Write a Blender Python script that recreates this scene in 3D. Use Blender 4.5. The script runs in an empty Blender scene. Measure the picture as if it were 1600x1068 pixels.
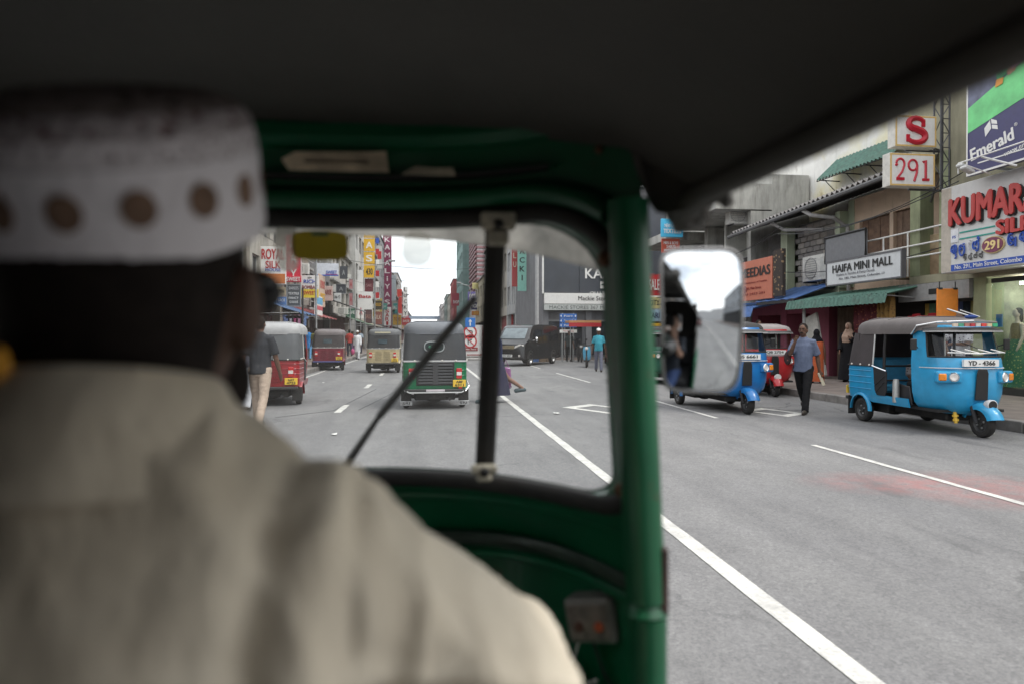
import bpy, bmesh, math, random
from math import sin, cos, pi, atan, atan2, sqrt, radians, tan, hypot
from mathutils import Vector, Matrix, noise
random.seed(11)
V = Vector
sc = bpy.context.scene
C = sc.collection
# ------------------------------------------------------------------ camera, sky, sun, exposure
FL, HZ, EYE, YAW = 1067.0, 525.0, 1.42, radians(7.21)
cd = bpy.data.cameras.new('camera'); cam = bpy.data.objects.new('camera', cd); C.objects.link(cam)
cam.location = (0, 0, EYE); cam.rotation_euler = (radians(90 - 0.483), 0, -YAW)
cd.sensor_width = 36; cd.lens = 24.0; cd.clip_start = 0.03; cd.clip_end = 3000
cd.dof.use_dof = True; cd.dof.focus_distance = 11.0; cd.dof.aperture_fstop = 2.3
sc.camera = cam
SUN_EL, SUN_ROT = radians(58), radians(120)
w = bpy.data.worlds.new("World"); sc.world = w; w.use_nodes = True
nt = w.node_tree; N = nt.nodes; L = nt.links
bg = N['Background']; sky = N.new('ShaderNodeTexSky'); sky.sky_type = 'NISHITA'; sky.sun_disc = False
sky.sun_elevation = SUN_EL; sky.sun_rotation = SUN_ROT; sky.dust_density = 4; sky.air_density = 1.2; sky.ozone_density = 1.5
tc = N.new('ShaderNodeTexCoord'); cn = N.new('ShaderNodeTexNoise'); cn.inputs['Scale'].default_value = 3.2; cn.inputs['Detail'].default_value = 7
mpw = N.new('ShaderNodeMapping'); mpw.inputs['Scale'].default_value = (1, 1, 2.6); L.new(tc.outputs['Generated'], mpw.inputs['Vector'])
L.new(mpw.outputs['Vector'], cn.inputs['Vector'])
cr = N.new('ShaderNodeValToRGB'); cr.color_ramp.elements[0].position = .33; cr.color_ramp.elements[1].position = .60
cr.color_ramp.elements[0].color = (4.3, 4.75, 5.4, 1); cr.color_ramp.elements[1].color = (10.5, 10.4, 10.3, 1)
L.new(cn.outputs['Fac'], cr.inputs['Fac'])
mx = N.new('ShaderNodeMixRGB'); mx.inputs['Fac'].default_value = .86
L.new(sky.outputs['Color'], mx.inputs['Color1']); L.new(cr.outputs['Color'], mx.inputs['Color2'])
L.new(mx.outputs['Color'], bg.inputs['Color']); bg.inputs['Strength'].default_value = .12
sd = bpy.data.lights.new('sun', 'SUN'); sun = bpy.data.objects.new('sun', sd); C.objects.link(sun)
sd.energy = 1.3; sd.angle = radians(22); sd.color = (1, .965, .92)
sdir = V((sin(SUN_ROT) * cos(SUN_EL), cos(SUN_ROT) * cos(SUN_EL), sin(SUN_EL)))
sun.rotation_euler = sdir.to_track_quat('Z', 'Y').to_euler()
vs = sc.view_settings; vs.view_transform = 'Standard'; vs.look = 'None'; vs.gamma = 1; vs.use_curve_mapping = False
vs.exposure = 0.9
sc.render.engine = 'CYCLES'; cy = sc.cycles; cy.use_denoising = True; cy.max_bounces = 8; cy.transparent_max_bounces = 12
cy.diffuse_bounces = 4; cy.glossy_bounces = 4; cy.transmission_bounces = 4; cy.caustics_reflective = False; cy.caustics_refractive = False
cy.sample_clamp_indirect = 4.0
# ------------------------------------------------------------------ picture <-> place
RX, RY, FX, FY = cos(YAW), -sin(YAW), sin(YAW), cos(YAW)
def at(px, py, d):                      # point at depth d along the camera's axis
    u = (px - 800) / FL * d
    return V((RX * u + FX * d, RY * u + FY * d, EYE + (HZ - py) / FL * d))
def G(px, py):                          # point of the ground
    p = at(px, py, EYE * FL / (py - HZ)); p.z = 0; return p
def onX(px, py, X):
    u = (px - 800) / FL; return at(px, py, X / (RX * u + FX))
def onY(px, py, Y):
    u = (px - 800) / FL; return at(px, py, Y / (RY * u + FY))
# ------------------------------------------------------------------ mesh builder
class MB:
    def __init__(s): s.v = []; s.f = []
    def add(s, vs_, fs, M=None):
        o = len(s.v)
        s.v += [tuple(M @ V(p)) for p in vs_] if M is not None else [tuple(p) for p in vs_]
        s.f += [tuple(i + o for i in f) for f in fs]; return s
    def box(s, a, b, M=None):
        (x0, y0, z0), (x1, y1, z1) = a, b
        return s.add([(x0,y0,z0),(x1,y0,z0),(x1,y1,z0),(x0,y1,z0),(x0,y0,z1),(x1,y0,z1),(x1,y1,z1),(x0,y1,z1)],
                     [(0,3,2,1),(4,5,6,7),(0,1,5,4),(1,2,6,5),(2,3,7,6),(3,0,4,7)], M)
    def cbox(s, c, size, M=None):
        c, h = V(c), V(size) / 2
        return s.box(c - h, c + h, M)
    def grid(s, rows, cu=False, cv=False, keep=None):
        n, m = len(rows), len(rows[0]); fs = []
        for i in range(n if cv else n - 1):
            for j in range(m if cu else m - 1):
                if keep and not keep(i, j): continue
                i2, j2 = (i + 1) % n, (j + 1) % m
                fs.append((i*m+j, i*m+j2, i2*m+j2, i2*m+j))
        return s.add([p for r in rows for p in r], fs)
    def tube(s, pts, r, n=8, closed=False, caps=True):
        pts = [V(p) for p in pts]; k = len(pts); rs = r if isinstance(r, list) else [r] * k
        rows = []; up = None
        for i in range(k):
            a = pts[i-1] if (i or closed) else pts[i]; b = pts[(i+1) % k] if (i < k-1 or closed) else pts[i]
            t = (b - a).normalized() if (b - a).length > 1e-9 else V((0,0,1))
            if up is None: up = V((0,0,1)) if abs(t.z) < .9 else V((1,0,0))
            x = t.cross(up).normalized(); y = x.cross(t).normalized(); up = y
            q = rs[i]; qx, qy = q if isinstance(q, (list, tuple)) else (q, q)
            rows.append([pts[i] + x * qx * cos(2*pi*j/n) + y * qy * sin(2*pi*j/n) for j in range(n)])
        o = len(s.v); s.grid(rows, True, closed)
        if caps and not closed:
            s.f.append(tuple(o + j for j in range(n))[::-1]); s.f.append(tuple(o + (k-1)*n + j for j in range(n)))
        return s
    def lathe(s, prof, n=20, M=None, a0=0, a1=2*pi):      # prof: (r, axis) round local x axis
        full = abs(a1 - a0 - 2*pi) < 1e-6; rows = []
        for r, x in prof:
            rows.append([(x, r * cos(a0 + (a1-a0)*j/(n if full else n-1)), r * sin(a0 + (a1-a0)*j/(n if full else n-1))) for j in range(n)])
        if M is not None: rows = [[M @ V(p) for p in r] for r in rows]
        return s.grid(rows, full)
    def prism(s, poly, f, d0, d1):      # poly (a,b) -> f(a,b,depth)
        n = len(poly)
        vs_ = [f(a, b, d0) for a, b in poly] + [f(a, b, d1) for a, b in poly]
        fs = [tuple(range(n))[::-1], tuple(range(n, 2*n))] + [(i, (i+1) % n, n + (i+1) % n, n + i) for i in range(n)]
        return s.add(vs_, fs)
    def ball(s, c, r, n=10, m=8):
        c = V(c); rx, ry, rz = r if isinstance(r, (list, tuple)) else (r, r, r); rows = []
        for i in range(m + 1):
            a = -pi/2 + pi * i / m; q = max(cos(a), .02)
            rows.append([c + V((rx*q*cos(2*pi*j/n), ry*q*sin(2*pi*j/n), rz*sin(a))) for j in range(n)])
        o = len(s.v); s.grid(rows, True)
        s.f.append(tuple(o + j for j in range(n))[::-1]); s.f.append(tuple(o + m*n + j for j in range(n)))
        return s
    def mesh(s, name='m', off=None, smooth=None, bevel=0, solid=0, segs=1):
        me = bpy.data.meshes.new(name)
        vv = [tuple(V(p) - off) for p in s.v] if off is not None else s.v
        me.from_pydata(vv, [], s.f)
        bm = bmesh.new(); bm.from_mesh(me)
        bmesh.ops.delete(bm, geom=[v for v in bm.verts if not v.link_faces], context='VERTS'); bmesh.ops.recalc_face_normals(bm, faces=bm.faces)
        if solid: bmesh.ops.solidify(bm, geom=bm.faces[:], thickness=solid)
        if bevel:
            es = [e for e in bm.edges if len(e.link_faces) == 2 and e.calc_face_angle(0) > .6]
            bmesh.ops.bevel(bm, geom=es, offset=bevel, segments=segs, affect='EDGES', profile=.5, clamp_overlap=True)
        bm.to_mesh(me); bm.free()
        if smooth:
            me.shade_smooth(); me.set_sharp_from_angle(angle=radians(smooth))
        return me
    def build(s, name, mat, parent=None, w=False, smooth=None, bevel=0, solid=0, segs=1, kind=None):
        off = None
        if w and parent is not None: off = wloc(parent)
        me = s.mesh(name, off, smooth, bevel, solid, segs)
        return link(name, me, mat, parent, kind)
def wloc(o):
    p = V(o.location)
    while o.parent is not None: o = o.parent; p += o.location
    return p
def link(name, me, mat, parent=None, kind=None, loc=None):
    if mat is not None and not me.materials: me.materials.append(mat)
    o = bpy.data.objects.new(name, me); C.objects.link(o)
    if parent is not None: o.parent = parent
    if loc is not None: o.location = loc
    if kind: o['kind'] = kind
    return o
def tag(o, label, cat, group=None):
    o['label'] = label; o['category'] = cat
    if group: o['group'] = group
    return o
def thing(name, label, cat, loc=(0,0,0), rz=0, group=None):
    o = bpy.data.objects.new(name, None); C.objects.link(o); o.empty_display_size = .2
    o.location = loc; o.rotation_euler = (0, 0, rz); return tag(o, label, cat, group)
def remesh(mb, voxel, smooth=3, fac=.5):
    me = mb.mesh('tmp'); ob = bpy.data.objects.new('tmp', me); C.objects.link(ob)
    m = ob.modifiers.new('r', 'REMESH'); m.mode = 'VOXEL'; m.voxel_size = voxel
    if smooth:
        q = ob.modifiers.new('s', 'SMOOTH'); q.iterations = smooth; q.factor = fac
    dg = bpy.context.evaluated_depsgraph_get()
    out = bpy.data.meshes.new_from_object(ob.evaluated_get(dg)); bpy.data.objects.remove(ob); bpy.data.meshes.remove(me)
    out.shade_smooth(); return out
def displace(me, f):
    n_ = len(me.vertices); co = [0.0] * (3*n_); no = [0.0] * (3*n_); me.vertices.foreach_get('co', co); me.vertex_normals.foreach_get('vector', no)
    for i in range(n_):
        p = V(co[3*i:3*i+3]); q = p + V(no[3*i:3*i+3]) * f(p); co[3*i], co[3*i+1], co[3*i+2] = q
    me.vertices.foreach_set('co', co); me.update()
# ------------------------------------------------------------------ materials
MC = {}
def newmat(key):
    m = bpy.data.materials.new(key); m.use_nodes = True; MC[key] = m
    n, l = m.node_tree.nodes, m.node_tree.links
    return m, n, l, n['Principled BSDF']
def nz(n, l, scale, detail=4, rough=.55, vec=None, mapscale=None, coord='Object'):
    t = n.new('ShaderNodeTexNoise'); t.inputs['Scale'].default_value = scale; t.inputs['Detail'].default_value = detail; t.inputs['Roughness'].default_value = rough
    c = n.new('ShaderNodeTexCoord')
    if mapscale:
        mp = n.new('ShaderNodeMapping'); mp.inputs['Scale'].default_value = mapscale
        l.new(c.outputs[coord], mp.inputs['Vector']); l.new(mp.outputs['Vector'], t.inputs['Vector'])
    else: l.new(c.outputs[coord], t.inputs['Vector'])
    return t.outputs['Fac']
def ramp(n, l, fac, a, b, ca=(0,0,0,1), cb=(1,1,1,1)):
    r = n.new('ShaderNodeValToRGB'); e = r.color_ramp.elements
    e[0].position, e[1].position, e[0].color, e[1].color = a, b, ca, cb; l.new(fac, r.inputs['Fac']); return r.outputs['Color']
def mixc(n, l, fac, a, b, mode='MIX'):
    m = n.new('ShaderNodeMixRGB'); m.blend_type = mode
    for k, x in (('Fac', fac), ('Color1', a), ('Color2', b)):
        if isinstance(x, (int, float)): m.inputs[k].default_value = x
        elif isinstance(x, tuple): m.inputs[k].default_value = x if len(x) == 4 else (*x, 1)
        else: l.new(x, m.inputs[k])
    return m.outputs['Color']
def bump(n, l, b, fac, strength, dist=.01):
    u = n.new('ShaderNodeBump'); u.inputs['Strength'].default_value = strength; u.inputs['Distance'].default_value = dist
    l.new(fac, u.inputs['Height']); l.new(u.outputs['Normal'], b.inputs['Normal'])
def plain(c, rough=.6, metal=0, var=.12, scale=9, dirt=.15, coat=0, bmp=0, bscale=60, key=None, emit=0, spec=.5):
    key = key or 'm_%s_%s_%s_%s_%s_%s_%s_%s' % (c, rough, metal, var, scale, dirt, coat, bmp) + str(emit) + str(spec)
    if key in MC: return MC[key]
    m, n, l, b = newmat(key)
    f = nz(n, l, scale); lo = tuple(x * (1 - var) for x in c); hi = tuple(min(1, x * (1 + var)) for x in c)
    col = ramp(n, l, f, .3, .7, (*lo, 1), (*hi, 1))
    if dirt:
        g = ramp(n, l, nz(n, l, scale * .37, 6, .7), .5, .72, (0,0,0,1), (dirt,)*3 + (1,))
        col = mixc(n, l, g, col, (.09, .075, .06))
    l.new(col, b.inputs['Base Color']); b.inputs['Roughness'].default_value = rough; b.inputs['Metallic'].default_value = metal
    b.inputs['Coat Weight'].default_value = coat; b.inputs['Specular IOR Level'].default_value = spec
    if bmp: bump(n, l, b, nz(n, l, bscale, 5), bmp)
    if emit: l.new(col, b.inputs['Emission Color']); b.inputs['Emission Strength'].default_value = emit
    return m
def paint(c): return plain(c, .36, 0, .10, 7, .26, .35)
def cloth(c, sc_=40): return plain(c, .9, 0, .10, sc_, .05, 0, .25, 90, spec=.2)
def wall(c, stain=.5, key=None):
    key = key or 'wall_%s_%s' % (c, stain)
    if key in MC: return MC[key]
    m, n, l, b = newmat(key)
    col = ramp(n, l, nz(n, l, 1.3, 8, .65), .3, .7, (*(x * .82 for x in c), 1), (*(min(1, x * 1.1) for x in c), 1))
    st = ramp(n, l, nz(n, l, 1.0, 9, .72, mapscale=(1.6, 1.6, .28)), .47, .72, (0,0,0,1), (stain,)*3 + (1,))
    col = mixc(n, l, st, col, (.07, .062, .052))
    b2 = ramp(n, l, nz(n, l, .55, 5, .6), .6, .74, (0,0,0,1), (stain * .6,)*3 + (1,))
    col = mixc(n, l, b2, col, tuple(x * .55 for x in c))
    l.new(col, b.inputs['Base Color']); b.inputs['Roughness'].default_value = .9; b.inputs['Specular IOR Level'].default_value = .2
    bump(n, l, b, nz(n, l, 14, 8, .7), .25, .02); return m
def glass(tint=(.9,.95,.95), dust=.0, key='glass', refl=.9):
    if key in MC: return MC[key]
    m, n, l, b = newmat(key); n.remove(b)
    out = n['Material Output']; tr = n.new('ShaderNodeBsdfTransparent'); tr.inputs['Color'].default_value = (*tint, 1)
    gl = n.new('ShaderNodeBsdfGlossy'); gl.inputs['Roughness'].default_value = .03
    fr = n.new('ShaderNodeFresnel'); ge = n.new('ShaderNodeNewGeometry'); io = n.new('ShaderNodeMapRange'); io.inputs['To Min'].default_value = 1.45; io.inputs['To Max'].default_value = 1/1.45
    l.new(ge.outputs['Backfacing'], io.inputs['Value']); l.new(io.outputs['Result'], fr.inputs['IOR'])      # thin pane: same reflection from either side
    mu = n.new('ShaderNodeMath'); mu.operation = 'MULTIPLY'; mu.inputs[1].default_value = refl; l.new(fr.outputs['Fac'], mu.inputs[0])
    mi = n.new('ShaderNodeMixShader'); l.new(mu.outputs[0], mi.inputs['Fac']); l.new(tr.outputs[0], mi.inputs[1]); l.new(gl.outputs[0], mi.inputs[2])
    last = mi
    if dust:
        df = n.new('ShaderNodeBsdfTranslucent'); df.inputs['Color'].default_value = (.75, .72, .68, 1)
        d2 = n.new('ShaderNodeMixShader'); f = ramp(n, l, nz(n, l, 5, 7, .7), .3, .8, (dust*.4,)*3 + (1,), (dust*1.6,)*3 + (1,))
        l.new(f, d2.inputs['Fac']); l.new(mi.outputs[0], d2.inputs[1]); l.new(df.outputs[0], d2.inputs[2]); last = d2
    l.new(last.outputs[0], out.inputs['Surface']); return m
def pane_mat(c=(.02,.025,.03), key=None):
    key = key or 'pane_%s' % (c,)
    if key in MC: return MC[key]
    m, n, l, b = newmat(key)
    col = ramp(n, l, nz(n, l, 1.4, 3), .35, .65, (*(x*.5 for x in c), 1), (*(x*1.8 for x in c), 1))
    l.new(col, b.inputs['Base Color']); b.inputs['Roughness'].default_value = .12; return m
BLACK = plain((.012,.012,.012), .55, var=.2, dirt=.1)
RUB = plain((.018,.017,.016), .75, var=.25, dirt=.25)
TYRE = plain((.022,.021,.02), .85, var=.25, dirt=.45, bmp=.3)
STEEL = plain((.45,.45,.44), .35, 1, var=.15, dirt=.3)
GALV = plain((.38,.39,.39), .55, .7, var=.15, dirt=.35)
CHROME = plain((.8,.8,.8), .12, 1, .05, dirt=.05)
WHITE = plain((.78,.77,.74), .5, var=.05, dirt=.12)
DARK = plain((.03,.03,.032), .8, var=.25)
GLASS = glass()
# ------------------------------------------------------------------ lettering
def frame(p, facing):
    ax = {'S': ((1,0,0),(0,0,1),(0,-1,0)), 'R': ((0,-1,0),(0,0,1),(-1,0,0)), 'L': ((0,1,0),(0,0,1),(1,0,0)), 'N': ((-1,0,0),(0,0,1),(0,1,0))}[facing]
    M = Matrix([(ax[0][i], ax[1][i], ax[2][i], p[i]) for i in range(3)] + [(0,0,0,1)]); return M
TXT = {}
def text(s, mat, parent, W, H, M, bold=0, ext=.006, name='lettering', sp=1.0, shear=0, aspect=None):
    key = (s, bold, sp, shear)
    if key not in TXT:
        cu = bpy.data.curves.new('t', 'FONT'); cu.body = s; cu.size = 1; cu.space_character = sp; cu.shear = shear
        cu.align_x = 'CENTER'; cu.resolution_u = 3; cu.fill_mode = 'FRONT'
        ob = bpy.data.objects.new('t', cu); C.objects.link(ob)
        dg = bpy.context.evaluated_depsgraph_get(); me = bpy.data.meshes.new_from_object(ob.evaluated_get(dg))
        bpy.data.objects.remove(ob); bpy.data.curves.remove(cu)
        bm = bmesh.new(); bm.from_mesh(me); bmesh.ops.remove_doubles(bm, verts=bm.verts, dist=1e-5)
        bmesh.ops.dissolve_limit(bm, angle_limit=.02, verts=bm.verts, edges=bm.edges)
        v0 = [tuple(v.co) for v in bm.verts]; ix = {v: i for i, v in enumerate(bm.verts)}; f0 = [tuple(ix[v] for v in f.verts) for f in bm.faces]
        vs_, fs = [], []
        for q, (dx, dy) in enumerate(((-bold, 0), (bold, 0), (0, bold*.6), (0, -bold*.6)) if bold else ((0, 0),)):
            o_ = len(vs_); vs_ += [(x + dx, y + dy, .0007*q) for x, y, z in v0]; fs += [tuple(i + o_ for i in f) for f in f0]
        TXT[key] = (vs_, fs); bm.free(); bpy.data.meshes.remove(me)
    vs_, fs = TXT[key]
    if not vs_: return None
    xs = [p[0] for p in vs_]; ys = [p[1] for p in vs_]
    x0, x1, y0, y1 = min(xs), max(xs), min(ys), max(ys)
    sx = W / (x1 - x0); sy = H / (y1 - y0)
    if aspect: sx = min(sx, sy * aspect)
    me = bpy.data.meshes.new(name)
    n = len(vs_)
    me.from_pydata([M @ V(((p[0]-(x0+x1)/2)*sx, (p[1]-(y0+y1)/2)*sy, p[2])) for p in vs_], [], fs)
    bm = bmesh.new(); bm.from_mesh(me)
    nrm = (M.to_3x3() @ V((0,0,1)))
    r = bmesh.ops.extrude_face_region(bm, geom=bm.faces[:])
    bmesh.ops.translate(bm, verts=[e for e in r['geom'] if isinstance(e, bmesh.types.BMVert)], vec=nrm * ext)
    bmesh.ops.recalc_face_normals(bm, faces=bm.faces); bm.to_mesh(me); bm.free()
    return link(name, me, mat, parent)
def col(c, rough=.5): return plain(c, rough, var=.05, dirt=.1)
RED, DKRED = col((.45,.025,.03)), col((.22,.02,.02))
BLUE, NAVY = col((.03,.09,.42)), col((.03,.03,.10))
YEL, BLK = col((.72,.42,.03)), col((.02,.02,.02))
GRN, TEAL = col((.03,.3,.12)), col((.03,.33,.27))
def sign(label, c, W, H, facing, bc, lines=(), depth=.1, rim=None, group=None, cat='sign', name='signboard', extra=None):
    """lines: (text, y 0..1 from top, height share, width share, material, bold)"""
    t = thing(name, label, cat, c, 0, group)
    M = frame((0,0,0), facing)
    b = MB(); b.box((-W/2, -H/2, -depth), (W/2, H/2, 0), M); b.build('board', bc, t, bevel=.008)
    if rim:
        r = MB(); q = .035 * min(1, H)
        q = max(q, .03)
        r.box((-W/2-.01, -H/2-.01, -depth-.01), (-W/2+q, H/2+.01, .02), M); r.box((W/2-q, -H/2-.01, -depth-.01), (W/2+.01, H/2+.01, .02), M)
        r.box((-W/2+q, H/2-q, -depth-.01), (W/2-q, H/2+.01, .02), M); r.box((-W/2+q, -H/2-.01, -depth-.01), (W/2-q, -H/2+q, .02), M)
        r.build('rim', rim, t)
    for ln in lines:
        s, y, h, wd, m = ln[:5]; bold = ln[5] if len(ln) > 5 else .015
        xo = ln[6] if len(ln) > 6 else 0
        text(s, m, t, W * wd, H * h, M @ Matrix.Translation((xo * W, H/2 - y * H, .014)), bold)
    if extra:
        for (x0, y0, x1, y1, m, nm) in extra:
            e = MB(); e.box((-W/2 + x0*W, H/2 - y1*H, .002), (-W/2 + x1*W, H/2 - y0*H, .012), M); e.build(nm, m, t)
    return t
# ================================================================== SETTING
def asphalt():
    m, n, l, b = newmat('asphalt')
    big = nz(n, l, .30, 6, .6); lane = nz(n, l, 1.5, 5, .6, mapscale=(1, .06, 1)); mid = nz(n, l, 2.4, 7, .68, mapscale=(1, .45, 1)); fine = nz(n, l, 60, 6, .8); f2 = nz(n, l, 210, 3, .7)
    cc = n.new('ShaderNodeTexCoord')
    c = ramp(n, l, big, .3, .7, (.158,.157,.160,1), (.200,.198,.197,1))
    c = mixc(n, l, 1, c, ramp(n, l, lane, .32, .68, (.84,.84,.85,1), (1.10,1.10,1.09,1)), 'MULTIPLY')
    c = mixc(n, l, 1, c, ramp(n, l, mid, .3, .7, (.86,.86,.86,1), (1.10,1.10,1.10,1)), 'MULTIPLY')
    c = mixc(n, l, 1, c, ramp(n, l, fine, .32, .68, (.66,.66,.66,1), (1.30,1.30,1.28,1)), 'MULTIPLY')
    vs2 = n.new('ShaderNodeTexVoronoi'); vs2.inputs['Scale'].default_value = 42; l.new(cc.outputs['Object'], vs2.inputs['Vector'])
    c = mixc(n, l, 1, c, ramp(n, l, vs2.outputs['Color'], .1, .9, (.87,.87,.87,1), (1.15,1.15,1.14,1)), 'MULTIPLY')
    c = mixc(n, l, ramp(n, l, f2, .62, .74, (0,0,0,1), (.30,.30,.30,1)), c, (.36,.35,.33))
    c = mixc(n, l, ramp(n, l, nz(n, l, 120, 4, .8), .66, .74, (0,0,0,1), (.5,.5,.5,1)), c, (.06,.06,.06))
    # cracks, only where a coarse mask lets them through
    wv = nz(n, l, 1.2, 4, .6); mpv = n.new('ShaderNodeVectorMath'); mpv.operation = 'ADD'; l.new(cc.outputs['Object'], mpv.inputs[0]); l.new(wv, mpv.inputs[1])
    ve = n.new('ShaderNodeTexVoronoi'); ve.feature = 'DISTANCE_TO_EDGE'; ve.inputs['Scale'].default_value = .42; l.new(mpv.outputs['Vector'], ve.inputs['Vector'])
    ck = ramp(n, l, ve.outputs['Distance'], .004, .012, (1,1,1,1), (0,0,0,1)); ck = mixc(n, l, 1, ck, ramp(n, l, nz(n, l, .23, 2, .5), .50, .60, (0,0,0,1), (.75,.75,.75,1)), 'MULTIPLY')
    c = mixc(n, l, ck, c, (.055,.055,.056))
    # oil drips and tar patches with a shape of their own
    oil = ramp(n, l, nz(n, l, 1.1, 3, .5, mapscale=(1.8, .5, 1)), .63, .72, (0,0,0,1), (.45,.45,.45,1)); c = mixc(n, l, oil, c, (.07,.07,.072))
    # worn red paint stain on the right-hand lane
    def blob(x, y, rx, ry, amount):
        mp = n.new('ShaderNodeMapping'); mp.inputs['Location'].default_value = (-x / rx, -y / ry, 0); mp.inputs['Scale'].default_value = (1/rx, 1/ry, 0)
        l.new(cc.outputs['Object'], mp.inputs['Vector'])
        gr = n.new('ShaderNodeTexGradient'); gr.gradient_type = 'SPHERICAL'; l.new(mp.outputs['Vector'], gr.inputs['Vector'])
        r = ramp(n, l, gr.outputs['Fac'], .0, .55, (0,0,0,1), (amount,)*3 + (1,))
        return mixc(n, l, 1, r, ramp(n, l, nz(n, l, 5, 6, .7), .32, .62), 'MULTIPLY')
    c = mixc(n, l, blob(5.15, 5.75, 1.0, .95, .36), c, (.40,.12,.11)); c = mixc(n, l, blob(4.35, 6.15, .8, .6, .26), c, (.40,.13,.12))
    l.new(c, b.inputs['Base Color']); b.inputs['Roughness'].default_value = .82; b.inputs['Specular IOR Level'].default_value = .35
    bump(n, l, b, fine, .35, .008); return m
ASPH = asphalt()
KX0, KX1 = -4.4, 8.7
LF, RF = -7.6, 12.5            # lines of the shop fronts
g = MB(); g.add([(-400,-300,-.012),(400,-300,-.012),(400,900,-.012),(-400,900,-.012)], [(0,1,2,3)]); g.build('ground', plain((.14,.13,.12), .9, scale=.4, dirt=.4), kind='structure')
g = MB(); g.grid([[(x, y, 0) for x in (-60, KX0, KX1, 60)] for y in (-140, 27.0, 40.0, 420)], keep=lambda i, j: j == 1 or (i == 1 and j == 2)); g.build('road', ASPH, kind='structure')
PAVE = plain((.20,.165,.145), .85, var=.2, scale=2.5, dirt=.5, bmp=.3, bscale=25)
def pavement(x0, x1, y0, y1):
    b = MB(); b.box((x0, y0, -.01), (x1, y1, .15)); return b.build('pavement', PAVE, kind='structure')
pavement(KX1 + .16, RF + 1.2, -60, 27.0); pavement(LF - 1.2, KX0 - .16, -60, 400); 
KX2 = 5.55                     # kerb of the narrower street beyond the side road
pavement(KX2 + .16, 40, 40.2, 400)
def kerb(x0, x1, ys, label):
    """one stone after another along the kerb"""
    k = bpy.data.objects.new('kerb', None); C.objects.link(k); k['kind'] = 'structure'
    b = MB(); b.box((0, .008, -.01), (x1 - x0, .992, .165)); mats = [plain((.23,.215,.20), .85, var=.3, scale=4, dirt=.5, bmp=.3), plain((.17,.16,.15), .85, var=.3, scale=4, dirt=.6, bmp=.3)]
    ms = [b.mesh('kerb_stone', bevel=.012) for _ in mats]
    for q, m_ in zip(ms, mats): q.materials.append(m_)
    for y in ys:
        o = link('kerb_stone', random.choice(ms), None, k, loc=(x0 + random.uniform(-.006,.006), y, random.uniform(-.01,.004)))
kerb(KX1, KX1 + .16, range(2, 27), ''); kerb(KX0 - .16, KX0, range(9, 60), ''); kerb(KX2, KX2 + .16, range(40, 70), '')
def linepaint():
    m, n, l, b = newmat('road_paint')
    c = ramp(n, l, nz(n, l, 7, 6, .7), .3, .7, (.50,.49,.45,1), (.70,.69,.64,1))
    c = mixc(n, l, ramp(n, l, nz(n, l, 38, 6, .8), .50, .68, (0,0,0,1), (.75,.75,.75,1)), c, (.20,.20,.20)); c = mixc(n, l, ramp(n, l, nz(n, l, 2.2, 7, .75), .44, .64, (0,0,0,1), (.7,.7,.7,1)), c, (.30,.295,.285)); l.new(c, b.inputs['Base Color']); b.inputs['Roughness'].default_value = .7
    bump(n, l, b, nz(n, l, 60, 4, .7), .3, .01); return m
LP = linepaint()
def mark(poly):
    b = MB(); n_ = len(poly); b.add([(x, y, .005) for x, y in poly], [tuple(range(n_))]); return b.build('road_marking', LP, kind='structure')
def stripe(xc, y0, y1, wd):
    n_ = max(2, int((y1 - y0) / .35)); lf, rt = [], []
    for i in range(n_ + 1):
        y = y0 + (y1 - y0) * i / n_
        lf.append((xc - wd/2 + random.uniform(-.006,.006), y)); rt.append((xc + wd/2 + random.uniform(-.008,.008), y))
    b = MB(); b.grid([[(*a, .005), (*c_, .005)] for a, c_ in zip(lf, rt)]); return b.build('road_marking', LP, kind='structure')
stripe(1.80, -70, 33, .118)
for y0, y1 in ((2.3, 8.35), (11.3, 16.3), (20.5, 26.0), (29.8, 35), (-7, -2), (-16,-11), (-25,-20), (-34,-29)): stripe(5.02, y0, y1, .085)
for k in range(-6, 12): stripe(-1.63, 13.1 + 6.1 * k - .1, 14.45 + 6.1 * k, .13)
stripe(KX0 + .28, 12, 60, .09)
def outline(q, t):
    (ax, ay), (bx, by), (cx, cy_), (dx, dy) = q; ctr = V(((ax+bx+cx+dx)/4, (ay+by+cy_+dy)/4)); inn = []
    for p in q:
        d = V(p) - ctr; inn.append(tuple(ctr + d * t))
    b = MB(); b.add([(*p, .005) for p in q] + [(*p, .005) for p in inn], [(i, (i+1) % 4, 4 + (i+1) % 4, 4 + i) for i in range(4)]); b.build('road_marking', LP, kind='structure')
outline([tuple(G(*p)[:2]) for p in ((1158,641),(1190,637),(1262,646),(1232,651))], .62)
outline([tuple(G(*p)[:2]) for p in ((878,636),(922,631),(1010,641),(968,648))], .66)
# drawn-on tar seams
for pts in ([(430,652),(520,641),(588,607)], [(560,640),(640,600)]):
    b = MB(); b.tube([G(*p) + V((0,0,-.012)) for p in pts], .02, 6); b.build('tar_seam', plain((.05,.05,.05), .6), kind='structure')

for k, (px, py) in enumerate(((870,646),(522,679),(505,598))):
    q = G(px, py); b = MB(); r = (.05,.035,.03)[k]; b.grid([[(q.x + x*r, q.y + y*r*1.4, .008 + .02*random.random()) for x in (-1,0,1)] for y in (-1,0,1)]); o = b.build('paper_scrap', plain((.6,.6,.57), .8), solid=.002); tag(o, ('crumpled pale paper scrap lying on the road in the right lane', 'pale scrap on the road near the driver\'s shoulder', 'small scrap near the short dashes on the left')[k], 'litter')
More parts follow.
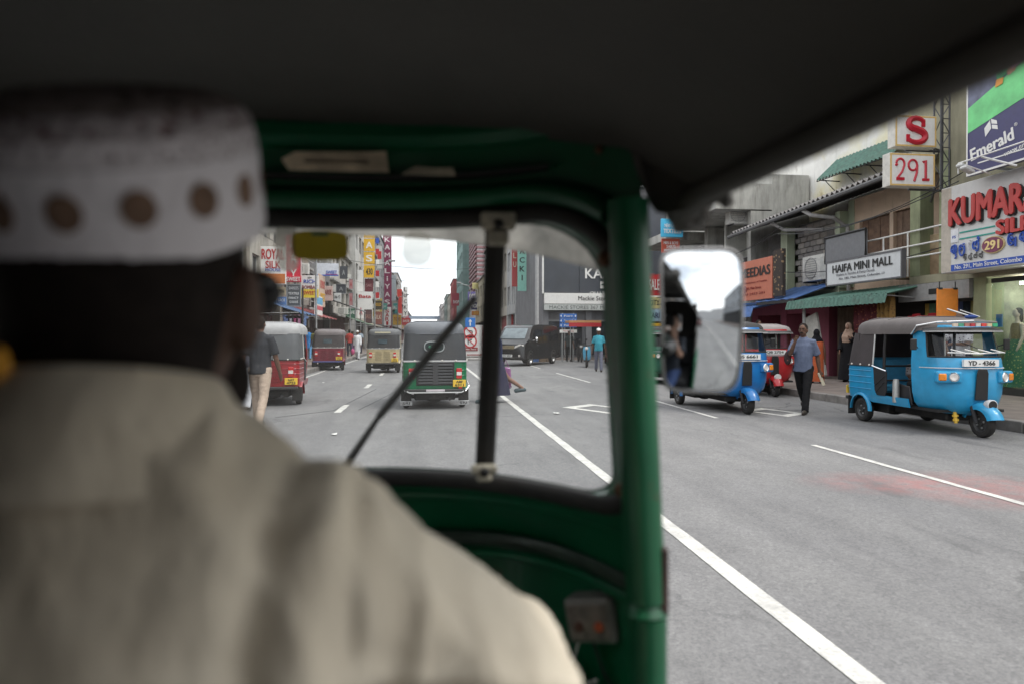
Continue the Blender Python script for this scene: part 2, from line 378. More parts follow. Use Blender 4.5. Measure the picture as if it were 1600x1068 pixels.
# ================================================================== BUILDINGS
def fbox(b, side, X, x0, x1, y0, y1, z0, z1):
    """box whose x runs from the front line X into the building (side +1: right of the street, -1: left)"""
    xa, xb = X + side * x0, X + side * x1
    return b.box((min(xa, xb), y0, z0), (max(xa, xb), y1, z1))
def building(label, side, X, y0, y1, z1, wm, floors, nwin, ground=3.2, wmat=None, depth=9, pane=None, rail=None, band=None, cat='building', group=None, shop=DARK, roof=True, shutter=None, winw=.62, winh=.55, vwin=False):
    """street building with real recesses: core, then a front layer of piers and spandrels round every window"""
    t = thing('building', label, cat, (X, (y0 + y1)/2, 0), 0, group)
    pane = pane or pane_mat(); wmat = wmat or plain((.35,.34,.32), .6)
    b = MB(); fbox(b, side, X, .45, depth, y0, y1, 0, z1 - .05)
    fh = (z1 - ground - .35) / floors; cw = (y1 - y0) / nwin
    fbox(b, side, X, 0, .45, y0, y1, z1 - .35, z1)
    wins = []
    for i in range(floors):
        za = ground + fh * i; wz0 = za + fh * (1 - winh) * .6; wz1 = wz0 + fh * winh
        fbox(b, side, X, 0, .45, y0, y1, za, wz0); fbox(b, side, X, 0, .45, y0, y1, wz1, za + fh)
        for j in range(nwin):
            ya = y0 + cw * j; a0 = ya + cw * (1 - winw) / 2; a1 = a0 + cw * winw
            fbox(b, side, X, 0, .45, ya, a0, wz0, wz1); fbox(b, side, X, 0, .45, a1, ya + cw, wz0, wz1)
            wins.append((a0, a1, wz0, wz1))
    fbox(b, side, X, 0, .45, y0, y0 + .35, 0, ground); fbox(b, side, X, 0, .45, y1 - .35, y1, 0, ground)
    b.build('wall', wm, t, w=True)
    cache = {}
    for a0, a1, c0, c1 in wins:
        k = (round(a1 - a0, 3), round(c1 - c0, 3))
        if k not in cache:
            W_, H_ = k; f = MB(); q = .055
            fbox(f, side, 0, .14, .2, 0, W_, 0, q); fbox(f, side, 0, .14, .2, 0, W_, H_ - q, H_); fbox(f, side, 0, .14, .2, 0, q, q, H_ - q); fbox(f, side, 0, .14, .2, W_ - q, W_, q, H_ - q)
            fbox(f, side, 0, .142, .198, W_/2 - q/2, W_/2 + q/2, q, H_ - q)
            p = MB(); fbox(p, side, 0, .165, .175, q*.8, W_ - q*.8, q*.8, H_ - q*.8)
            fm, pm = f.mesh('window'), p.mesh('pane'); fm.materials.append(wmat); pm.materials.append(pane); cache[k] = (fm, pm)
        fm, pm = cache[k]
        o = link('window', fm, None, t, loc=(0, a0 - (y0+y1)/2, c0)); link('pane', pm, None, o)
    s = MB(); fbox(s, side, X, .40, .448, y0 + .35, y1 - .35, .15, ground - .001); s.build('shop_front', shop, t, w=True)
    if shutter:
        s = MB(); nsl = 16
        for k in range(nsl):
            z = .16 + (ground - .5) * k / nsl; fbox(s, side, X, .3, .39, y0 + .36, y0 + (y1-y0)*.45, z, z + (ground - .5)/nsl - .015)
        s.build('shutter', shutter, t, w=True)
    if band:
        for i in range(floors + 1):
            s = MB(); z = ground + fh * i; fbox(s, side, X, -.35, -.002, y0 + .02, y1 - .02, z - .09, z + .06); s.build('ledge', band, t, w=True)
    if rail:
        s = MB()
        for i in range(floors):
            z = ground + fh * i
            s.tube([(X - side*.32, y0+.1, z + .8), (X - side*.32, y1-.1, z + .8)], .03, 5); s.tube([(X - side*.32, y0+.1, z + .45), (X - side*.32, y1-.1, z + .45)], .02, 5)
        s.build('railing', rail, t, w=True)
    if roof:
        s = MB(); fbox(s, side, X, -.15, depth, y0 - .02, y1 + .02, z1 + .002, z1 + .14); s.build('roof', plain((.2,.19,.18), .9), t, w=True)
    return t
W_ = lambda *c, **k: wall(tuple(c), **k)
CREAM, WHITEW, GREYW, OLIVE, PINKW, BEIGE, CONC = W_(.52,.47,.36), W_(.66,.65,.62, stain=.65), W_(.34,.34,.34), W_(.33,.36,.22), W_(.30,.09,.13, stain=.3), W_(.62,.47,.35, stain=.7), W_(.40,.39,.37, stain=.6)
GREENISH = W_(.42,.47,.34)
CORR_G, CORR_B, CORR_GREY = plain((.09,.19,.15), .6, var=.25, dirt=.45), plain((.10,.20,.45), .6, var=.15, dirt=.25), plain((.20,.19,.185), .75, var=.3, dirt=.5)
def corrugated(p0, p1, q0, q1, pitch=.16, amp=.025):
    amp *= 1.6; pitch *= 1.25
    """sheet between edge p0-p1 (top) and q0-q1 (bottom); the waves run down the slope"""
    p0, p1, q0, q1 = map(V, (p0, p1, q0, q1)); L_ = (p1 - p0).length; n_ = max(6, int(L_ / pitch * 4)); nr = ((p1 - p0).cross(q0 - p0)).normalized()
    b = MB(); rows = []
    for k in range(4):
        s = k / 3; r = []
        for i in range(n_ + 1):
            t = i / n_; r.append((p0.lerp(p1, t)).lerp(q0.lerp(q1, t), s) + nr * amp * sin(t * L_ / pitch * 2 * pi))
        rows.append(r)
    b.grid(rows); return b
def printed(a, b_, scale=14):
    key = 'print_%s_%s' % (a, b_)
    if key in MC: return MC[key]
    m, n, l, bs = newmat(key); vo = n.new('ShaderNodeTexVoronoi'); vo.inputs['Scale'].default_value = scale; cc = n.new('ShaderNodeTexCoord'); l.new(cc.outputs['Object'], vo.inputs['Vector'])
    l.new(ramp(n, l, vo.outputs['Distance'], .22, .30, (*b_, 1), (*a, 1)), bs.inputs['Base Color']); bs.inputs['Roughness'].default_value = .9; return m
# ---------------------------------------------------------------- right-hand block, nearest first
X = RF
# building A: the silk shop
t = thing('building', 'olive and cream silk shop building with glass display front beneath the big white sign', 'building', (X, 12, 0))
b = MB(); fbox(b, 1, X, 1.6, 10, 6, 16.4, 0, 11)
fbox(b, 1, X, .0, 1.6, 6, 16.35, 2.75, 2.95)                      # slab over the shop
fbox(b, 1, X, .0, 1.6, 6, 14.95, 2.952, 5.9)
fbox(b, 1, X, .0, 1.58, 6, 16.3, 5.902, 11)
b.build('wall', W_(.36,.34,.24, stain=.5), t, w=True)
b = MB(); fbox(b, 1, X, -.03, .42, 13.86, 14.22, .15, 2.748); fbox(b, 1, X, .02, .4, 16.0, 16.36, 2.96, 5.9); fbox(b, 1, X, -.02, .3, 15.0, 15.3, 2.96, 5.9); b.build('pillar', OLIVE, t, w=True)
b = MB(); fbox(b, 1, X, 1.5, 1.598, 6, 13.85, .15, 2.74); fbox(b, 1, X, .13, 1.499, 13.87, 13.95, .15, 2.74); b.build('shop_back', plain((.42,.40,.30), .8, var=.4, scale=3), t, w=True)
for ya, yb in ((9.2, 10.65), (10.7, 12.1), (12.15, 13.8)):
    b = MB(); fbox(b, 1, X, .06, .075, ya, yb, .3, 2.6); p = b.build('display_window', glass((.82,.9,.86), .05, 'shopglass', 1.0), t, w=True)
    b = MB(); fbox(b, 1, X, .04, .1, ya - .05, ya, .15, 2.7); fbox(b, 1, X, .04, .1, ya, yb, 2.6, 2.7); fbox(b, 1, X, .04, .1, ya, yb, .15, .3); b.build('frame', plain((.05,.055,.05), .4, .5), p, w=True)
b = MB()
for k in range(3): b.box((X + .55, 9.9 + k*1.3, 2.56), (X + .67, 11.0 + k*1.3, 2.62))
b.build('strip_light', plain((.9,.9,.85), .5, emit=16), t, w=True)
b = MB(); fbox(b, 1, X, 1.3, 1.598, 15.3, 16.0, 2.96, 5.6); b.build('balcony_back', plain((.19,.15,.085), .8, var=.3, scale=2), t, w=True)
b = MB(); fbox(b, 1, X, 1.0, 1.29, 15.55, 15.75, 2.96, 4.9); b.build('door_leaf', DARK, t, w=True)
for ya, yb, c_ in ((13.0, 13.35, (.05,.16,.09)), (12.3, 12.7, (.30,.06,.10)), (11.5, 12.0, (.10,.12,.30))):
    b = MB(); b.grid([[(X + 1.45 - .03*sin(j*2.1), ya + (yb-ya)*j/8, z) for j in range(9)] for z in (.7, 1.4, 2.3)]); b.build('hung_sari', printed(c_, tuple(min(1, x*2.2 + .1) for x in c_), 9), t, w=True, smooth=50)
b = MB(); b.box((X + .09, 13.55, 1.62), (X + .1, 13.72, 1.9)); b.build('blue_notice', plain((.04,.2,.5), .5), t, w=True)
# the white pipe rail of the balcony
b = MB()
for z in (3.45, 3.75, 4.12): b.tube([(X - .05, 15.02, z), (X - .05, 18.05, z - .02)], .022, 6)
for y in (15.1, 16.35, 17.3, 18.05): b.tube([(X - .05, y, 2.96), (X - .05, y, 4.12)], .022, 6)
t2 = thing('balcony_railing', 'white pipe railing along the small upper balcony left of the red lettered sign', 'railing', (X, 16.5, 2.96)); b.build('rail', WHITE, t2, w=True)
for (ya, yb, z0, z1_, c_, lb) in ((15.5, 16.1, 2.96, 3.62, (.34,.24,.15), 'large brown cardboard box low behind the white balcony railing'), (15.6, 16.05, 3.63, 4.0, (.42,.32,.2), 'smaller tan cardboard box stacked behind the white balcony railing'), (16.5, 17.3, 2.96, 3.5, (.3,.2,.13), 'brown carton beside the balcony railing above the mini mall sign')):
    b = MB(); b.box((X + .3, ya, z0), (X + .8, yb, z1_)); o = b.build('cardboard_box', plain(c_, .8, var=.15, dirt=.2), bevel=.01); tag(o, lb, 'box', 'cartons on the balcony')
# stall under the balcony
b = MB(); fbox(b, 1, X, 1.2, 1.598, 14.23, 16.36, .15, 2.74); b.build('stall_back', plain((.25,.25,.25), .8, var=.3, scale=2), t, w=True)
b = MB(); fbox(b, 1, X, -.12, 0, 14.24, 16.6, 2.3, 2.73); b.build('fascia', plain((.30,.30,.29), .6, dirt=.3), t, w=True)
b = MB(); fbox(b, 1, X, -.135, -.121, 15.2, 15.5, 2.45, 2.58); b.build('meter_box', BLACK, t, w=True)
cols = [((.04,.05,.12), .25), ((.30,.28,.12), .12), ((.03,.04,.05), .2), ((.10,.14,.28), .14), ((.35,.33,.28), .12), ((.03,.05,.10), .2), ((.20,.02,.03), .3)]
fold = MC
y = 14.3; cols += [((.12,.22,.14), .2), ((.42,.30,.08), .12)]
for k in range(9):
    c_, wd = cols[k]; nm = ('navy','mustard green','near black','steel blue','stone white','midnight blue','wine red','bottle green','gold')[k]; b = MB(); rows = []
    for z in (1.0, 1.6, 2.25): rows.append([(X + .35 + .03 * sin(j * 1.9), y + wd * j / 6, z) for j in range(7)])
    b.grid(rows); o = b.build('hanging_cloth', cloth(c_, 20), smooth=40, solid=.01); tag(o, nm + ' length of cloth hanging in the stall behind the light blue three-wheeler', 'cloth', 'cloth lengths in the stall'); y += wd + .03
def drape(name, label, y0, y1, z0, z1_, m, x=0, group='textiles hanging at the mini mall', amp=.05):
    b = MB(); rows = []; nn = 14
    for i in range(7):
        z = z1_ + (z0 - z1_) * i / 6; s = 1 - .12 * i / 6
        rows.append([(X + x + amp * sin(j * 1.7 + i * .3), (y0 + y1)/2 + (j / (nn-1) - .5) * (y1 - y0) * s, z + .03 * sin(j * .9)) for j in range(nn)])
    b.grid(rows); return tag(b.build(name, m, smooth=50, solid=.008), label, 'cloth', group)
drape('hanging_cloth', 'dark red patterned cloth draped at the mini mall entrance under the green awning', 16.9, 17.9, 1.5, 2.45, printed((.10,.02,.025), (.28,.10,.05)), -.5)
drape('hanging_cloth', 'mustard patterned cloth hanging beside the dark red one under the green awning', 16.1, 16.75, 1.75, 2.5, printed((.24,.14,.04), (.12,.07,.03)), -.6)
drape('hanging_cloth', 'plain crimson cloth spread over the stall rail behind the light blue three-wheeler', 15.0, 16.0, 1.35, 1.95, cloth((.24,.015,.02)), -.3)
# building B: the mini mall
t = thing('building', 'peach stained mini mall building with brown boarded upper windows and a corrugated roof', 'building', (X, 18.3, 0))
b = MB(); fbox(b, 1, X, 2.2, 3.1, 16.4, 20.3, 0, 5.75); fbox(b, 1, X, .9, 2.2, 16.42, 20.3, 2.7, 2.95)
fbox(b, 1, X, .9, 1.2, 16.42, 20.3, 2.952, 3.6); fbox(b, 1, X, .9, 1.2, 16.42, 20.3, 5.0, 5.72)
for ya, yb in ((16.42, 16.9), (18.2, 18.36), (19.75, 20.3)): fbox(b, 1, X, .9, 1.2, ya, yb, 3.6, 5.0)
b.build('wall', BEIGE, t, w=True)
for ya, yb, c_ in ((16.9, 18.2, (.20,.13,.09)), (18.36, 19.75, (.17,.10,.065))):
    k = (yb - ya) / 5
    for q in range(5):
        b = MB(); fbox(b, 1, X, 1.0 + .01 * (q % 2), 1.06, ya + k*q + .006, ya + k*(q+1) - .006, 3.6, 4.99); b.build('plank', plain(c_, .8, var=.3, scale=6, dirt=.4), t, w=True)
b = MB(); fbox(b, 1, X, .88, 1.3, 20.0, 20.28, 2.96, 5.7); b.build('pillar', GREENISH, t, w=True)
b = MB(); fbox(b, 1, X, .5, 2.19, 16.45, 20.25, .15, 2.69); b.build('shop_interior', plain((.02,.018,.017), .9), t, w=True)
for q in range(6):
    b = MB(); fbox(b, 1, X, .42, .49, 18.95 + q*.2, 19.13 + q*.2, .16, 2.3); b.build('plank', plain((.11,.075,.05), .8, var=.3, scale=6, dirt=.3), t, w=True)
b = MB(); b.tube([(X - .75, 20.05, .15), (X - .75, 20.05, 2.4)], .05, 8); b.build('awning_post', GALV, t, w=True)
r0, r1 = (X + 3.15, 16.0, 6.75), (X + 3.15, 26.25, 6.5)
b = corrugated(r0, r1, (X - .3, 16.0, 5.80), (X - .3, 26.25, 5.52), .2, .035)
t3 = thing('corrugated_roof', 'dark weathered corrugated roof with gutter above the mini mall and block wall', 'roof', (X, 21, 5)); b.build('roof_sheet', CORR_GREY, t3, w=True, solid=.012)
b = MB(); b.tube([(X - .36, 15.9, 5.68), (X - .36, 26.3, 5.40)], .07, 8); b.build('gutter', plain((.12,.12,.12), .7, dirt=.4), t3, w=True)
b = MB(); b.tube([(X - .3, 20.9, 5.5), (X - .2, 20.6, 5.3), (X + .3, 20.15, 5.15), (X + .75, 20.12, 4.85), (X + .78, 20.1, 2.8)], .065, 8); b.build('downpipe', plain((.33,.32,.31), .6, dirt=.3), t3, w=True)
b = MB(); b.tube([(X - .3, 23.0, 5.45), (X + .05, 22.7, 5.15), (X + .6, 21.2, 4.95)], .06, 8); b.build('downpipe', plain((.33,.32,.31), .6, dirt=.3), t3, w=True)
b = corrugated((X + .4, 15.9, 2.78), (X + .4, 20.7, 2.78), (X - .95, 15.9, 2.5), (X - .95, 20.7, 2.5), .15, .022)
t3 = thing('awning', 'green corrugated awning over the mini mall entrance below its white sign', 'awning', (X, 18.3, 2.6)); b.build('awning_sheet', CORR_G, t3, w=True, solid=.012)
b = corrugated((X - .95, 15.9, 2.5), (X - .95, 20.7, 2.5), (X - 1.02, 15.9, 2.26), (X - 1.02, 20.7, 2.26), .15, .022); b.build('awning_edge', CORR_G, t3, w=True, solid=.012)
b = MB()
for y in (16.0, 17.6, 19.2, 20.5): b.tube([(X + .4, y, 2.35), (X - .9, y, 2.46)], .02, 5)
b.build('bracket', GALV, t3, w=True)
b = MB(); M_ = Matrix.Translation((X - .55, 19.55, .16)) @ Matrix.Rotation(radians(-15), 4, 'X'); b.box((-.03, -.4, 0), (.03, .4, 1.95), M_); tag(b.build('board', plain((.52,.51,.47), .7, dirt=.3)), 'tall pale board leaning against the shop wall behind the woman in black', 'board')
def whitewash():
    m, n, l, b = newmat('whitewash')
    c = ramp(n, l, nz(n, l, 1.5, 8, .65), .3, .7, (.74,.73,.68,1), (.90,.89,.84,1))
    c = mixc(n, l, ramp(n, l, nz(n, l, .45, 4, .55), .50, .66, (0,0,0,1), (.8,.8,.8,1)), c, (.74,.66,.34))
    c = mixc(n, l, ramp(n, l, nz(n, l, .9, 8, .72), .58, .70, (0,0,0,1), (.7,.7,.7,1)), c, (.30,.21,.16))
    c = mixc(n, l, ramp(n, l, nz(n, l, 1.0, 9, .7, mapscale=(2.5, 2.5, .12)), .56, .74, (0,0,0,1), (.55,.55,.55,1)), c, (.16,.14,.12))
    l.new(c, b.inputs['Base Color']); b.inputs['Roughness'].default_value = .92; b.inputs['Specular IOR Level'].default_value = .2; bump(n, l, b, nz(n, l, 9, 8, .7), .3, .02); return m
# tall whitish wall behind the roofs
t = thing('building', 'tall whitewashed building with yellowish stains rising behind the corrugated roofs', 'building', (X + 3.5, 22, 0))
b = MB(); fbox(b, 1, X, 3.2, 12, 17.2, 29.6, 0, 12); b.build('wall', whitewash(), t, w=True)
for z, (ya, yb) in ((7.4, (18, 20)), (9.5, (18, 24))):
    b = MB(); fbox(b, 1, X, 3.17, 3.22, ya, yb, z, z + .08); b.build('ledge', CONC, t, w=True)
b = MB(); fbox(b, 1, X, 3.185, 3.199, 19.2, 20.6, 8.0, 8.9); b.build('patch', W_(.55,.50,.30, stain=.3), t, w=True)
e0, e1 = onX(1274, 283, X + 2.35), onX(1394, 240, X + 2.35)
b = corrugated((X + 3.19, e1.y, e1.z + .80), (X + 3.19, e0.y, e0.z + .80), e1, e0, .16, .025)
t3 = thing('awning', 'green corrugated awning high on the stained white wall left of the red letter boxes', 'awning', (X + 2, 18, 6.5)); b.build('awning_sheet', CORR_G, t3, w=True, solid=.012)
b = MB()
for k in range(4):
    q = e0.lerp(e1, .05 + .3*k); b.tube([(X + 3.19, q.y, q.z - .05), (X + 2.4, q.y, q.z - .03)], .022, 5); b.tube([(X + 3.19, q.y, q.z - .6), (X + 2.6, q.y, q.z - .04)], .016, 5)
b.tube([e0 + V((.05,0,-.04)), e1 + V((.05,0,-.04))], .02, 5); b.build('bracket', DARK, t3, w=True)
# building C: the block wall
t = thing('building', 'low building with bare grey block wall above a pink painted shop front', 'building', (X, 23, 0))
b = MB(); fbox(b, 1, X, 1.4, 3.1, 20.35, 25.6, 0, 5.5); fbox(b, 1, X, .6, 1.4, 20.35, 25.6, 2.75, 2.95)
fbox(b, 1, X, .6, .9, 20.31, 20.55, 2.951, 5.4); fbox(b, 1, X, .6, .9, 23.5, 23.95, 2.951, 5.4); b.build('wall', GREENISH, t, w=True)
BR = [plain((.27,.255,.235), .95, var=.2, scale=5, dirt=.35, bmp=.6, bscale=30), plain((.33,.31,.28), .95, var=.2, scale=5, dirt=.3, bmp=.6, bscale=30), plain((.22,.21,.2), .95, var=.2, scale=5, dirt=.4, bmp=.6, bscale=30)]
b = MB(); b.box((0, .012, .01), (.3, .388, .19)); bm_ = []
for m_ in BR:
    q = b.mesh('block', bevel=.01); q.materials.append(m_); bm_.append(q)
for r in range(12):
    for k in range(8):
        y = 20.56 + .4 * k - (.2 if r % 2 else 0)
        if y < 20.5 or y > 23.2: continue
        link('block', random.choice(bm_), None, t, loc=(.93 + random.uniform(-.012,.012), y - 23, 2.96 + .2 * r))
b = MB(); fbox(b, 1, X, 1.05, 1.2, 20.55, 23.5, 2.955, 5.45); b.build('mortar', plain((.2,.195,.185), .95), t, w=True)
b = MB(); fbox(b, 1, X, .95, 1.1, 23.95, 25.55, 3.2, 5.3); b.build('shutter_panel', plain((.07,.065,.06), .8, var=.3), t, w=True)
b = MB(); fbox(b, 1, X, .3, 1.4, 20.4, 21.5, .15, 2.74); fbox(b, 1, X, .3, 1.4, 23.0, 23.4, .15, 2.74); fbox(b, 1, X, .32, 1.4, 21.5, 25.6, 2.2, 2.72); fbox(b, 1, X, .3, 1.4, 25.1, 25.6, .15, 2.19); b.build('pink_wall', PINKW, t, w=True)
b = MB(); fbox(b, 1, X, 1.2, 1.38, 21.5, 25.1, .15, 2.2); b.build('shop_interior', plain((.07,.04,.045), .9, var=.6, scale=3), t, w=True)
b = MB(); fbox(b, 1, X, 1.0, 1.1, 21.6, 22.5, 1.2, 2.1); b.build('display', plain((.35,.36,.22), .8, var=.6, scale=9), t, w=True)
b = corrugated((X + .5, 23.0, 2.72), (X + .5, 27.3, 2.72), (X - .95, 23.0, 2.42), (X - .95, 27.3, 2.42), .16, .028)
t3 = thing('awning', 'light blue corrugated awning under the orange pink sign', 'awning', (X, 25, 2.6)); b.build('awning_sheet', CORR_B, t3, w=True, solid=.012)
b = corrugated((X - .95, 23.0, 2.42), (X - .95, 27.3, 2.42), (X - 1.05, 23.0, 2.1), (X - 1.05, 27.3, 2.1), .16, .028); b.build('awning_edge', CORR_B, t3, w=True, solid=.012)
b = corrugated((X + .6, 20.35, 3.15), (X + .6, 22.95, 3.15), (X - .9, 20.35, 2.62), (X - .9, 22.95, 2.62), .5, .01)
t3 = thing('awning', 'flat blue sheet awning sloping over the pink shop front', 'awning', (X, 22, 2.8)); b.build('awning_sheet', plain((.07,.15,.36), .5, var=.15, dirt=.2), t3, w=True, solid=.02)
b = MB(); b.box((X - .88, 20.4, 2.5), (X - .8, 22.9, 2.6)); b.build('beam', DARK, t3, w=True)
def ac(label, c, facing, W=.85, H=.62, D=.32):
    t = thing('air_conditioner', label, 'air conditioner', c); M = frame((0,0,0), facing)
    b = MB(); b.box((-W/2, -H/2, -D), (W/2, H/2, 0), M); b.build('casing', plain((.62,.61,.57), .5, dirt=.3), t, bevel=.015)
    b = MB(); R = H * .42; b.lathe([(R, .0), (R, .015), (R*.96, .015), (R*.96, .002)], 20, M @ Matrix.Translation((-W*.14, 0, 0)) @ Matrix.Rotation(-pi/2, 4, 'Y')); b.build('fan_ring', plain((.25,.25,.25), .6), t)
    b = MB()
    for k in range(9): b.box((-W*.14 - R*.92, -R*.85 + k*R*.21, .003), (-W*.14 + R*.92, -R*.85 + k*R*.21 + .012, .012), M)
    b.build('grille', plain((.16,.16,.16), .6), t)
    b = MB(); b.box((W*.24, -H*.38, .001), (W*.44, H*.38, .006), M); b.build('side_panel', plain((.5,.5,.47), .5), t)
    b = MB(); b.box((-W*.4, -H/2 - .05, -D), (-W*.34, -H/2, .05), M); b.box((W*.34, -H/2 - .05, -D), (W*.4, -H/2, .05), M); b.build('bracket', DARK, t)
    return t
p = onX(1272, 419, X + .35); ac('white boxy air conditioner on a bracket before the grey block wall', p, 'R', 1.45, .85, .4)
p = onX(1158, 335, X + .5); ac('grey air conditioner with round fan under the roof slab left of the gutter', p, 'S', 1.0, .8, .45)
# building D
t = thing('building', 'grey white building with deep roof slab and dark recessed windows behind the wing mirror', 'building', (X, 30, 0))
b = MB(); fbox(b, 1, X, 1.5, 3.1, 26.3, 29.7, 0, 8.0); fbox(b, 1, X, 1.5, 9, 29.71, 36.4, 0, 9.2)
fbox(b, 1, X, -.9, 1.5, 26.3, 32.0, 6.55, 7.6); fbox(b, 1, X, -.9, 1.5, 32.02, 36.4, 6.1, 6.5)
for ya, yb in ((25.66, 26.1), (28.6, 28.8), (30.6, 30.95), (33.6, 33.85), (36.1, 36.4)): fbox(b, 1, X, .6, 1.5, max(ya,26.31), max(yb,26.6), 0, 6.5)
fbox(b, 1, X, .8, 1.5, 26.32, 36.4, 2.8, 3.6); b.build('wall', W_(.47,.465,.43, stain=.75), t, w=True)
for ya, yb, z0, z1_, c_ in ((26.65, 28.6, 3.9, 4.9, (.05,.045,.045)), (26.7, 28.2, 5.2, 6.3, (.03,.03,.03)), (28.85, 30.6, 3.6, 6.4, (.035,.035,.04)), (31.0, 33.5, 3.6, 6.0, (.06,.06,.06)), (33.9, 36.0, 3.6, 6.0, (.04,.04,.045))):
    f = MB(); fbox(f, 1, X, 1.40, 1.499, ya, yb, z0, z1_); o = f.build('window', plain((.4,.4,.38), .6, dirt=.3), t, w=True)
    q = MB(); n_ = 2
    for k in range(n_):
        wd = (yb - ya) / n_; q.box((X + 1.36, ya + wd*k + .06, z0 + .06), (X + 1.39, ya + wd*(k+1) - .06, z1_ - .06))
    q.build('pane', pane_mat(c_), o, w=True)
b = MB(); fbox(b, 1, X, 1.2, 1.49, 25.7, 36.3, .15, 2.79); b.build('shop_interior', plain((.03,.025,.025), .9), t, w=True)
b = MB(); fbox(b, 1, X, -.5, .8, 27.2, 29.4, 3.75, 4.35); b.build('box_canopy', W_(.5,.5,.46, stain=.6), t, w=True)
b = MB()
for z in (3.0, 3.35, 3.65): b.tube([(X - .5, 24.0, z), (X - .5, 34.5, z + .05)], .02, 5)
for k in range(9): b.tube([(X - .5, 24.0 + k*1.2, 2.75), (X - .5, 24.0 + k*1.2, 4.0)], .02, 5)
t3 = thing('pipe_rails', 'thin dark pipe frame and rails along the upper floor above the wing mirror', 'frame', (X, 29, 3)); b.build('pipe', DARK, t3, w=True)
# ---------------------------------------------------------------- block beyond the side road
YE = 40.3
t = thing('building', 'dark grey corner store facing the side road with blank slate panel front', 'building', (10, YE, 0))
b = MB(); b.box((6.95, YE + .3, 0), (24, YE + 12, 10.5)); b.box((6.95, YE, 2.9), (24, YE + .3, 10.5))
for x in (6.95, 9.6, 12.2, 15, 18): b.box((x, YE, .15), (x + .35, YE + .3, 2.9))
b.build('wall', W_(.21,.21,.22, stain=.3), t, w=True)
for i, x in enumerate((7.3, 9.95, 12.55, 15.35)):
    b = MB(); b.box((x + .05, YE + .22, .3), (x + 2.1, YE + .26, 2.3)); o = b.build('shop_window', pane_mat((.03,.035,.04)), t, w=True)
    b = MB(); b.box((x + 1.0, YE + .17, .3), (x + 1.06, YE + .219, 2.3)); b.box((x, YE + .17, 2.3), (x + 2.2, YE + .22, 2.4)); b.build('frame', plain((.25,.25,.25), .5), o, w=True)
SL = plain((.055,.062,.075), .5, var=.15, scale=1.2, dirt=.15)
for k in range(4):
    b = MB(); x = 7.0 + 2.15 * k; b.box((x + .012, YE - .14, 4.02), (x + 2.138, YE - .02, 9.6)); b.build('panel', SL, t, w=True)
b = MB(); b.box((6.9, YE - .2, 3.95), (6.985, YE - .02, 10.3)); b.build('white_trim', WHITE, t, w=True)
t = thing('signboard', 'long white shop name board across the slate store front', 'sign', (10.6, YE - .3, 3.65))
M_ = frame((10.6 - 10.6, 0, 0), 'S')
b = MB(); b.box((-3.6, -.32, -.22), (3.9, .32, 0), M_); b.build('board', WHITE, t, bevel=.01)
text('Mackie Stores, 367, Main Street', BLK, t, 4.6, .30, M_ @ Matrix.Translation((.75, .0, .004)), .01)
t = thing('signboard', 'narrow pale strip sign with address under the long white shop board', 'sign', (10.6, YE - .3, 3.13))
b = MB(); b.box((-3.6, -.17, -.2), (3.9, .17, 0), M_); b.build('board', plain((.5,.52,.5), .6), t)
text('MACKIE STORES 367 MAIN STREET COLOMBO', plain((.1,.11,.1), .6), t, 6.8, .2, M_ @ Matrix.Translation((.1, 0, .004)), .0)
t = thing('signboard', 'white KA lettering and emblem fixed on the slate panels of the corner store', 'sign', (10, YE - .15, 5))
text('KANDY', WHITE, t, 2.9, .62, M_ @ Matrix.Translation((.95, .18, .01)), .02)
b = MB(); b.box((-.18+.62, -.72, .01), (.18+.75, -.30, .04), M_); b.build('emblem', WHITE, t)
b = MB(); b.prism([(.48, -.52), (.62, -.42), (.78, -.42), (.88, -.52)], lambda a, b_, d: M_ @ V((a, b_, d)), .042, .05); b.build('emblem_mark', SL, t)
text('OLU 9001 - 2008', WHITE, t, 2.4, .17, M_ @ Matrix.Translation((1.0, -1.0, .01)), .0)
# MORE buildings along the right of the narrower street
XR = 6.9
building('grey white narrow building just left of the slate corner store', 1, XR, 52.5, 58, 12.0, W_(.45,.45,.45), 3, 2, wmat=WHITE, shop=plain((.06,.05,.06), .8, var=.4))
building('cream building with red lower shopfront beside the dark van', 1, XR, 58, 66, 9.5, W_(.5,.46,.4), 2, 3, shop=plain((.3,.05,.06), .7, var=.3))
building('grey office block with small windows beyond the turquoise vertical sign', 1, XR, 66, 80, 11, W_(.4,.39,.38), 3, 4)
building('plain beige shop house beyond the no turn signs', 1, XR, 80, 95, 8.5, CREAM, 2, 4)
# tall tower with horizontal fins
t = thing('building', 'tall pale tower block with close horizontal maroon fins right of the sky gap', 'building', (XR + .6, 104, 0))
b = MB(); b.box((XR + .6, 100, 0), (XR + 16, 116, 34)); b.build('wall', W_(.62,.60,.60, stain=.15), t, w=True)
FIN = plain((.26,.13,.14), .6); 
b = MB(); b.box((0, 0, 0), (15.4, .25, .32)); fm = b.mesh('fin'); fm.materials.append(FIN)
b = MB(); b.box((0, 0, 0), (.25, 15.5, .32)); fm2 = b.mesh('fin'); fm2.materials.append(FIN)
for k in range(40):
    link('fin', fm, None, t, loc=(0, -4.26, 7 + .66 * k)); link('fin', fm2, None, t, loc=(-.26, -4.0, 7 + .66 * k))
b = MB(); b.box((XR + .4, 99.6, 5.2), (XR + 16, 99.98, 6.6)); b.build('canopy_band', W_(.55,.55,.5), t, w=True)
building('green glass fronted building left of the finned tower', 1, XR - .6, 117, 140, 27, W_(.22,.32,.30, stain=.2), 7, 4, pane=pane_mat((.05,.10,.11)))
far = [(140,158,13,(.4,.12,.12)),(158,175,11,(.5,.48,.42)),(175,200,12,(.25,.3,.28)),(200,230,10,(.5,.47,.45)),(230,262,12,(.42,.40,.40)),(262,300,9,(.5,.5,.5))]
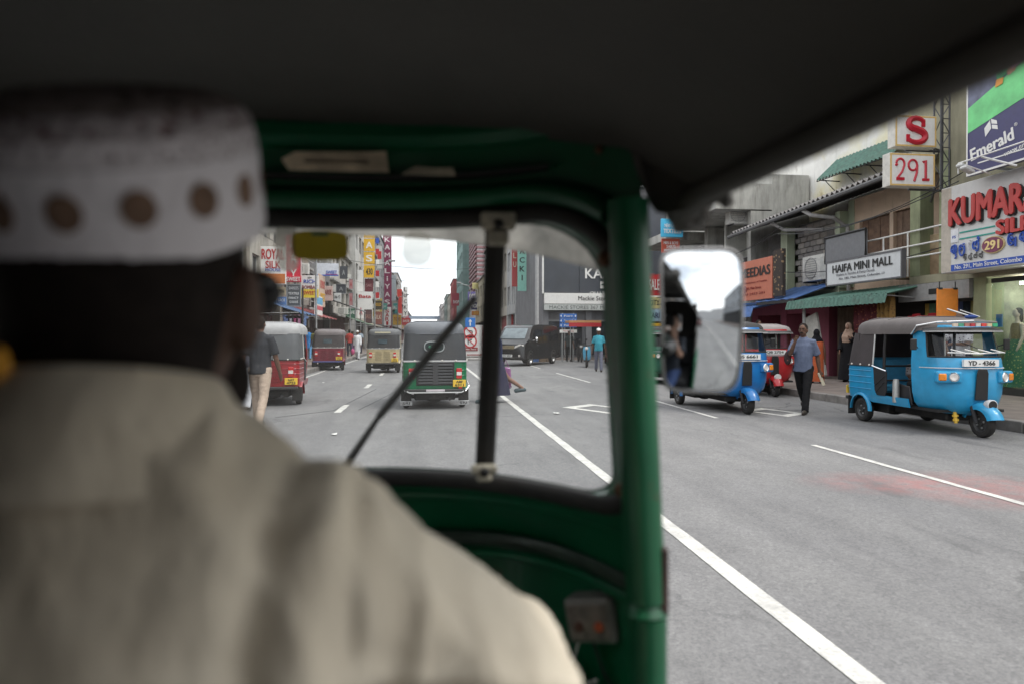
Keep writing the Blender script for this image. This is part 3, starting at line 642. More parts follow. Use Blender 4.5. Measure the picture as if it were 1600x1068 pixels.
for i, (a, c_, h_, cc_) in enumerate(far):
    building(['dark red shop block far along the right side','cream shop block far along the right side','grey green block far along the right side','pale shop row far down the right side','grey block near the end of the right side','low white block at the far end of the right side'][i], 1, XR - 1.2 - i*.15, a, c_, h_, W_(*cc_, stain=.3), 3, 5)
# ---------------------------------------------------------------- left side of the street
lf = [
 (6, 22, 9, (.35,.33,.3), 2, 5, 'grey shop house beside the cab on the left hidden behind the driver'),
 (22, 31, 9, (.4,.36,.3), 2, 3, 'brown grey shop house with rolled shutter at the left behind the red sign'),
 (31, 37.5, 10.5, (.50,.47,.41), 3, 3, 'beige shop house behind the red vertical sweet sign'),
 (37.5, 46, 8.6, (.40,.33,.27), 2, 3, 'tan shop house above the yellow sweet sign'),
 (46, 56, 9.4, (.25,.24,.24), 2, 4, 'dark shop house with air conditioner boxes over a black awning'),
 (56, 70, 12, (.58,.55,.5), 3, 4, 'cream shop house left of the white shoe shop front'),
 (70, 84, 16, (.62,.61,.58), 4, 4, 'white multi storey building behind the yellow vertical sign'),
 (84, 104, 19, (.55,.54,.53), 5, 5, 'pale grey building behind the tall maroon lettered sign'),
 (104, 128, 17, (.5,.52,.53), 4, 5, 'light blue grey building beyond the tall maroon sign'),
 (128, 150, 13, (.45,.43,.4), 3, 5, 'stone coloured building farther along the left side'),
 (150, 176, 15, (.52,.5,.48), 3, 5, 'off white building well along the left side'),
 (176, 205, 13, (.4,.27,.26), 3, 5, 'faded red building far along the left side'),
 (205, 240, 12, (.5,.48,.46), 3, 6, 'pale building near the far end of the left side'),
 (240, 300, 10, (.45,.45,.45), 2, 7, 'low grey building at the far end of the left side')]
for i, (a, c_, h_, cc_, fl, nw, lb) in enumerate(lf):
    xo = LF + (.9 if i > 8 else 0) + (.6 if i > 5 else 0)
    building(lb, -1, xo, a, c_, h_, W_(*(x*.78 for x in cc_), stain=.6 if i < 7 else .3), fl, nw, shop=plain((.05 + .03*(i % 3),.045,.045), .8, var=.6, scale=2), shutter=plain((.38,.30,.2), .6) if i in (1,) else (GALV if i % 3 == 0 else None), band=CONC if i % 2 else None, rail=WHITE if i == 3 else None)
# behind the camera (seen in the wing mirror)
for i, (a, c_, h_, cc_, s_, lb) in enumerate(((-28,-8,7,(.5,.48,.45),1,'cream shop row behind the cab reflected in the wing mirror'),(-60,-29,9,(.4,.42,.44),1,'grey shop row farther behind the cab in the wing mirror'),(-30,-10,8,(.45,.4,.36),-1,'beige shop row behind on the left in the wing mirror'),(-64,-31,10,(.5,.5,.5),-1,'pale block far behind on the left in the wing mirror'))):
    building(lb, s_, RF if s_ > 0 else LF, a, c_, h_, W_(*cc_, stain=.3), 2, 5)
b = MB(); b.box((-30, -120, 0), (30, -112, 9)); tag(b.build('building', W_(.55,.55,.55)), 'pale building closing the street behind the cab in the wing mirror', 'building')

# small things fixed to the left-hand fronts
for k in range(14):
    y = 27 + 5.6*k + 1.2*((k*7) % 3); z = 3.6 + 1.7*((k*5) % 3)
    ac('weathered air conditioner on the left-hand fronts, %s along the row' % ('nearest','second','third','fourth','fifth','sixth','seventh','eighth','ninth','tenth','eleventh','twelfth','thirteenth','farthest')[k], (LF + (.45 if k < 10 else 1.0), y, z), 'L' if k % 2 else 'S', .9, .62, .36)['group'] = 'air conditioners on the left-hand fronts'
AW = [((.05,.10,.20), 'dark blue'), ((.22,.05,.05), 'dull red'), ((.10,.16,.11), 'grey green'), ((.25,.22,.17), 'dusty tan'), ((.06,.06,.065), 'black')]
for k, (y0, y1) in enumerate(((32, 37), (38, 45.5), (60, 68), (71, 82), (86, 98))):
    x0 = LF + (.6 if k > 1 else 0) + .0; t3 = thing('awning', '%s cloth awning over the left pavement shops' % AW[k][1], 'awning', (x0, y0, 3), 0, 'cloth awnings on the left'); b = MB(); rows = [[(x0 + 1.9*q, y0 + (y1-y0)*i/10, 3.25 - .75*q - .08*sin(pi*q)*(1 + .4*sin(i*2.3)) - (.06*(i % 2) if q == 1 else 0)) for i in range(11)] for q in (0,.33,.66,1)]; b.grid(rows); b.build('canopy', plain(AW[k][0], .85, dirt=.35), t3, w=True, solid=.012)
    b = MB()
    for i in (0, 5, 10): b.tube([(x0 + .02, y0 + (y1-y0)*i/10, 2.45), (x0 + 1.88, y0 + (y1-y0)*i/10, 2.48)], .02, 5)
    b.build('bracket', GALV, t3, w=True)
for k in range(10):
    y = 27.5 + 4.1*k; c_ = ((.30,.06,.05),(.06,.14,.30),(.38,.30,.10),(.12,.22,.12),(.35,.33,.30))[k % 5]
    t3 = thing('goods_rack', '%s goods rack on the left pavement, %s from the near end' % (('red','blue','ochre','green','pale')[k % 5], ('first','second','third','fourth','fifth','sixth','seventh','eighth','ninth','tenth')[k]), 'rack', (LF + .9, y, .15), 0, 'goods racks on the left pavement')
    b = MB()
    for yy in (-.8, .8): b.tube([(0, yy, 0), (0, yy, 1.7)], .025, 5)
    b.tube([(0,-.8,1.7),(0,.8,1.7)], .025, 5); b.build('rail', GALV, t3)
    for i in range(7):
        b = MB(); q = tuple(min(1, max(.02, x + random.uniform(-.08,.10))) for x in c_); rows = [[(.05*sin(a*1.7 + i), -.72 + .21*i + .09*(a/3 - 1), z) for a in range(7)] for z in (.55 + .1*(i % 3), 1.1, 1.68)]; b.grid(rows); b.build('garment', cloth(tuple(round(x, 2) for x in q), 20), t3, solid=.02)
t3 = thing('overhead_cables', 'thin overhead cables strung along and across the street on the left', 'cable', (LF, 40, 6)); b = MB()
for (a, q, sg) in (((LF+.3,24,6.2),(LF+.8,48,6.6),.5), ((LF+.3,24,6.5),(LF+.9,48,6.9),.4), ((LF+.8,48,6.6),(LF+1.2,84,8.0),.7), ((LF+.5,44,6.6),(6.6,58,7.4),.6), ((LF+1,76,8.4),(5.8,92,8.2),.5)):
    a, q = V(a), V(q); b.tube([a.lerp(q, i/12) - V((0,0,sg*4*(i/12)*(1-i/12))) for i in range(13)], .014, 4, caps=False)
b.build('cable', BLACK, t3, w=True)
# ================================================================== SIGNS
IVORY = plain((.72,.71,.67), .45, var=.04, dirt=.08)
def szR(p0, p1, X):                     # rectangle on a plane parallel to the right-hand fronts, from two picture corners
    a, b_ = onX(p0[0], p0[1], X), onX(p1[0], p1[1], X)
    return a, b_
# KUMARAN SILKS: boxed sign parallel to the fronts, raised letters
SX = RF - .75
y1 = onX(1470, 360, SX).y; zb = onX(1470, 428, SX).z; zt = onX(1470, 300, SX).z; y0 = 8.2
t = thing('signboard', 'big white shop sign with raised red letters and blue script over the glass display', 'sign', (SX, y1, zb))
b = MB(); b.box((SX, y0, zb), (SX + .7, y1, zt + .05)); b.build('board', plain((.66,.66,.64), .45, var=.04, dirt=.12), t, w=True, bevel=.01)
b = MB(); b.box((SX - .003, y1 - .30, zb + .02), (SX + .0, y1 - .005, zt + .03)); b.build('end_strip', plain((.50,.45,.38), .6, dirt=.3), t, w=True)
Wd = 3.55; H_ = zt - zb
FRED = plain((.50,.055,.05), .4, var=.08)
MK = lambda yy, zz, o=.0: Matrix.Translation(V((SX - o, yy, zz)) - V(t.location)) @ frame((0,0,0), 'R')
# word runs from y1-.42 towards the viewer
A0 = zb
text('KUMARAN', BLK, t, 2.75, .62, MK(y1 - .30 - 1.375 - .02, A0 + 1.30, .0), .045, .05, 'letter_side')
text('KUMARAN', FRED, t, 2.75, .62, MK(y1 - .30 - 1.375, A0 + 1.325, .052), .045, .03)
text('SILKS', BLK, t, 1.1, .31, MK(y1 - 1.58 - .55 - .015, A0 + .79, .0), .045, .04, 'letter_side')
text('SILKS', FRED, t, 1.1, .31, MK(y1 - 1.58 - .55, A0 + .805, .042), .045, .03)
b = MB()
for k in (0, 1): b.box((SX - .012, y1 - 1.5, A0 + .70 + .14*k), (SX - .002, y1 - .55, A0 + .73 + .14*k))
b.build('green_stripe', TEAL, t, w=True)
b = MB(); b.box((SX - .02, y1 - .52, A0 + .66), (SX - .003, y1 - .31, A0 + .96)); b.build('plate', plain((.75,.76,.78), .4), t, w=True)
text('FS', BLUE, t, .10, .06, MK(y1 - .415, A0 + .78, .021), .02, .004)
# rounded script letters built as strokes
def arc(cx, cy, rx, ry, a0, a1, n=9): return [(cx + rx*cos(radians(a0 + (a1-a0)*k/(n-1))), cy + ry*sin(radians(a0 + (a1-a0)*k/(n-1)))) for k in range(n)]
GLY = {
 'ku': [arc(.30,.50,.24,.30,200,-60), arc(.30,.45,.10,.12,0,330), arc(.66,.55,.16,.28,150,-80), [(.70,.27),(.80,.02),(.60,-.08)], [(.30,.78),(.62,.84)]],
 'ma': [arc(.45,.45,.36,.40,140,400,14), arc(.30,.62,.16,.16,0,330), [(.60,.80),(.80,.82)]],
 'ra': [arc(.25,.6,.18,.24,20,300), [(.35,.4),(.3,.05)], arc(.4,.86,.2,.06,180,0)],
 'n':  [arc(.26,.50,.20,.24,30,330), arc(.60,.44,.22,.34,170,-130), [(.74,.72),(.86,.95),(.72,1.05),(.66,.9)]],
 'si': [arc(.35,.40,.28,.32,190,-120), arc(.35,.42,.1,.1,0,330), arc(.4,.82,.26,.14,200,-10)],
 'l':  [arc(.35,.45,.26,.34,120,420,12), arc(.55,.25,.18,.2,90,-150), [(.5,.8),(.7,.98),(.82,.86)]],
 'k':  [arc(.28,.48,.2,.26,20,330), arc(.6,.5,.2,.3,180,-90), [(.6,.82),(.7,1.0),(.82,.9)]],
 'ta': [arc(.35,.5,.3,.34,60,330,12), arc(.4,.5,.12,.14,0,300), [(.6,.2),(.8,.6),(.8,.05)]]}
def glyphs(names, mat, parent, W, H, M, r, name='lettering', gap=.15):
    b = MB(); n_ = len(names); cw = W / n_
    for k, g_ in enumerate(names):
        for st in GLY[g_]:
            b.tube([M @ V((-W/2 + cw*k + q[0]*cw*(1-gap), (q[1]-.45)*H, .012)) for q in st], r, 5)
    return b.build(name, mat, parent)
glyphs(['ku','ma'], BLUE, t, .46, .33, MK(y1 - .33 - .23, A0 + .47, .02), .02)
glyphs(['ra'], plain((.55,.55,.58), .4), t, .2, .33, MK(y1 - .92, A0 + .49, .02), .012)
glyphs(['n'], BLUE, t, .24, .33, MK(y1 - 1.06, A0 + .50, .02), .02)
glyphs(['si','l','k','n'], plain((.10,.10,.10), .5), t, .56, .15, MK(y1 - .72 - .24, A0 + .285, .01), .011)
MO = MK(y1 - 1.47, A0 + .47, .0)
b = MB(); b.lathe([(.0,.0),(.29,.0),(.29,.03),(.0,.03)], 24, MO @ Matrix.Diagonal((1.0,.62,1,1)) @ Matrix.Rotation(-pi/2, 4, 'Y')); b.build('oval_rim', plain((.62,.48,.24), .4), t)
b = MB(); b.lathe([(.0,.0305),(.262,.0305),(.262,.045),(.0,.045)], 24, MO @ Matrix.Diagonal((1.0,.60,1,1)) @ Matrix.Rotation(-pi/2, 4, 'Y')); b.build('oval', plain((.20,.05,.10), .4), t)
text('291', plain((.8,.62,.28), .4), t, .38, .19, MO @ Matrix.Translation((0, 0, .047)), .04)
glyphs(['ta','ku','ra','n'], BLUE, t, 1.1, .34, MK(y1 - 1.84 - .55, A0 + .50, .02), .022)
b = MB(); b.box((SX - .008, y0, A0 + .025), (SX - .003, y1 - .31, A0 + .165)); b.build('blue_strip', BLUE, t, w=True)
text('No. 291, Main Street, Colombo 11.  Tel: 2441791 - 43300', WHITE, t, 3.2, .105, MK(y1 - .42 - 1.6, A0 + .095, .009), .012, .004)
# billboard above, on pipe struts
BX = RF - 1.1
pt = onX(1509, 277, BX); by1, bz0 = pt.y, pt.z; by0 = 7.6; bz1 = 8.4
t = thing('billboard', 'dark blue and green billboard with white slab lettering above the white silk shop sign', 'billboard', (BX, by1, bz0))
Mb = lambda yy, zz, o=0: Matrix.Translation(V((BX - o, yy, zz)) - V(t.location)) @ frame((0,0,0), 'R')
def quadp(name, pts, m, o):
    q = MB(); n_ = len(pts); q.prism([(a, c_) for a, c_ in pts], lambda a, c_, d: V((BX - o - d, by1 - a, bz0 + c_)), 0, .004); return q.build(name, m, t, w=True)
b = MB(); b.box((BX, by0, bz0), (BX + .1, by1, bz1)); b.build('board', plain((.045,.042,.13), .4, var=.1), t, w=True)
quadp('green_band', [(.02,.90),(1.5,1.22),(4.6,1.9),(4.6,2.9),(1.5,1.95),(.02,1.42)], plain((.16,.62,.22), .4, var=.25, scale=2), .002)
quadp('photo_backdrop', [(.02,1.422),(1.5,1.952),(4.6,2.902),(4.6,bz1-bz0-.02),(.02,bz1-bz0-.02)], plain((.10,.11,.17), .4, var=.7, scale=2.2), .002)
SKINP = plain((.50,.27,.17), .5, var=.2, scale=3)
quadp('photo_figure', [(.35,2.0),(.6,1.9),(.9,2.0),(1.05,1.75),(1.2,1.8),(1.35,2.2),(1.2,2.5),(.6,2.35)], SKINP, .007)
quadp('photo_sleeve', [(1.12,1.85),(1.6,1.95),(1.9,2.7),(1.4,2.8),(1.2,2.4)], plain((.75,.45,.62), .5, var=.3, scale=4), .012)
quadp('photo_toy', [(.78,1.72),(1.0,1.8),(1.06,1.98),(.95,2.1),(.76,1.95)], plain((.05,.36,.14), .5, var=.6, scale=5), .012)
quadp('photo_fruit', [(.74,1.62),(.92,1.64),(.94,1.76),(.77,1.77)], plain((.75,.32,.05), .5), .017)
quadp('white_edge', [(0,0),(.035,0),(.035,bz1-bz0),(0,bz1-bz0)], WHITE, .006); quadp('white_edge', [(.036,0),(4.6,0),(4.6,.04),(.036,.04)], WHITE, .006)
quadp('thin_line', [(.3,.20),(4.4,.20),(4.4,.225),(.3,.225)], WHITE, .003)
Rt = Matrix.Rotation(radians(9), 4, 'Z')
text('Emerald', WHITE, t, 1.08, .26, Mb(by1 - .64, bz0 + .50, .003) @ Rt, .035, .004)
text('\u00ae', WHITE, t, .07, .07, Mb(by1 - 1.22, bz0 + .74, .003), 0, .004)
text('www.emerald.lk', WHITE, t, .95, .10, Mb(by1 - 1.42, bz0 + .30, .003) @ Rt, .005, .004)
for q in ([(-.17,.10),(.02,.24),(.02,-.0),(-.17,-.14)], [(.05,.26),(.20,.13),(.20,.03),(.05,.12)], [(.05,.09),(.20,.0),(.20,-.12),(.05,-.02)]):
    e = MB(); e.prism(q, lambda a, c_, d: Mb(by1 - .62, bz0 + .83) @ Rt @ V((a*.85, c_*.75, .004 + d)), 0, .004); e.build('emblem', WHITE, t)
b = MB()
for y in (by1 - .2, by1 - 1.7, by1 - 3.2): b.tube([(BX + .1, y, bz0 + .2), (RF, y, bz0 + .1)], .035, 6); b.tube([(BX + .1, y, bz0 + 2.4), (RF, y, bz0 + 2.4)], .035, 6)
b.build('strut', GALV, t, w=True)
t = thing('sign_lamp_rail', 'white pipe rail with a pair of small floodlights below the dark blue billboard', 'lamp', (BX - .5, by1, bz0))
b = MB(); b.tube([(BX - .55, by1 - .42, bz0 + .16), (BX - .55, by0, bz0 + .2)], .015, 6); b.tube([(BX - .55, by1 - .42, bz0 + .16), (BX - .55, by1 - .42, bz0 - .05)], .015, 6); b.tube([(BX - .5, by1 - .95, bz0 + .16), (BX - .1, by1 - 1.35, bz0 - .1)], .022, 6); b.tube([(BX - .55, by1 - .5, bz0 + .14), (BX + .1, by1 - .5, bz0 - .05)], .015, 6); b.build('pipe', WHITE, t, w=True)
for k in (0, 1):
    b = MB(); M_ = Matrix.Translation((BX - .5, by1 - .5 - .10*k, bz0 + .06 - .07*k)) @ Matrix.Rotation(radians(25), 4, 'Y'); b.box((-.13,-.08,-.035),(.13,.08,.035), M_); b.build('floodlight', plain((.6,.6,.58), .4), t, w=True, bevel=.02)
# the two light boxes and their lattice
GOLD = plain((.70,.48,.18), .5, var=.05)
for s_, q, lb, tw in (('S', (1397,180,1462,232), 'square white light box with one big red S and a gold rim', .44), ('291', (1389,239,1460,293), 'white light box with red numerals 291 hung below the lettered box', .72)):
    Yb = 14.6; a, c_ = onY(q[0], q[1], Yb), onY(q[2], q[3], Yb); W2, H2 = c_.x - a.x, a.z - c_.z
    t = thing('light_box', lb, 'sign', ((a.x + c_.x)/2, Yb, (a.z + c_.z)/2)); M_ = frame((0,0,0), 'S')
    b = MB(); b.box((-W2/2, -H2/2, -.26), (W2/2, H2/2, 0), M_); b.build('casing', plain((.62,.60,.54), .5, dirt=.15), t, bevel=.01)
    b = MB(); e = .05; b.box((-W2/2 + .012, -H2/2 + .012, .001), (-W2/2 + e, H2/2 - .012, .008), M_); b.box((W2/2 - e, -H2/2 + .012, .001), (W2/2 - .012, H2/2 - .012, .008), M_); b.box((-W2/2 + e, H2/2 - e, .001), (W2/2 - e, H2/2 - .012, .008), M_); b.box((-W2/2 + e, -H2/2 + .012, .001), (W2/2 - e, -H2/2 + e, .008), M_); b.build('gold_rim', GOLD, t)
    b = MB(); b.box((-W2/2 + e, -H2/2 + e, .001), (W2/2 - e, H2/2 - e, .004), M_); b.build('face', WHITE, t)
    DR = plain((.50,.01,.03), .4, var=.05)
    if s_ == 'S':
        pts = arc(.0,.165,.135,.12,20,265,14) + arc(.0,-.115,.15,.135,88,-160,16)[1:]
        rr = [(.030 + .028*sin(pi*k/(len(pts)-1))) for k in range(len(pts))]
        b = MB(); b.tube([M_ @ V((p[0]*W2/.72, p[1]*H2/.7, .006)) for p in pts], [(r_*W2/.72, r_*W2/.72) for r_ in rr], 6)
        b.box((.09*W2/.72, .1*H2/.7, .004), (.15*W2/.72, .26*H2/.7, .03), M_); b.box((-.17*W2/.72, -.24*H2/.7, .004), (-.115*W2/.72, -.08*H2/.7, .03), M_)
        b.build('lettering', DR, t)
    else:
        b = MB(); k = W2/.95; kz = H2/.72
        two = arc(-.26,.12,.085,.11,170,-20,9) + [(-.22,-.05),(-.33,-.2)]; nine = arc(.0,.1,.09,.115,0,360,14) ; tail = [(.09,.1),(.085,-.06),(.03,-.25)]; one = [(.21,.17),(.27,.21),(.27,-.2)]
        for st, r_ in ((two,.027),(nine,.027),(tail,.03),(one,.032)): b.tube([M_ @ V((p[0]*k, p[1]*kz, .006)) for p in st], r_, 6)
        b.box((-.34*k, -.235*kz, .004), (-.18*k, -.175*kz, .03), M_); b.box((.2*k, -.235*kz, .004), (.34*k, -.185*kz, .03), M_); b.ball(M_ @ V((-.34*k, .1*kz, .01)), .035); b.build('lettering', DR, t)
t = thing('lattice_mast', 'dark slender lattice mast carrying the red lettered light boxes', 'mast', (RF - .6, 14.9, 3))
b = MB(); bx, byy = onY(1470, 200, 14.9).x, 14.9
zs0, zs1 = onY(1470, 300, 14.9).z, 7.6
for dx, dy in ((-.11,-.11),(.11,-.11),(-.11,.11),(.11,.11)): b.tube([(bx + dx, byy + dy, zs0), (bx + dx, byy + dy, zs1)], .022, 6)
k = 0; z = zs0
while z < zs1 - .3:
    s_ = 1 if k % 2 else -1
    b.tube([(bx - .11*s_, byy - .11, z), (bx + .11*s_, byy - .11, z + .34)], .012, 5); b.tube([(bx - .11, byy - .11*s_, z), (bx - .11, byy + .11*s_, z + .34)], .012, 5)
    b.tube([(bx - .11, byy - .11, z), (bx + .11, byy - .11, z)], .012, 5); z += .34; k += 1
b.tube([(bx - .9, byy - .05, zs0 + .02), (bx + .5, byy - .05, zs0)], .03, 6); b.tube([(bx - .2, byy, zs0 - .02), (bx + .45, byy + .9, zs0 - .05)], .03, 6); b.tube([(bx - .2, byy, (zs0+zs1)/2 - .35), (bx + .6, byy + .5, (zs0+zs1)/2 - .3)], .02, 6); b.tube([(bx-.95, byy - .02, zs0 + .95), (bx, byy, zs0 + .95)], .03, 6)
b.build('lattice', plain((.10,.10,.105), .5, .5, dirt=.3), t, w=True)
# cream box unit behind the lattice
b = MB(); p0 = onX(1488, 212, RF + .6); b.box((RF + .3, p0.y - 1.0, p0.z), (RF + 1.5, p0.y + .5, p0.z + 1.6)); tag(b.build('wall_cabinet', plain((.42,.40,.28), .6, dirt=.3), bevel=.03), 'cream cabinet on the wall between lattice mast and billboard', 'cabinet')
b = MB(); b.box((RF + .4, p0.y - .9, p0.z - .85), (RF + 1.5, p0.y + .6, p0.z - .12)); tag(b.build('wall_cabinet', plain((.38,.34,.22), .6, dirt=.4), bevel=.03), 'lower tan cabinet under the cream one beside the lattice mast', 'cabinet')
# mini mall
SX2 = RF - .55
a, c_ = onX(1291, 411, SX2), onX(1409, 444, SX2); z0_ = onX(1291, 448, SX2).z
t = sign('white mini mall shop sign with thin black letters above the green awning', ((SX2), (a.y + c_.y)/2, (a.z + z0_)/2), a.y - c_.y, a.z - z0_, 'R', plain((.62,.64,.65), .5, var=.05, dirt=.12), [('HAIFA MINI MALL', .33, .32, .80, BLK, .02), ('Dealers in Textiles & Fancy Goods', .60, .13, .52, plain((.2,.2,.22), .5), 0, -.08), ('No. 285, Main Street, Colombo 11', .76, .10, .6, plain((.12,.12,.14), .5), 0, .0)], rim=plain((.12,.12,.13), .5))
a2, c2 = onX(1289, 373, SX2 + .2), onX(1352, 373, SX2 + .2); zb2 = onX(1289, 412, SX2 + .2).z
t = thing('signboard', 'blank grey framed board standing behind the mini mall sign', 'sign', (SX2 + .2, (a2.y + c2.y)/2, (a2.z + zb2)/2)); W2, H2 = a2.y - c2.y, a2.z - zb2
M_ = frame((0,0,0), 'R'); b = MB(); b.box((-W2/2, -H2/2, -.06), (W2/2, H2/2, 0), M_); b.build('board', plain((.16,.165,.175), .5, var=.1), t)
b = MB(); b.tube([M_ @ V(p) for p in ((-W2/2,-H2/2,0),(W2/2,-H2/2,0),(W2/2,H2/2,0),(-W2/2,H2/2,0))], .04, 6, True); b.build('frame', BLK, t)
# orange pink sign
SX3 = RF - .85
a, c_ = onX(1140, 415, SX3), onX(1206, 400, SX3); zb3 = onX(1206, 466, SX3).z
SAL = plain((.52,.17,.105), .55, var=.08, dirt=.12)
W2, H2 = a.y - c_.y, c_.z - zb3
t = sign('orange pink shop sign with black slanted capitals beside the patterned panel', (SX3, (a.y + c_.y)/2, (c_.z + zb3)/2), W2, H2, 'R', SAL, [('AMEEDIAS', .30, .24, .80, BLK, .03, .07), ('Importers & Distributors of Textiles', .56, .06, .8, DKRED, 0), ('285, Main Street', .70, .07, .34, DKRED, .01, .1), ('Tel 2433 291', .84, .06, .5, DKRED, 0, .1)])
b = MB(); b.lathe([(0,0),(.13,0),(.13,.012),(0,.012)], 14, M_ @ Matrix.Translation((-.1*W2, -.21*H2, .003)) @ Matrix.Rotation(-pi/2, 4, 'Y')); b.build('emblem', DKRED, t)
p = onX(1214, 400, SX3 - .02)
a, c_ = onX(1207, 392, SX3), onX(1223, 392, SX3); zb4 = onX(1223, 462, SX3).z
t = thing('signboard', 'narrow dark panel with mottled brown pattern right of the orange pink sign', 'sign', (SX3, (a.y + c_.y)/2, (a.z + zb4)/2)); W2, H2 = a.y - c_.y - .06, a.z - zb4
b = MB(); b.box((-W2/2, -H2/2, -.12), (W2/2, H2/2, 0), M_); b.build('board', printed((.045,.035,.03), (.30,.20,.11), 7), t)
# orange hanging board
p = onX(1480, 474, RF - .5)
t = thing('hanging_board', 'blank bright orange board hanging over the roof of the light blue three-wheeler', 'board', p); M_ = frame((0,0,0), 'S')
b = MB(); b.box((-.27, -.34, -.02), (.27, .34, .02), M_); b.build('board', plain((.85,.26,.03), .5, var=.06), t, bevel=.035, segs=2)
b = MB(); b.tube([M_ @ V((-.2,.33,0)), M_ @ V((-.2,.5,0))], .012, 5); b.tube([M_ @ V((.2,.33,0)), M_ @ V((.2,.5,0))], .012, 5); b.box((-.24,.315,-.03), (-.14,.36,.03), M_); b.box((.14,.315,-.03), (.24,.36,.03), M_); b.build('clip', BLK, t)
# signs beyond the mirror
def rs(px0, py0, px1, py1, Y, *a_, **k_):
    p, q = onY(px0, py0, Y), onY(px1, py1, Y); return sign(a_[0], ((p.x + q.x)/2, Y, (p.z + q.z)/2), q.x - p.x, p.z - q.z, 'S', *a_[1:], **k_)
CY = col((.06,.42,.66))
rs(1033, 342, 1067, 371, 30, 'bright cyan blue shop sign with white writing high beyond the wing mirror', CY, [('NEW LANKA', .38, .2, .7, WHITE), ('TEXTILES', .68, .24, .8, WHITE, .03)])
rs(1034, 373, 1062, 396, 30.3, 'small brick red sign with white rows of writing under the cyan one', col((.50,.09,.05)), [('MEN & BOYS', .3, .2, .8, WHITE), ('SHIRTS', .55, .2, .5, WHITE), ('WHOLESALE', .8, .16, .8, WHITE)])
for (q, lb, c_, tx, tm) in (((1014,376,1036,392), 'pale sign strip between the pillar and mirror', col((.55,.52,.45)), 'NEW', DKRED), ((1010,428,1034,462), 'red and white round topped sign seen between pillar and mirror', RED, 'SALE', WHITE), ((1010,464,1034,482), 'yellow cream sign strip seen between pillar and mirror', col((.62,.55,.25)), 'CITY', BLK), ((1010,484,1034,502), 'light blue sign strip seen between pillar and mirror', col((.35,.50,.60)), 'SARI', NAVY), ((1010,505,1034,524), 'black and yellow sign seen between pillar and mirror', YEL, 'GOLD', BLK)):
    rs(*q, 38.8, lb, c_, [(tx, .5, .5, .7, tm)])
# right side of the narrow street
def vsign(px0, py0, px1, py1, Y, label, bc, letters, tm, name='signboard', bold=.02, hs=.6, extra=None, cells=None, rim=None, group=None):
    p, q = onY(px0, py0, Y), onY(px1, py1, Y); W2, H2 = q.x - p.x, p.z - q.z; n_ = len(letters)
    ls = [(ch, (k + .5) / n_, .62 / n_, hs * (.22 if ch == 'I' else 1), tm, bold) for k, ch in enumerate(letters) if ch != ' ']
    return sign(label, ((p.x + q.x)/2, Y, (p.z + q.z)/2), W2, H2, 'S', bc, ls, extra=extra, rim=rim, group=group)
TQ = plain((.30,.62,.52), .5, var=.05, dirt=.1)
t = vsign(809, 372, 822.5, 455, 46, 'turquoise vertical sign with black serif capitals reading downwards', TQ, 'MACKI ', BLK)
vsign(800, 365, 808.5, 448, 47, 'dark red vertical sign next to the turquoise one', col((.42,.06,.06)), 'SALU  ', col((.6,.5,.4)))
rs(800, 474, 821, 486, 57.0, 'red shop sign over the blue doorway by the van', RED, [('FASHION', .5, .5, .8, WHITE)])
rs(799, 487, 805, 510, 56.8, 'red pillar sign at the doorway beside the van', RED, [])
rs(823, 468, 845, 482, 51.5, 'whitish fascia sign on the grey narrow building', col((.5,.49,.45)), [('STORES', .5, .4, .7, plain((.3,.3,.3),.6))])
rs(827, 487, 842, 500, 50.5, 'faded brown picture sign beneath the whitish fascia', col((.25,.16,.12)), [('SALE', .5, .5, .7, col((.5,.45,.4)))])
vsign(722, 452, 730, 492, 120, 'white vertical sign with dark letters AMO beyond the wiper tip', plain((.66,.64,.6),.5), 'AMO', BLK, hs=.7)
rs(706, 458, 719, 478, 130, 'dark red far sign left of the white vertical one', col((.35,.05,.07)), [('SHOP', .7, .25, .7, WHITE)])
rs(731, 456, 752, 470, 96, 'violet far sign beside the centre strip of the windscreen', col((.16,.14,.35)), [('OPTICS', .5, .5, .8, WHITE)])
rs(733, 472, 757, 484, 92, 'dark blue far sign with white writing below the violet one', NAVY, [('MOBILE', .5, .5, .8, WHITE)])
rs(738, 442, 764, 452, 90, 'pale yellow far fascia board at the foot of the finned tower', col((.5,.45,.2)), [('BANK', .5, .6, .5, plain((.35,.3,.1), .6))])
rs(737, 486, 757, 493, 90.5, 'orange far sign with flame colours beside the one way sign', col((.5,.2,.05)), [('FOOD', .5, .6, .6, YEL)])
for k in range(9):
    px = 697 + 3.4 * k; Y = 235 - 12*k; p = onY(px, 0, Y)
    c_ = random.choice([(.4,.06,.06),(.05,.2,.35),(.5,.5,.45),(.4,.35,.1),(.1,.3,.25)])
    sign('small coloured signboard crowded along the far right side', (p.x + .4, Y, 4 + 2.2 * random.random() + (k%2)), 1.3, 2.2 if k % 3 else 1, 'S', col(c_), [('SHOP', .5, .25, .7, WHITE)], group='signs crowded along the far right')
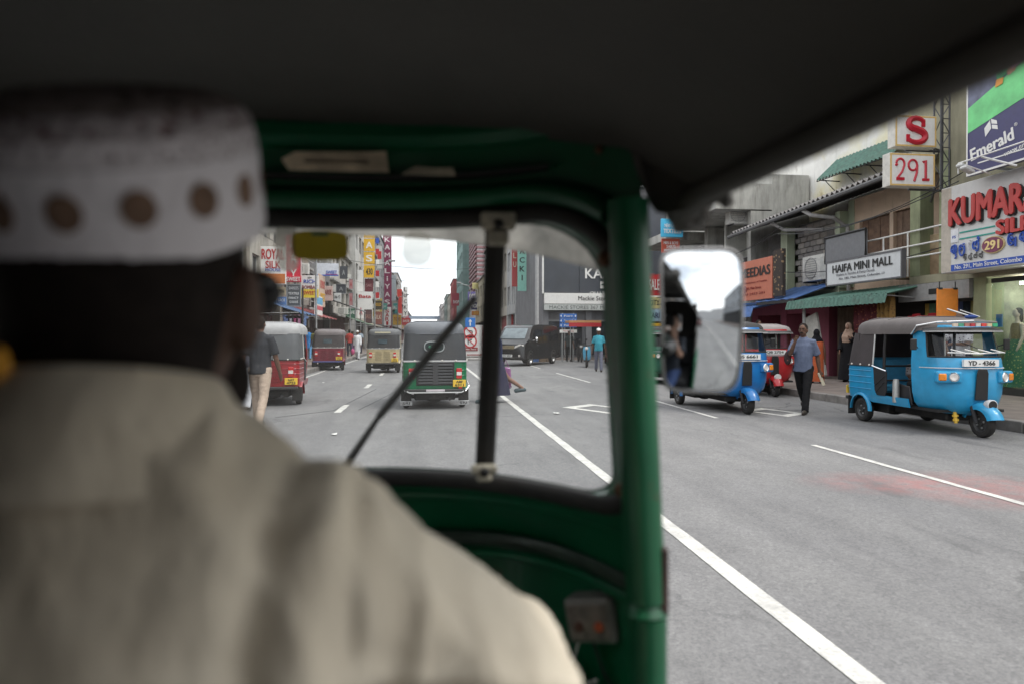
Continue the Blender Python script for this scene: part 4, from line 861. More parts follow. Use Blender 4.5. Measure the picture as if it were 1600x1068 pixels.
# left side signs
MAR = plain((.23,.035,.09), .5, var=.1, dirt=.1)
t = vsign(598.5, 356, 612, 515, 118, 'tall maroon vertical sign with white capitals beside the sky', MAR, 'oKAMALIYAS KS', plain((.75,.68,.68),.5), hs=.62)
t = rs(599, 480, 611, 509, 117.5, 'white lower panel with red letters at the foot of the tall maroon sign', WHITE, [('S', .2, .2, .5, RED, .03), ('A', .42, .2, .5, RED, .03), ('R', .64, .2, .5, RED, .03), ('I', .86, .2, .3, RED, .03)])
p, q = onY(568.5, 352, 76), onY(585.5, 435, 76); W2, H2 = q.x - p.x, p.z - q.z
t = thing('signboard', 'tall yellow vertical sign with white capitals NAS in stacked squares', 'sign', ((p.x+q.x)/2, 76, (p.z+q.z)/2)); M_ = frame((0,0,0), 'S')
n_ = 4
for k, (ch, tm) in enumerate((('N', WHITE), ('A', WHITE), ('S', WHITE), ('430', BLK))):
    zc = H2/2 - H2*(k+.5)/n_; b = MB(); b.box((-W2/2, zc - H2/n_*.46, -.15), (W2/2, zc + H2/n_*.46, 0), M_); b.build('panel', YEL, t)
    text(ch, tm, t, W2*.62, H2/n_*.5, M_ @ Matrix.Translation((0, zc, .006)), .03)
    b = MB(); b.box((-W2/2, zc - H2/n_*.5, -.1), (W2/2, zc - H2/n_*.46, -.02), M_); b.build('divider', WHITE, t)
t = rs(570, 436, 583, 456, 76.3, 'dark maroon panel under the yellow vertical sign', col((.15,.03,.04)), [('SARI', .5, .25, .6, col((.4,.2,.2)))])
for k in range(6):
    rs(587, 372 + 17*k, 592.5, 381 + 17*k, 84, 'small %s banner in the column right of the yellow sign, %s from its top' % ('red' if k % 2 else 'white', ('', 'second', 'third', 'fourth', 'fifth', 'sixth')[k]) if k else 'blue topped banner at the head of the red and white column', (BLUE if k == 0 else (RED if k % 2 else WHITE)), [], group='banner column by the yellow sign')
t = rs(558.5, 456, 582, 498, 72, 'white shoe shop sign with red script lettering', WHITE, [('Bata', .17, .13, .82, RED, .03), ('A', .72, .28, .2, col((.5,.1,.12)), .04, -.27)])
rs(558.5, 422, 567.5, 455.5, 72.2, 'slanted plain white panel rising above the shoe shop sign', WHITE, [])
rs(569, 484, 581, 505, 70, 'dark framed poster below the white shoe shop sign', col((.12,.06,.06)), [('SALE', .5, .3, .7, col((.4,.2,.15)))], rim=BLK)
rs(609, 430, 619, 470, 126, 'pale blue grey blank panel right of the maroon sign', plain((.42,.47,.5), .5), [])
rs(620, 452, 628, 490, 150, 'bright red far banner left of the sky gap', col((.6,.06,.05)), [])
vsign(630, 448, 637, 494, 165, 'white far vertical sign with black letters near the sky gap', WHITE, 'LUCKY', BLK, hs=.7)
t = sign('white signboard with large red lettering half hidden behind the driver', onY(427, 415, 33) , 1.15, 1.75, 'S', WHITE, [('ROYAL', .2, .28, .9, RED, .03), ('SILK', .48, .2, .6, RED, .02), ('HOUSE', .62, .08, .6, BLUE)], extra=[(.03,.72,.97,.98,col((.55,.18,.05)),'orange_panel')])
vsign(446.5, 366, 471, 441, 37, 'red vertical sign with white capitals beside the yellow windscreen sticker', col((.60,.03,.06)), 'DAY', WHITE, rim=col((.6,.45,.45)), hs=.4)
p = onY(459, 436, 37); 
t = rs(447, 431.5, 470.5, 441, 36.9, 'red strip with the word SWEET at the foot of the red vertical sign', col((.60,.03,.06)), [('SWEET', .5, .7, .92, WHITE, .02)])
t = rs(470.5, 430.5, 498, 465.5, 38.5, 'white over yellow sweet shop sign with blue and dark red words', WHITE, [('NEW', .1, .08, .25, BLK), ('RICH', .27, .17, .7, BLUE, .03), ('BOMBAY', .53, .17, .88, DKRED, .03), ('SWEET', .78, .18, .75, RED, .03)], extra=[(.0,.62,1,1,col((.75,.6,.05)),'yellow_panel')])
t = sign('faded pink yellow sign angled along the front right of the sweet shop sign', onX(504, 455, LF + 1.4), 2.2, 1.9, 'L', col((.6,.45,.35)), [('BOMBAY', .3, .25, .8, col((.5,.12,.1))), ('SWEET', .7, .25, .8, YEL)])
t = rs(495, 411.5, 529, 431.5, 43, 'white sign with blue edge and a small red word above the black boxes', plain((.62,.66,.72), .5), [('SWEET', .72, .28, .5, BLUE, .03, .18)], extra=[(0,.9,1,1,BLUE,'blue_edge'), (.4,.86,.95,.9,RED,'red_line')])
t = rs(448, 444, 470, 479, 36, 'grey hanging price board with pale written rows', plain((.10,.105,.11), .5), [('SAREES', .18, .13, .7, plain((.5,.5,.5),.6)), ('TEXTILE', .42, .1, .75, WHITE), ('FANCY', .62, .1, .7, WHITE), ('GOODS', .80, .1, .6, WHITE)], rim=GALV)
t = rs(431, 449, 446, 461, 35, 'small tan board beside the grey price board', col((.4,.33,.22)), [('OPEN', .5, .4, .7, BLK)])
t = sign('striped board in light blue, red and white under the pink yellow sign', onX(499, 481, LF + 1.6), 2.4, 1.3, 'L', WHITE, [], extra=[(0,.05,1,.35,col((.15,.4,.6)),'blue_stripe'), (0,.42,1,.6,col((.55,.1,.12)),'red_stripe')])
for k, (q, lb) in enumerate((((531,416,543,436), 'dark framed glass box jutting out above the black awning'), ((525,444,541,459), 'dark window box with white casing above the black awning'), ((545,436,552,452), 'pink picture panel on the front left of the white shoe shop'), ((545,457,552,478), 'pink red lower picture panel left of the white shoe shop'))):
    rs(*q, 52 + k, lb, (col((.06,.065,.075)) if k < 2 else col((.5,.25,.25))), [('A', .5, .4, .4, (GALV if k < 2 else RED))], rim=(GALV if k else None))
for q, Y, lb, c_, tx, tm in (((503,447,520,470), 45, 'cream and pink sign standing out left of the black awning', (.55,.42,.38), 'SAREE', DKRED), ((522,458,533,472), 47.5, 'small white square sign above the black awning', (.6,.6,.58), 'No 12', BLK), ((583,470,597,484), 92, 'black and yellow sign at the foot of the tall maroon sign', (.06,.05,.03), 'GOLD', YEL), ((584,487,597,507), 90, 'brown red poster sign at the foot of the tall maroon sign', (.25,.09,.07), 'SILK', col((.6,.5,.4))), ((613,474,621,490), 132, 'teal sign right of the tall maroon sign', (.06,.28,.27), 'BAG', WHITE), ((614,492,627,508), 126, 'orange yellow sign low beside the tall maroon sign', (.6,.36,.06), 'TOYS', DKRED), ((628,497,641,508), 150, 'red low sign near the roof of the green three-wheeler', (.5,.06,.06), 'SHOE', WHITE), ((433,464,447,476), 34, 'blue and white low sign behind the driver\'s ear', (.10,.2,.42), 'LACE', WHITE), ((540,482,556,497), 62, 'dark green low sign under the black awning', (.05,.14,.09), 'CAFE', WHITE), ((589,384,597,420), 96, 'narrow pale vertical banner between the yellow and maroon signs', (.5,.5,.48), 'I', RED)):
    rs(*q, Y, lb, col(c_), [(tx, .42, .34, .78, tm)])
b = MB(); b.add([(LF, 46.5, 4.3), (LF, 58, 4.3), (LF + 2.6, 58, 3.4), (LF + 2.6, 46.5, 3.4)], [(0,1,2,3)]); t = thing('awning', 'dark sagging cloth awning over the left pavement', 'awning', (LF, 52, 4)); b.build('canopy', plain((.035,.04,.045), .8), t, w=True, solid=.03)
b = MB()
for y in (46.6, 50, 54, 57.9): b.tube([(LF + 2.6, y, 3.4), (LF + 2.6, y, .15)], .04, 6)
b.tube([(LF + 2.6, 46.5, 3.42), (LF + 2.6, 58, 3.42)], .05, 6); b.build('pole', GALV, t, w=True)
for k, c_ in enumerate(((.18,.25,.5), (.5,.52,.6), (.4,.08,.2), (.5,.25,.4), (.2,.3,.55))):
    p = onY(448 + 6.5*k, 492, 38); b = MB(); q = MB(); b.prism([(-.16,0),(-.28,-.12),(-.22,-.22),(-.15,-.16),(-.15,-.6),(.15,-.6),(.15,-.16),(.22,-.22),(.28,-.12),(.16,0)], lambda a, z, d: p + V((a, d, z)), -.03, .03); tag(b.build('hanging_shirt', cloth(c_)), ('blue', 'white', 'dark pink', 'lilac', 'azure')[k] + ' small shirt hung on a line in front of the left shops', 'shirt', 'shirts hung on the left')
for k in range(12):
    px = 640 - 4.2 * k + (2 if k % 2 else -2); Y = 215 - 11*k; p = onY(px, 0, Y)
    c_ = random.choice([(.4,.06,.06),(.05,.2,.35),(.5,.5,.45),(.45,.35,.1),(.1,.3,.25),(.5,.1,.15)])
    sign('small coloured signboard crowded along the far left side', (p.x - .6, Y, 3.6 + 4 * random.random()), 1.4, 2.4 if k % 3 else 1.1, 'S', col(c_), [('SHOP', .5, .25, .7, WHITE)], group='signs crowded along the far left')
# street signs on the island
IS = onY(735, 560, 40.6)
b = MB(); b.box((IS.x - .8, 40.2, -.01), (IS.x + 1.1, 50, .16)); b.build('traffic_island', CONC, kind='structure', bevel=.03)
b = MB(); b.prism([(-.25,0),(.25,0),(.12,.5),(.12,.85),(-.12,.85),(-.12,.5)], lambda a, z, d: V((IS.x + .2 + d, 41.2 + a, .16 + z)), -.6, .8); tag(b.build('concrete_barrier', CONC), 'short concrete barrier at the nose of the traffic island', 'barrier')
t = thing('street_sign', 'pole with blue arrow square and two round red no turn signs on white board', 'sign', (IS.x, 40.8, .16)); M_ = frame((0,0,0), 'S')
b = MB(); b.tube([(0,.06,0),(0,.06,3.6)], .04, 8); b.build('pole', GALV, t)
def zc(py): return onY(735, py, 40.8).z - .16
b = MB(); b.box((-.30, zc(504)-.28, 0), (.30, zc(504)+.28, .03), M_); o = b.build('blue_square', col((.02,.16,.5)), t, bevel=.01)
b = MB(); z = zc(504); b.box((-.035, z-.2, .031), (.035, z+.08, .04), M_); b.prism([(-.11,.05),(0,.2),(.11,.05)], lambda a, c_, d: M_ @ V((a, z + c_, .031 + d)), 0, .009); b.build('arrow', WHITE, o)
b = MB(); b.box((-.25, zc(556), -.05), (.85, zc(508), -.01), M_); b.build('white_board', plain((.6,.58,.56), .5), t)
b = MB(); z0, z1 = zc(556), zc(508)
b.box((-.2, z0 + .06, -.009), (.8, z0 + .12, -.002), M_); b.box((.74, z0 + .121, -.009), (.8, z1 - .06, -.002), M_); b.build('red_rule', DKRED, t)
for py, dx, fl in ((519, 0, 1), (533, 0, -1)):
    z = zc(py); R0 = .40
    b = MB(); b.lathe([(0,0),(R0*.78,0),(R0*.78,.012),(0,.012)], 20, M_ @ Matrix.Translation((dx, z, .0)) @ Matrix.Rotation(-pi/2, 4, 'Y')); o = b.build('disc', WHITE, t)
    b = MB(); b.lathe([(R0*.78,0),(R0,0),(R0,.018),(R0*.78,.018),(R0*.78,0)], 20, M_ @ Matrix.Translation((dx, z, 0)) @ Matrix.Rotation(-pi/2, 4, 'Y')); b.build('red_ring', RED, o)
    b = MB(); b.tube([M_ @ V((dx + fl*.12, z - .18, .016)), M_ @ V((dx + fl*.12, z + .06, .016)), M_ @ V((dx - fl*.1, z + .1, .016))], .035, 5); b.build('turn_arrow', BLK, o)
    b = MB(); b.tube([M_ @ V((dx - .22, z + .22, .03)), M_ @ V((dx + .22, z - .22, .03))], .03, 5); b.build('red_bar', RED, o)
b = MB(); z = zc(545); b.box((-.35, z - .1, .0), (.45, z + .1, .02), M_); b.build('red_plate', DKRED, t); text('No Turn', WHITE, t, .6, .1, M_ @ Matrix.Translation((.05, z, .022)), .01)
# blue direction signs
D0 = onY(888, 560, 38.3)
t = thing('direction_sign', 'three blue direction panels on twin posts in front of the corner store', 'sign', (D0.x, 38.3, 0))
for k, s_ in enumerate(('Fort', 'Town Hall', 'Pettah')):
    zz = onY(888, 493.8 + 7.3*k, 38.3).z; b = MB(); b.box((-.5, zz - .115, 0), (.48, zz + .115, .04), M_); o = b.build('panel', col((.03,.15,.48)), t, bevel=.01); text(s_, WHITE, o, .5, .1, M_ @ Matrix.Translation((0, zz, .042)), .01)
    b = MB(); b.prism([(-.48,0),(-.40,.07),(-.40,-.07)], lambda a, c_, d: M_ @ V((a, zz + c_, .042 + d)), 0, .008); b.prism([(.46,0),(.38,.07),(.38,-.07)], lambda a, c_, d: M_ @ V((a, zz + c_, .042 + d)), 0, .008); b.build('arrow', WHITE, o)
zz = onY(888, 517.5, 38.3).z; b = MB(); b.box((-.5, zz - .09, 0), (.5, zz + .09, .03), M_); o = b.build('white_panel', WHITE, t); text('No Parking', RED, o, .6, .09, M_ @ Matrix.Translation((0, zz, .032)), .01)
b = MB()
for x in (-.34, .3): b.tube([(x, .05, 0), (x, .05, onY(888, 489, 38.3).z)], .045, 8)
b.build('post', GALV, t)
b = MB(); p = onY(839, 0, 39.4); b.tube([(p.x, 39.4, .0), (p.x, 39.4, 9)], .11, 10); tag(b.build('utility_pole', plain((.38,.38,.38), .7, dirt=.3)), 'plain grey utility pole at the left edge of the slate store', 'pole')
# left pavement poles
for px, py, h_, lb in ((494, 0, 6, 'pale slender pole on the left pavement beside the blue clothed person'), (473, 0, 3.2, 'thin dark railing pole at the left kerb near the red three-wheeler')):
    p = onY(px, 0, 36 if h_ > 5 else 26); b = MB(); b.tube([(p.x, p.y, .15), (p.x, p.y, h_)], .05 if h_ > 5 else .035, 8); tag(b.build('pole', GALV if h_ > 5 else DARK), lb, 'pole')
# street lamps far ahead, overhead wires
def lamp(x, y, s_, lb):
    t = thing('street_lamp', lb, 'lamp', (x, y, .15)); b = MB(); b.tube([(0,0,0),(0,0,7.4),(s_*.25,0,8.0),(s_*1.7,0,8.4)], [.09,.06,.05,.04], 8); b.build('post', GALV, t)
    b = MB(); b.box((s_*1.6 - .3, -.13, 8.33), (s_*1.6 + .35, .13, 8.5)); b.build('lamp_head', plain((.3,.3,.3), .5), t, bevel=.04)
lamp(6.0, 92, -1, 'street lamp reaching over the road right of the sky gap'); lamp(5.7, 150, -1, 'farther street lamp on the right side'); lamp(-4.8, 66, 1, 'street lamp on the left before the tall maroon sign'); lamp(-4.8, 120, 1, 'farther street lamp on the left side')
t = thing('overhead_cables', 'slack dark cables strung along the upper fronts on the right', 'cable', (RF - .3, 26, 5)); b = MB()
for z, x, sg in ((4.9, -.6, .35), (5.1, -.5, .5), (3.6, -.4, .25)):
    for y_ in (14, 22, 30):
        b.tube([(RF + x, y_ + 8*k/8, z + .12*(y_-14)/8*.2 - sg * 4 * (k/8) * (1 - k/8)) for k in range(9)], .012, 4, caps=False)
b.build('cable', BLK, t, w=True)
t = thing('gantry', 'far footbridge beam with flat signs crossing the street near the vanishing point', 'bridge', (0, 250, 0)); b = MB(); b.box((-9, 249, 7.5), (9, 250.5, 8.6)); b.build('beam', plain((.3,.36,.45), .7), t, w=True)
b = MB(); b.box((-9, 249.2, 0), (-8.4, 250.3, 7.5)); b.box((8.4, 249.2, 0), (9, 250.3, 7.5)); b.build('pier', CONC, t, w=True)
# ================================================================== VEHICLES
def sgnp(v, p): return math.copysign(abs(v) ** p, v)
def wheel(parent, c, r=.2, wd=.11, rim=None):
    M_ = Matrix.Translation(c)
    b = MB(); h = wd/2
    b.lathe([(r*.62,-h*.8),(r*.8,-h),(r*.94,-h*.85),(r,-h*.4),(r,h*.4),(r*.94,h*.85),(r*.8,h),(r*.62,h*.8),(r*.62,-h*.8)], 24, M_)
    o = b.build('wheel', TYRE, parent, smooth=30)
    b = MB(); b.lathe([(0,-h*.55),(r*.16,-h*.7),(r*.2,-h*.35),(r*.5,-h*.3),(r*.6,-h*.75),(r*.62,-h*.8),(r*.62,h*.8),(r*.6,h*.75),(r*.5,h*.3),(r*.2,h*.35),(r*.16,h*.7),(0,h*.55)], 20, M_); b.build('rim', rim or plain((.06,.06,.06), .5, .3, dirt=.4), o, smooth=40)
    b = MB()
    for k in range(4):
        a = k*pi/2 + .4
        for s in (-1, 1): b.lathe([(0, s*h*.5),(.016, s*h*.5),(.016, s*h*.72),(0, s*h*.75)], 6, M_ @ Matrix.Translation((0, r*.33*cos(a), r*.33*sin(a))))
    b.build('wheel_nut', GALV, o)
    return o
LENS_R = plain((.5,.02,.02), .2, var=.1, dirt=0, coat=.5); LENS_W = plain((.7,.66,.62), .15, var=.1, dirt=0, coat=.5); LENS_O = plain((.75,.24,.02), .2, var=.2, scale=30, dirt=0, coat=.5)
PLATEY = plain((.80,.52,.05), .45, var=.04, dirt=.1); PLATEW = plain((.74,.74,.72), .4, var=.04, dirt=.1)
def I4(x, y, z): return Matrix.Translation((x, y, z))
def frameF(p):    # plane facing +y (front of vehicle): text reads with x to the left
    return Matrix([(-1,0,0,p[0]),(0,0,1,p[1]),(0,1,0,p[2]),(0,0,0,1)])
def frameB(p):
    return Matrix([(1,0,0,p[0]),(0,0,-1,p[1]),(0,1,0,p[2]),(0,0,0,1)])
def upath(Wx, yr, yf, rc, step=.06):
    """U seen from above: left front -> rear -> right front"""
    ps = []; n_ = int((yf - yr - rc) / step)
    for i in range(n_ + 1): ps.append((-Wx, yf + (yr + rc - yf) * i / n_))
    for k in range(1, 6): a = pi + pi/2 * k / 6; ps.append((-Wx + rc + rc*cos(a), yr + rc + rc*sin(a)))
    for k in range(7): ps.append((-Wx + rc + (2*Wx - 2*rc) * k / 6, yr))
    for k in range(1, 6): a = -pi/2 + pi/2 * k / 6; ps.append((Wx - rc + rc*cos(a), yr + rc + rc*sin(a)))
    for i in range(n_ + 1): ps.append((Wx, yr + rc + (yf - yr - rc) * i / n_))
    return ps
def tuk(label, loc, rz, bc, cc, rear='grille', plate='', front=True, roofc=None, seat=None, lamp3=True, group='three-wheelers in the street', detail=True, visor=True, plate_front=''):
    P_ = paint(bc); CV = plain(cc, .75, var=.14, scale=4, dirt=.25, bmp=.25, bscale=25); RC = plain(roofc, .7, var=.14, scale=3, dirt=.3, bmp=.25, bscale=25) if roofc else CV
    t = thing('auto_rickshaw', label, 'auto rickshaw', loc, rz, group)
    W_x, yr, yf = .62, -1.2, .45
    ps = upath(W_x, yr, yf, .14); ts = [i / 7 for i in range(8)]
    def zt(x, y):
        if y < -.42: return .94
        if y < -.16: s = (y + .42) / .26; s = s*s*(3 - 2*s); return .94 - .46 * s
        return .48
    def zb(x, y):
        if abs(x) > .55 and abs(y + .75) < .27: return max(.36, .2 + sqrt(.27**2 - (y + .75)**2))
        return .40 if y < -.9 else .35
    rows = []
    for s in ts:
        r = []
        for x, y in ps:
            a, b_ = zb(x, y), zt(x, y); z = a + (b_ - a) * s; k = 1 - .05 * max(0, (.55 - z) / .2)**2; r.append((x * k, y if y > -.9 else -.9 + (y + .9) * k, z))
        rows.append(r)
    b = MB(); b.grid(rows); body = b.build('body', P_, t, smooth=40, solid=.02)
    for z in (.56, .66, .76, .86):
        pts = [(x * 1.005, y * (1.003 if y < -1 else 1), z) for x, y in ps if y < -.45 and not (rear == 'grille' and abs(x) < .5) and (z > .5)]
        segs = [[p for p in pts if p[0] < -.4], [p for p in pts if p[0] > .4]] if rear == 'grille' else [pts]
        b = MB()
        for s_ in segs:
            if len(s_) > 1: b.tube(s_, .007, 5)
        b.build('pressed_rib', P_, body)
    # canopy: quarter curtains and back, then the roof
    q = [(x, y) for x, y in upath(W_x, yr, -.42, .14, .1)]
    rows = []
    for z, k, e in ((.93, 1.0, 0), (1.1, .985, .03), (1.3, .965, .075), (1.47, .955, .13)): rows.append([(x * k, y + (e if y < -.9 else 0), z) for x, y in q])
    b = MB(); b.grid(rows); back = b.build('canopy_back', CV, t, smooth=50, solid=.012)
    b = MB(); b.tube([(x * 1.01, y - .008 if y < -1 else y, .94) for x, y in q], .012, 6); b.build('piping', plain((.55,.55,.53), .5) if rear != 'hooks' else RUB, t)
    if rear == 'hooks' or detail:
        b = MB()
        for x in (-.4, -.13, .13, .4): b.ball((x, -1.215, .95), .018, 6, 4)
        for y in (-1.0, -.75, -.5):
            for s in (-1, 1): b.ball((s * .632, y, .955), .018, 6, 4)
        b.build('canopy_stud', plain((.7,.66,.6), .5), t)
    b = MB()
    for s in (-1, 1): b.tube([(s * W_x, -.42, .94), (s * W_x * .955, -.40, 1.47)], .012, 6)
    b.build('curtain_edge', plain((.6,.6,.58), .5), t)
    y0_, y1_ = -1.09, .84; cyy, hy = (y0_ + y1_)/2, (y1_ - y0_)/2
    rows = []
    for z, k in ((1.45, 1.0), (1.52, 1.0), (1.585, .985), (1.64, .94), (1.675, .86), (1.70, .68), (1.712, .4), (1.715, .05)):
        r = []
        for i in range(44):
            a = 2*pi*i/44; x = .605 * sgnp(cos(a), .42) * k; y = cyy + hy * sgnp(sin(a), .30) * (k if k > .9 else k)
            zz = z - (.03 * max(0, y - .3) if z > 1.5 else 0) + .004 * sin(y * 9) * (1 if .5 < k < .98 else 0)
            if y > .6 and z < 1.5: zz = 1.5
            r.append((x, y, zz))
        rows.append(r)
    b = MB(); b.grid(rows, True); b.build('roof', RC, t, smooth=50, solid=.012)
    b = MB()
    for y in (-.72, -.2, .3): b.tube([(x_, y, 1.715 - .05 * max(0, abs(x_) - .35) / .2 - (.12 * max(0, abs(x_) - .5) / .1)) for x_ in (-.55, -.5, -.35, -.15, .15, .35, .5, .55)], .009, 5)
    b.build('roof_bow', RC, t)
    # floor, seats, frame posts
    b = MB(); b.box((-.5, -1.12, .33), (.5, .95, .37)); b.box((-.52, -1.1, .371), (.52, -.45, .5)); b.build('floor', BLACK, t)
    b = MB(); b.box((-.40, -1.05, .17), (.40, -.35, .325)); b.box((-.30, -.349, .20), (.30, .85, .325)); b.build('chassis', plain((.015,.015,.015), .8, dirt=.4), t, bevel=.02)
    b = MB(); b.box((-.54, -.98, .5), (.54, -.42, .64)); b.box((-.54, -1.1, .6), (.54, -.97, 1.06)); b.build('bench', plain(seat or (.03,.03,.03), .6, dirt=.1), t, bevel=.04)
    b = MB(); b.box((-.28, .0, .37), (.28, .26, .62)); b.box((-.32, -.04, .62), (.32, .30, .72)); b.build('driver_seat', BLACK, t, bevel=.03)
    b = MB()
    for s in (-1, 1): b.tube([(s*.59, -.17, .48), (s*.585, -.17, 1.2), (s*.575, -.15, 1.5)], .022, 6)
    b.tube([(-.58, -.17, .95), (.58, -.17, .95)], .018, 6); b.tube([(-.58, -.17, .72), (.58, -.17, .72)], .018, 6); b.build('hoop', BLACK, t)
    if detail:
        for s in (-1, 1):
            poly = [(-.40,.93),(-.05,.86),(-.05,.56),(-.09,.48),(-.30,.48),(-.36,.56)]
            b = MB(); b.prism(poly, lambda y, z, d: V((s*(.615 + d), y, z)), 0, .012); o = b.build('door_net', plain((.015,.015,.016), .6), t)
            b = MB(); b.tube([(s*.63, -.42, .945), (s*.63, -.05, .875)], .014, 6); b.build('hand_rail', CHROME, o)
            b = MB(); b.tube([(s*.63, -.36, .62), (s*.63, -.08, .80)], .006, 4); b.tube([(s*.63, -.33, .52), (s*.63, -.1, .7)], .006, 4); b.build('net_fold', DARK, o)
    # front cowl with windscreen
    R_ = [(.31,.36,.98),(.36,.46,1.05),(.45,.53,1.10),(.60,.565,1.13),(.80,.58,1.14),(.98,.585,1.12),(1.07,.585,1.095),(1.105,.583,1.08),(1.13,.58,1.07),(1.20,.577,1.04),(1.30,.568,1.0),(1.40,.558,.96),(1.495,.55,.92),(1.52,.547,.905),(1.58,.54,.87)]
    yb = .48; na = 30
    def cowl(W_, yq, a): return (W_ * sgnp(sin(a), .72), yb + (yq - yb) * max(0, cos(a)) ** .72)
    rows = [[(*cowl(W_, yq, -pi/2 + pi*i/na), z) for i in range(na + 1)] for z, W_, yq in R_]
    isg = lambda i, j: 8 <= i < 12 and 4 <= j < na - 4
    b = MB(); b.grid(rows, keep=lambda i, j: not isg(i, j)); b.build('cowl', P_, t, smooth=45, solid=.018)
    b = MB(); b.grid(rows, keep=isg); b.build('windscreen', glass((.86,.9,.9), .035, 'screen'), t, smooth=60)
    lo = [V(rows[8][j]) for j in range(4, na - 3)]; hi = [V(rows[12][j]) for j in range(na - 4, 3, -1)]; r1 = [V(rows[i][na-4]) for i in (9,10,11)]; r0 = [V(rows[i][4]) for i in (11,10,9)]
    b = MB(); b.tube(lo + r1 + hi + r0, .014, 6, True); b.build('seal', RUB, t)
    b = MB(); b.tube([V(rows[10][na//2 - 3]) * 1.0 + V((0,.02,-.12)), V(rows[10][na//2 + 3]) + V((0,.02,.05))], .007, 5); b.build('wiper', BLK, t)
    if visor:
        vr = []
        for k, (dy, dz) in enumerate(((.0, .0), (.07, -.015), (.12, -.03), (.145, -.06))):
            vr.append([(cowl(.545 + dy*.2, .95, -pi/2*.92 + pi*.92*i/na)[0], cowl(.545, .93, -pi/2*.92 + pi*.92*i/na)[1] + dy, 1.545 + dz) for i in range(na + 1)])
        b = MB(); b.grid(vr); b.build('visor', plain((.025,.025,.025), .5), t, smooth=50, solid=.008)
        b = MB(); b.tube(vr[-1], .008, 5); b.build('visor_rim', plain((.45,.45,.45), .4), t)
    if front:
        for s in (-1, 1):
            M_ = I4(s*.405, 1.02, .845) @ Matrix.Rotation(-s*radians(22), 4, 'Z')
            b = MB(); b.box((-.16,-.1,-.085), (.16,.075,.085), M_); o = b.build('headlight', P_, t, bevel=.03, segs=2)
            b = MB(); b.lathe([(0,.076),(.045,.082),(.055,.076),(.06,.07)], 16, M_ @ I4(-s*.055, 0, 0) @ Matrix.Rotation(pi/2, 4, 'Z')); b.build('lens', LENS_W, o)
            b = MB(); b.lathe([(.055,.07),(.064,.085),(.072,.07)], 16, M_ @ I4(-s*.055, 0, 0) @ Matrix.Rotation(pi/2, 4, 'Z')); b.build('bezel', CHROME, o)
            b = MB(); b.box((-.05,.02,-.05), (.05,.09,.05), M_ @ I4(s*.085, 0, 0)); b.build('indicator', LENS_O, o, bevel=.012)
        b = MB(); pl = [(-.095,.52),(.095,.52),(.085,.90),(.065,.96),(-.065,.96),(-.085,.90)]
        b.prism(pl, lambda x, z, d: V((x, 1.155 - .25*max(0,.62-z) + d, z)), 0, .02); b.build('front_grille', BLACK, t, bevel=.006)
        b = MB(); b.box((-.26, 1.10, .995), (.26, 1.145, 1.095)); b.build('number_plate', PLATEW, t)
        if plate_front: text(plate_front, BLK, t, .40, .065, frameF((0, 1.147, 1.045)), .02, .003)
        b = MB(); b.tube([(cowl(.583, 1.14, a)[0], cowl(.583, 1.145, a)[1], .97) for a in [(-.5 + i/16)*pi*.9 for i in range(17)]], .008, 5); b.build('trim_line', plain((.6,.6,.6), .4), t)
    # front wheel, fork, mudguard
    wheel(t, (0, 1.17, .2), .2, .11)
    b = MB()
    for s in (-1, 1): b.tube([(s*.09, 1.17, .2), (s*.09, 1.08, .42), (s*.03, 1.02, .6)], [.025,.03,.03], 8)
    b.build('fork', DARK, t)
    b = MB(); rows = []
    for i in range(12):
        a = radians(15 + 150 * i / 11); r = []
        for j, (xx, dr) in enumerate(((-.105,-.07),(-.1,-.01),(-.06,.02),(0,.03),(.06,.02),(.1,-.01),(.105,-.07))): r.append((xx, 1.17 + (.255 + dr) * cos(a) * 1.15, .21 + (.255 + dr) * sin(a)))
        rows.append(r)
    b.grid(rows); mg = b.build('mudguard', P_, t, smooth=50, solid=.01)
    if lamp3:
        b = MB(); b.lathe([(0,-.05),(.06,-.05),(.075,.0),(.075,.05),(.064,.055)], 16, I4(0, 1.30, .47) @ Matrix.Rotation(pi/2, 4, 'Z')); b.build('spot_lamp', plain((.6,.6,.6), .4), mg)
        b = MB(); b.lathe([(0,.056),(.064,.056)], 16, I4(0, 1.30, .47) @ Matrix.Rotation(pi/2, 4, 'Z')); b.build('spot_lens', LENS_W if lamp3 == 2 else BLACK, mg)
    b = MB(); b.tube([(-.34,.74,1.0),(-.2,.68,1.02),(0,.7,1.0),(.2,.68,1.02),(.34,.74,1.0)], .016, 6); b.tube([(0,.7,1.0),(0,.9,.6)], .03, 6); b.build('handlebar', BLACK, t)
    for s in (-1, 1):
        wheel(t, (s*.56, -.75, .2), .2, .12)
        b = MB(); rows = []
        for i in range(13):
            a = radians(0 + 180 * i / 12); rows.append([(s*xx, -.75 + (.285 + dr) * cos(a), .2 + (.285 + dr) * sin(a)) for xx, dr in ((.60,0),(.635,.0),(.65,-.012),(.652,-.035))])
        b.grid(rows); b.build('fender', P_, t, smooth=50, solid=.008)
        if front:
            b = MB(); b.tube([(s*.58,.62,1.25),(s*.70,.72,1.3)], .009, 5); o = b.build('side_mirror', BLACK, t)
            b = MB(); b.box((-.05,-.012,-.08),(.05,.012,.08), I4(s*.72,.73,1.3)); b.build('mirror_head', BLACK, o, bevel=.01)
        # mud flap
        b = MB(); b.box((s*.56 - .1, -1.06, .10), (s*.56 + .1, -1.045, .38)); f = b.build('mud_flap', RUB, t)
        if rear == 'grille':
            b = MB(); b.box((s*.56 - .115, -1.075, .07), (s*.56 + .115, -1.061, .16)); b.build('flap_plate', plain((.5,.5,.5), .3, .7, var=.4, scale=12), f, bevel=.02)
            text('SRI', BLK, f, .14, .05, frameB((s*.56, -1.076, .115)), .01, .003)
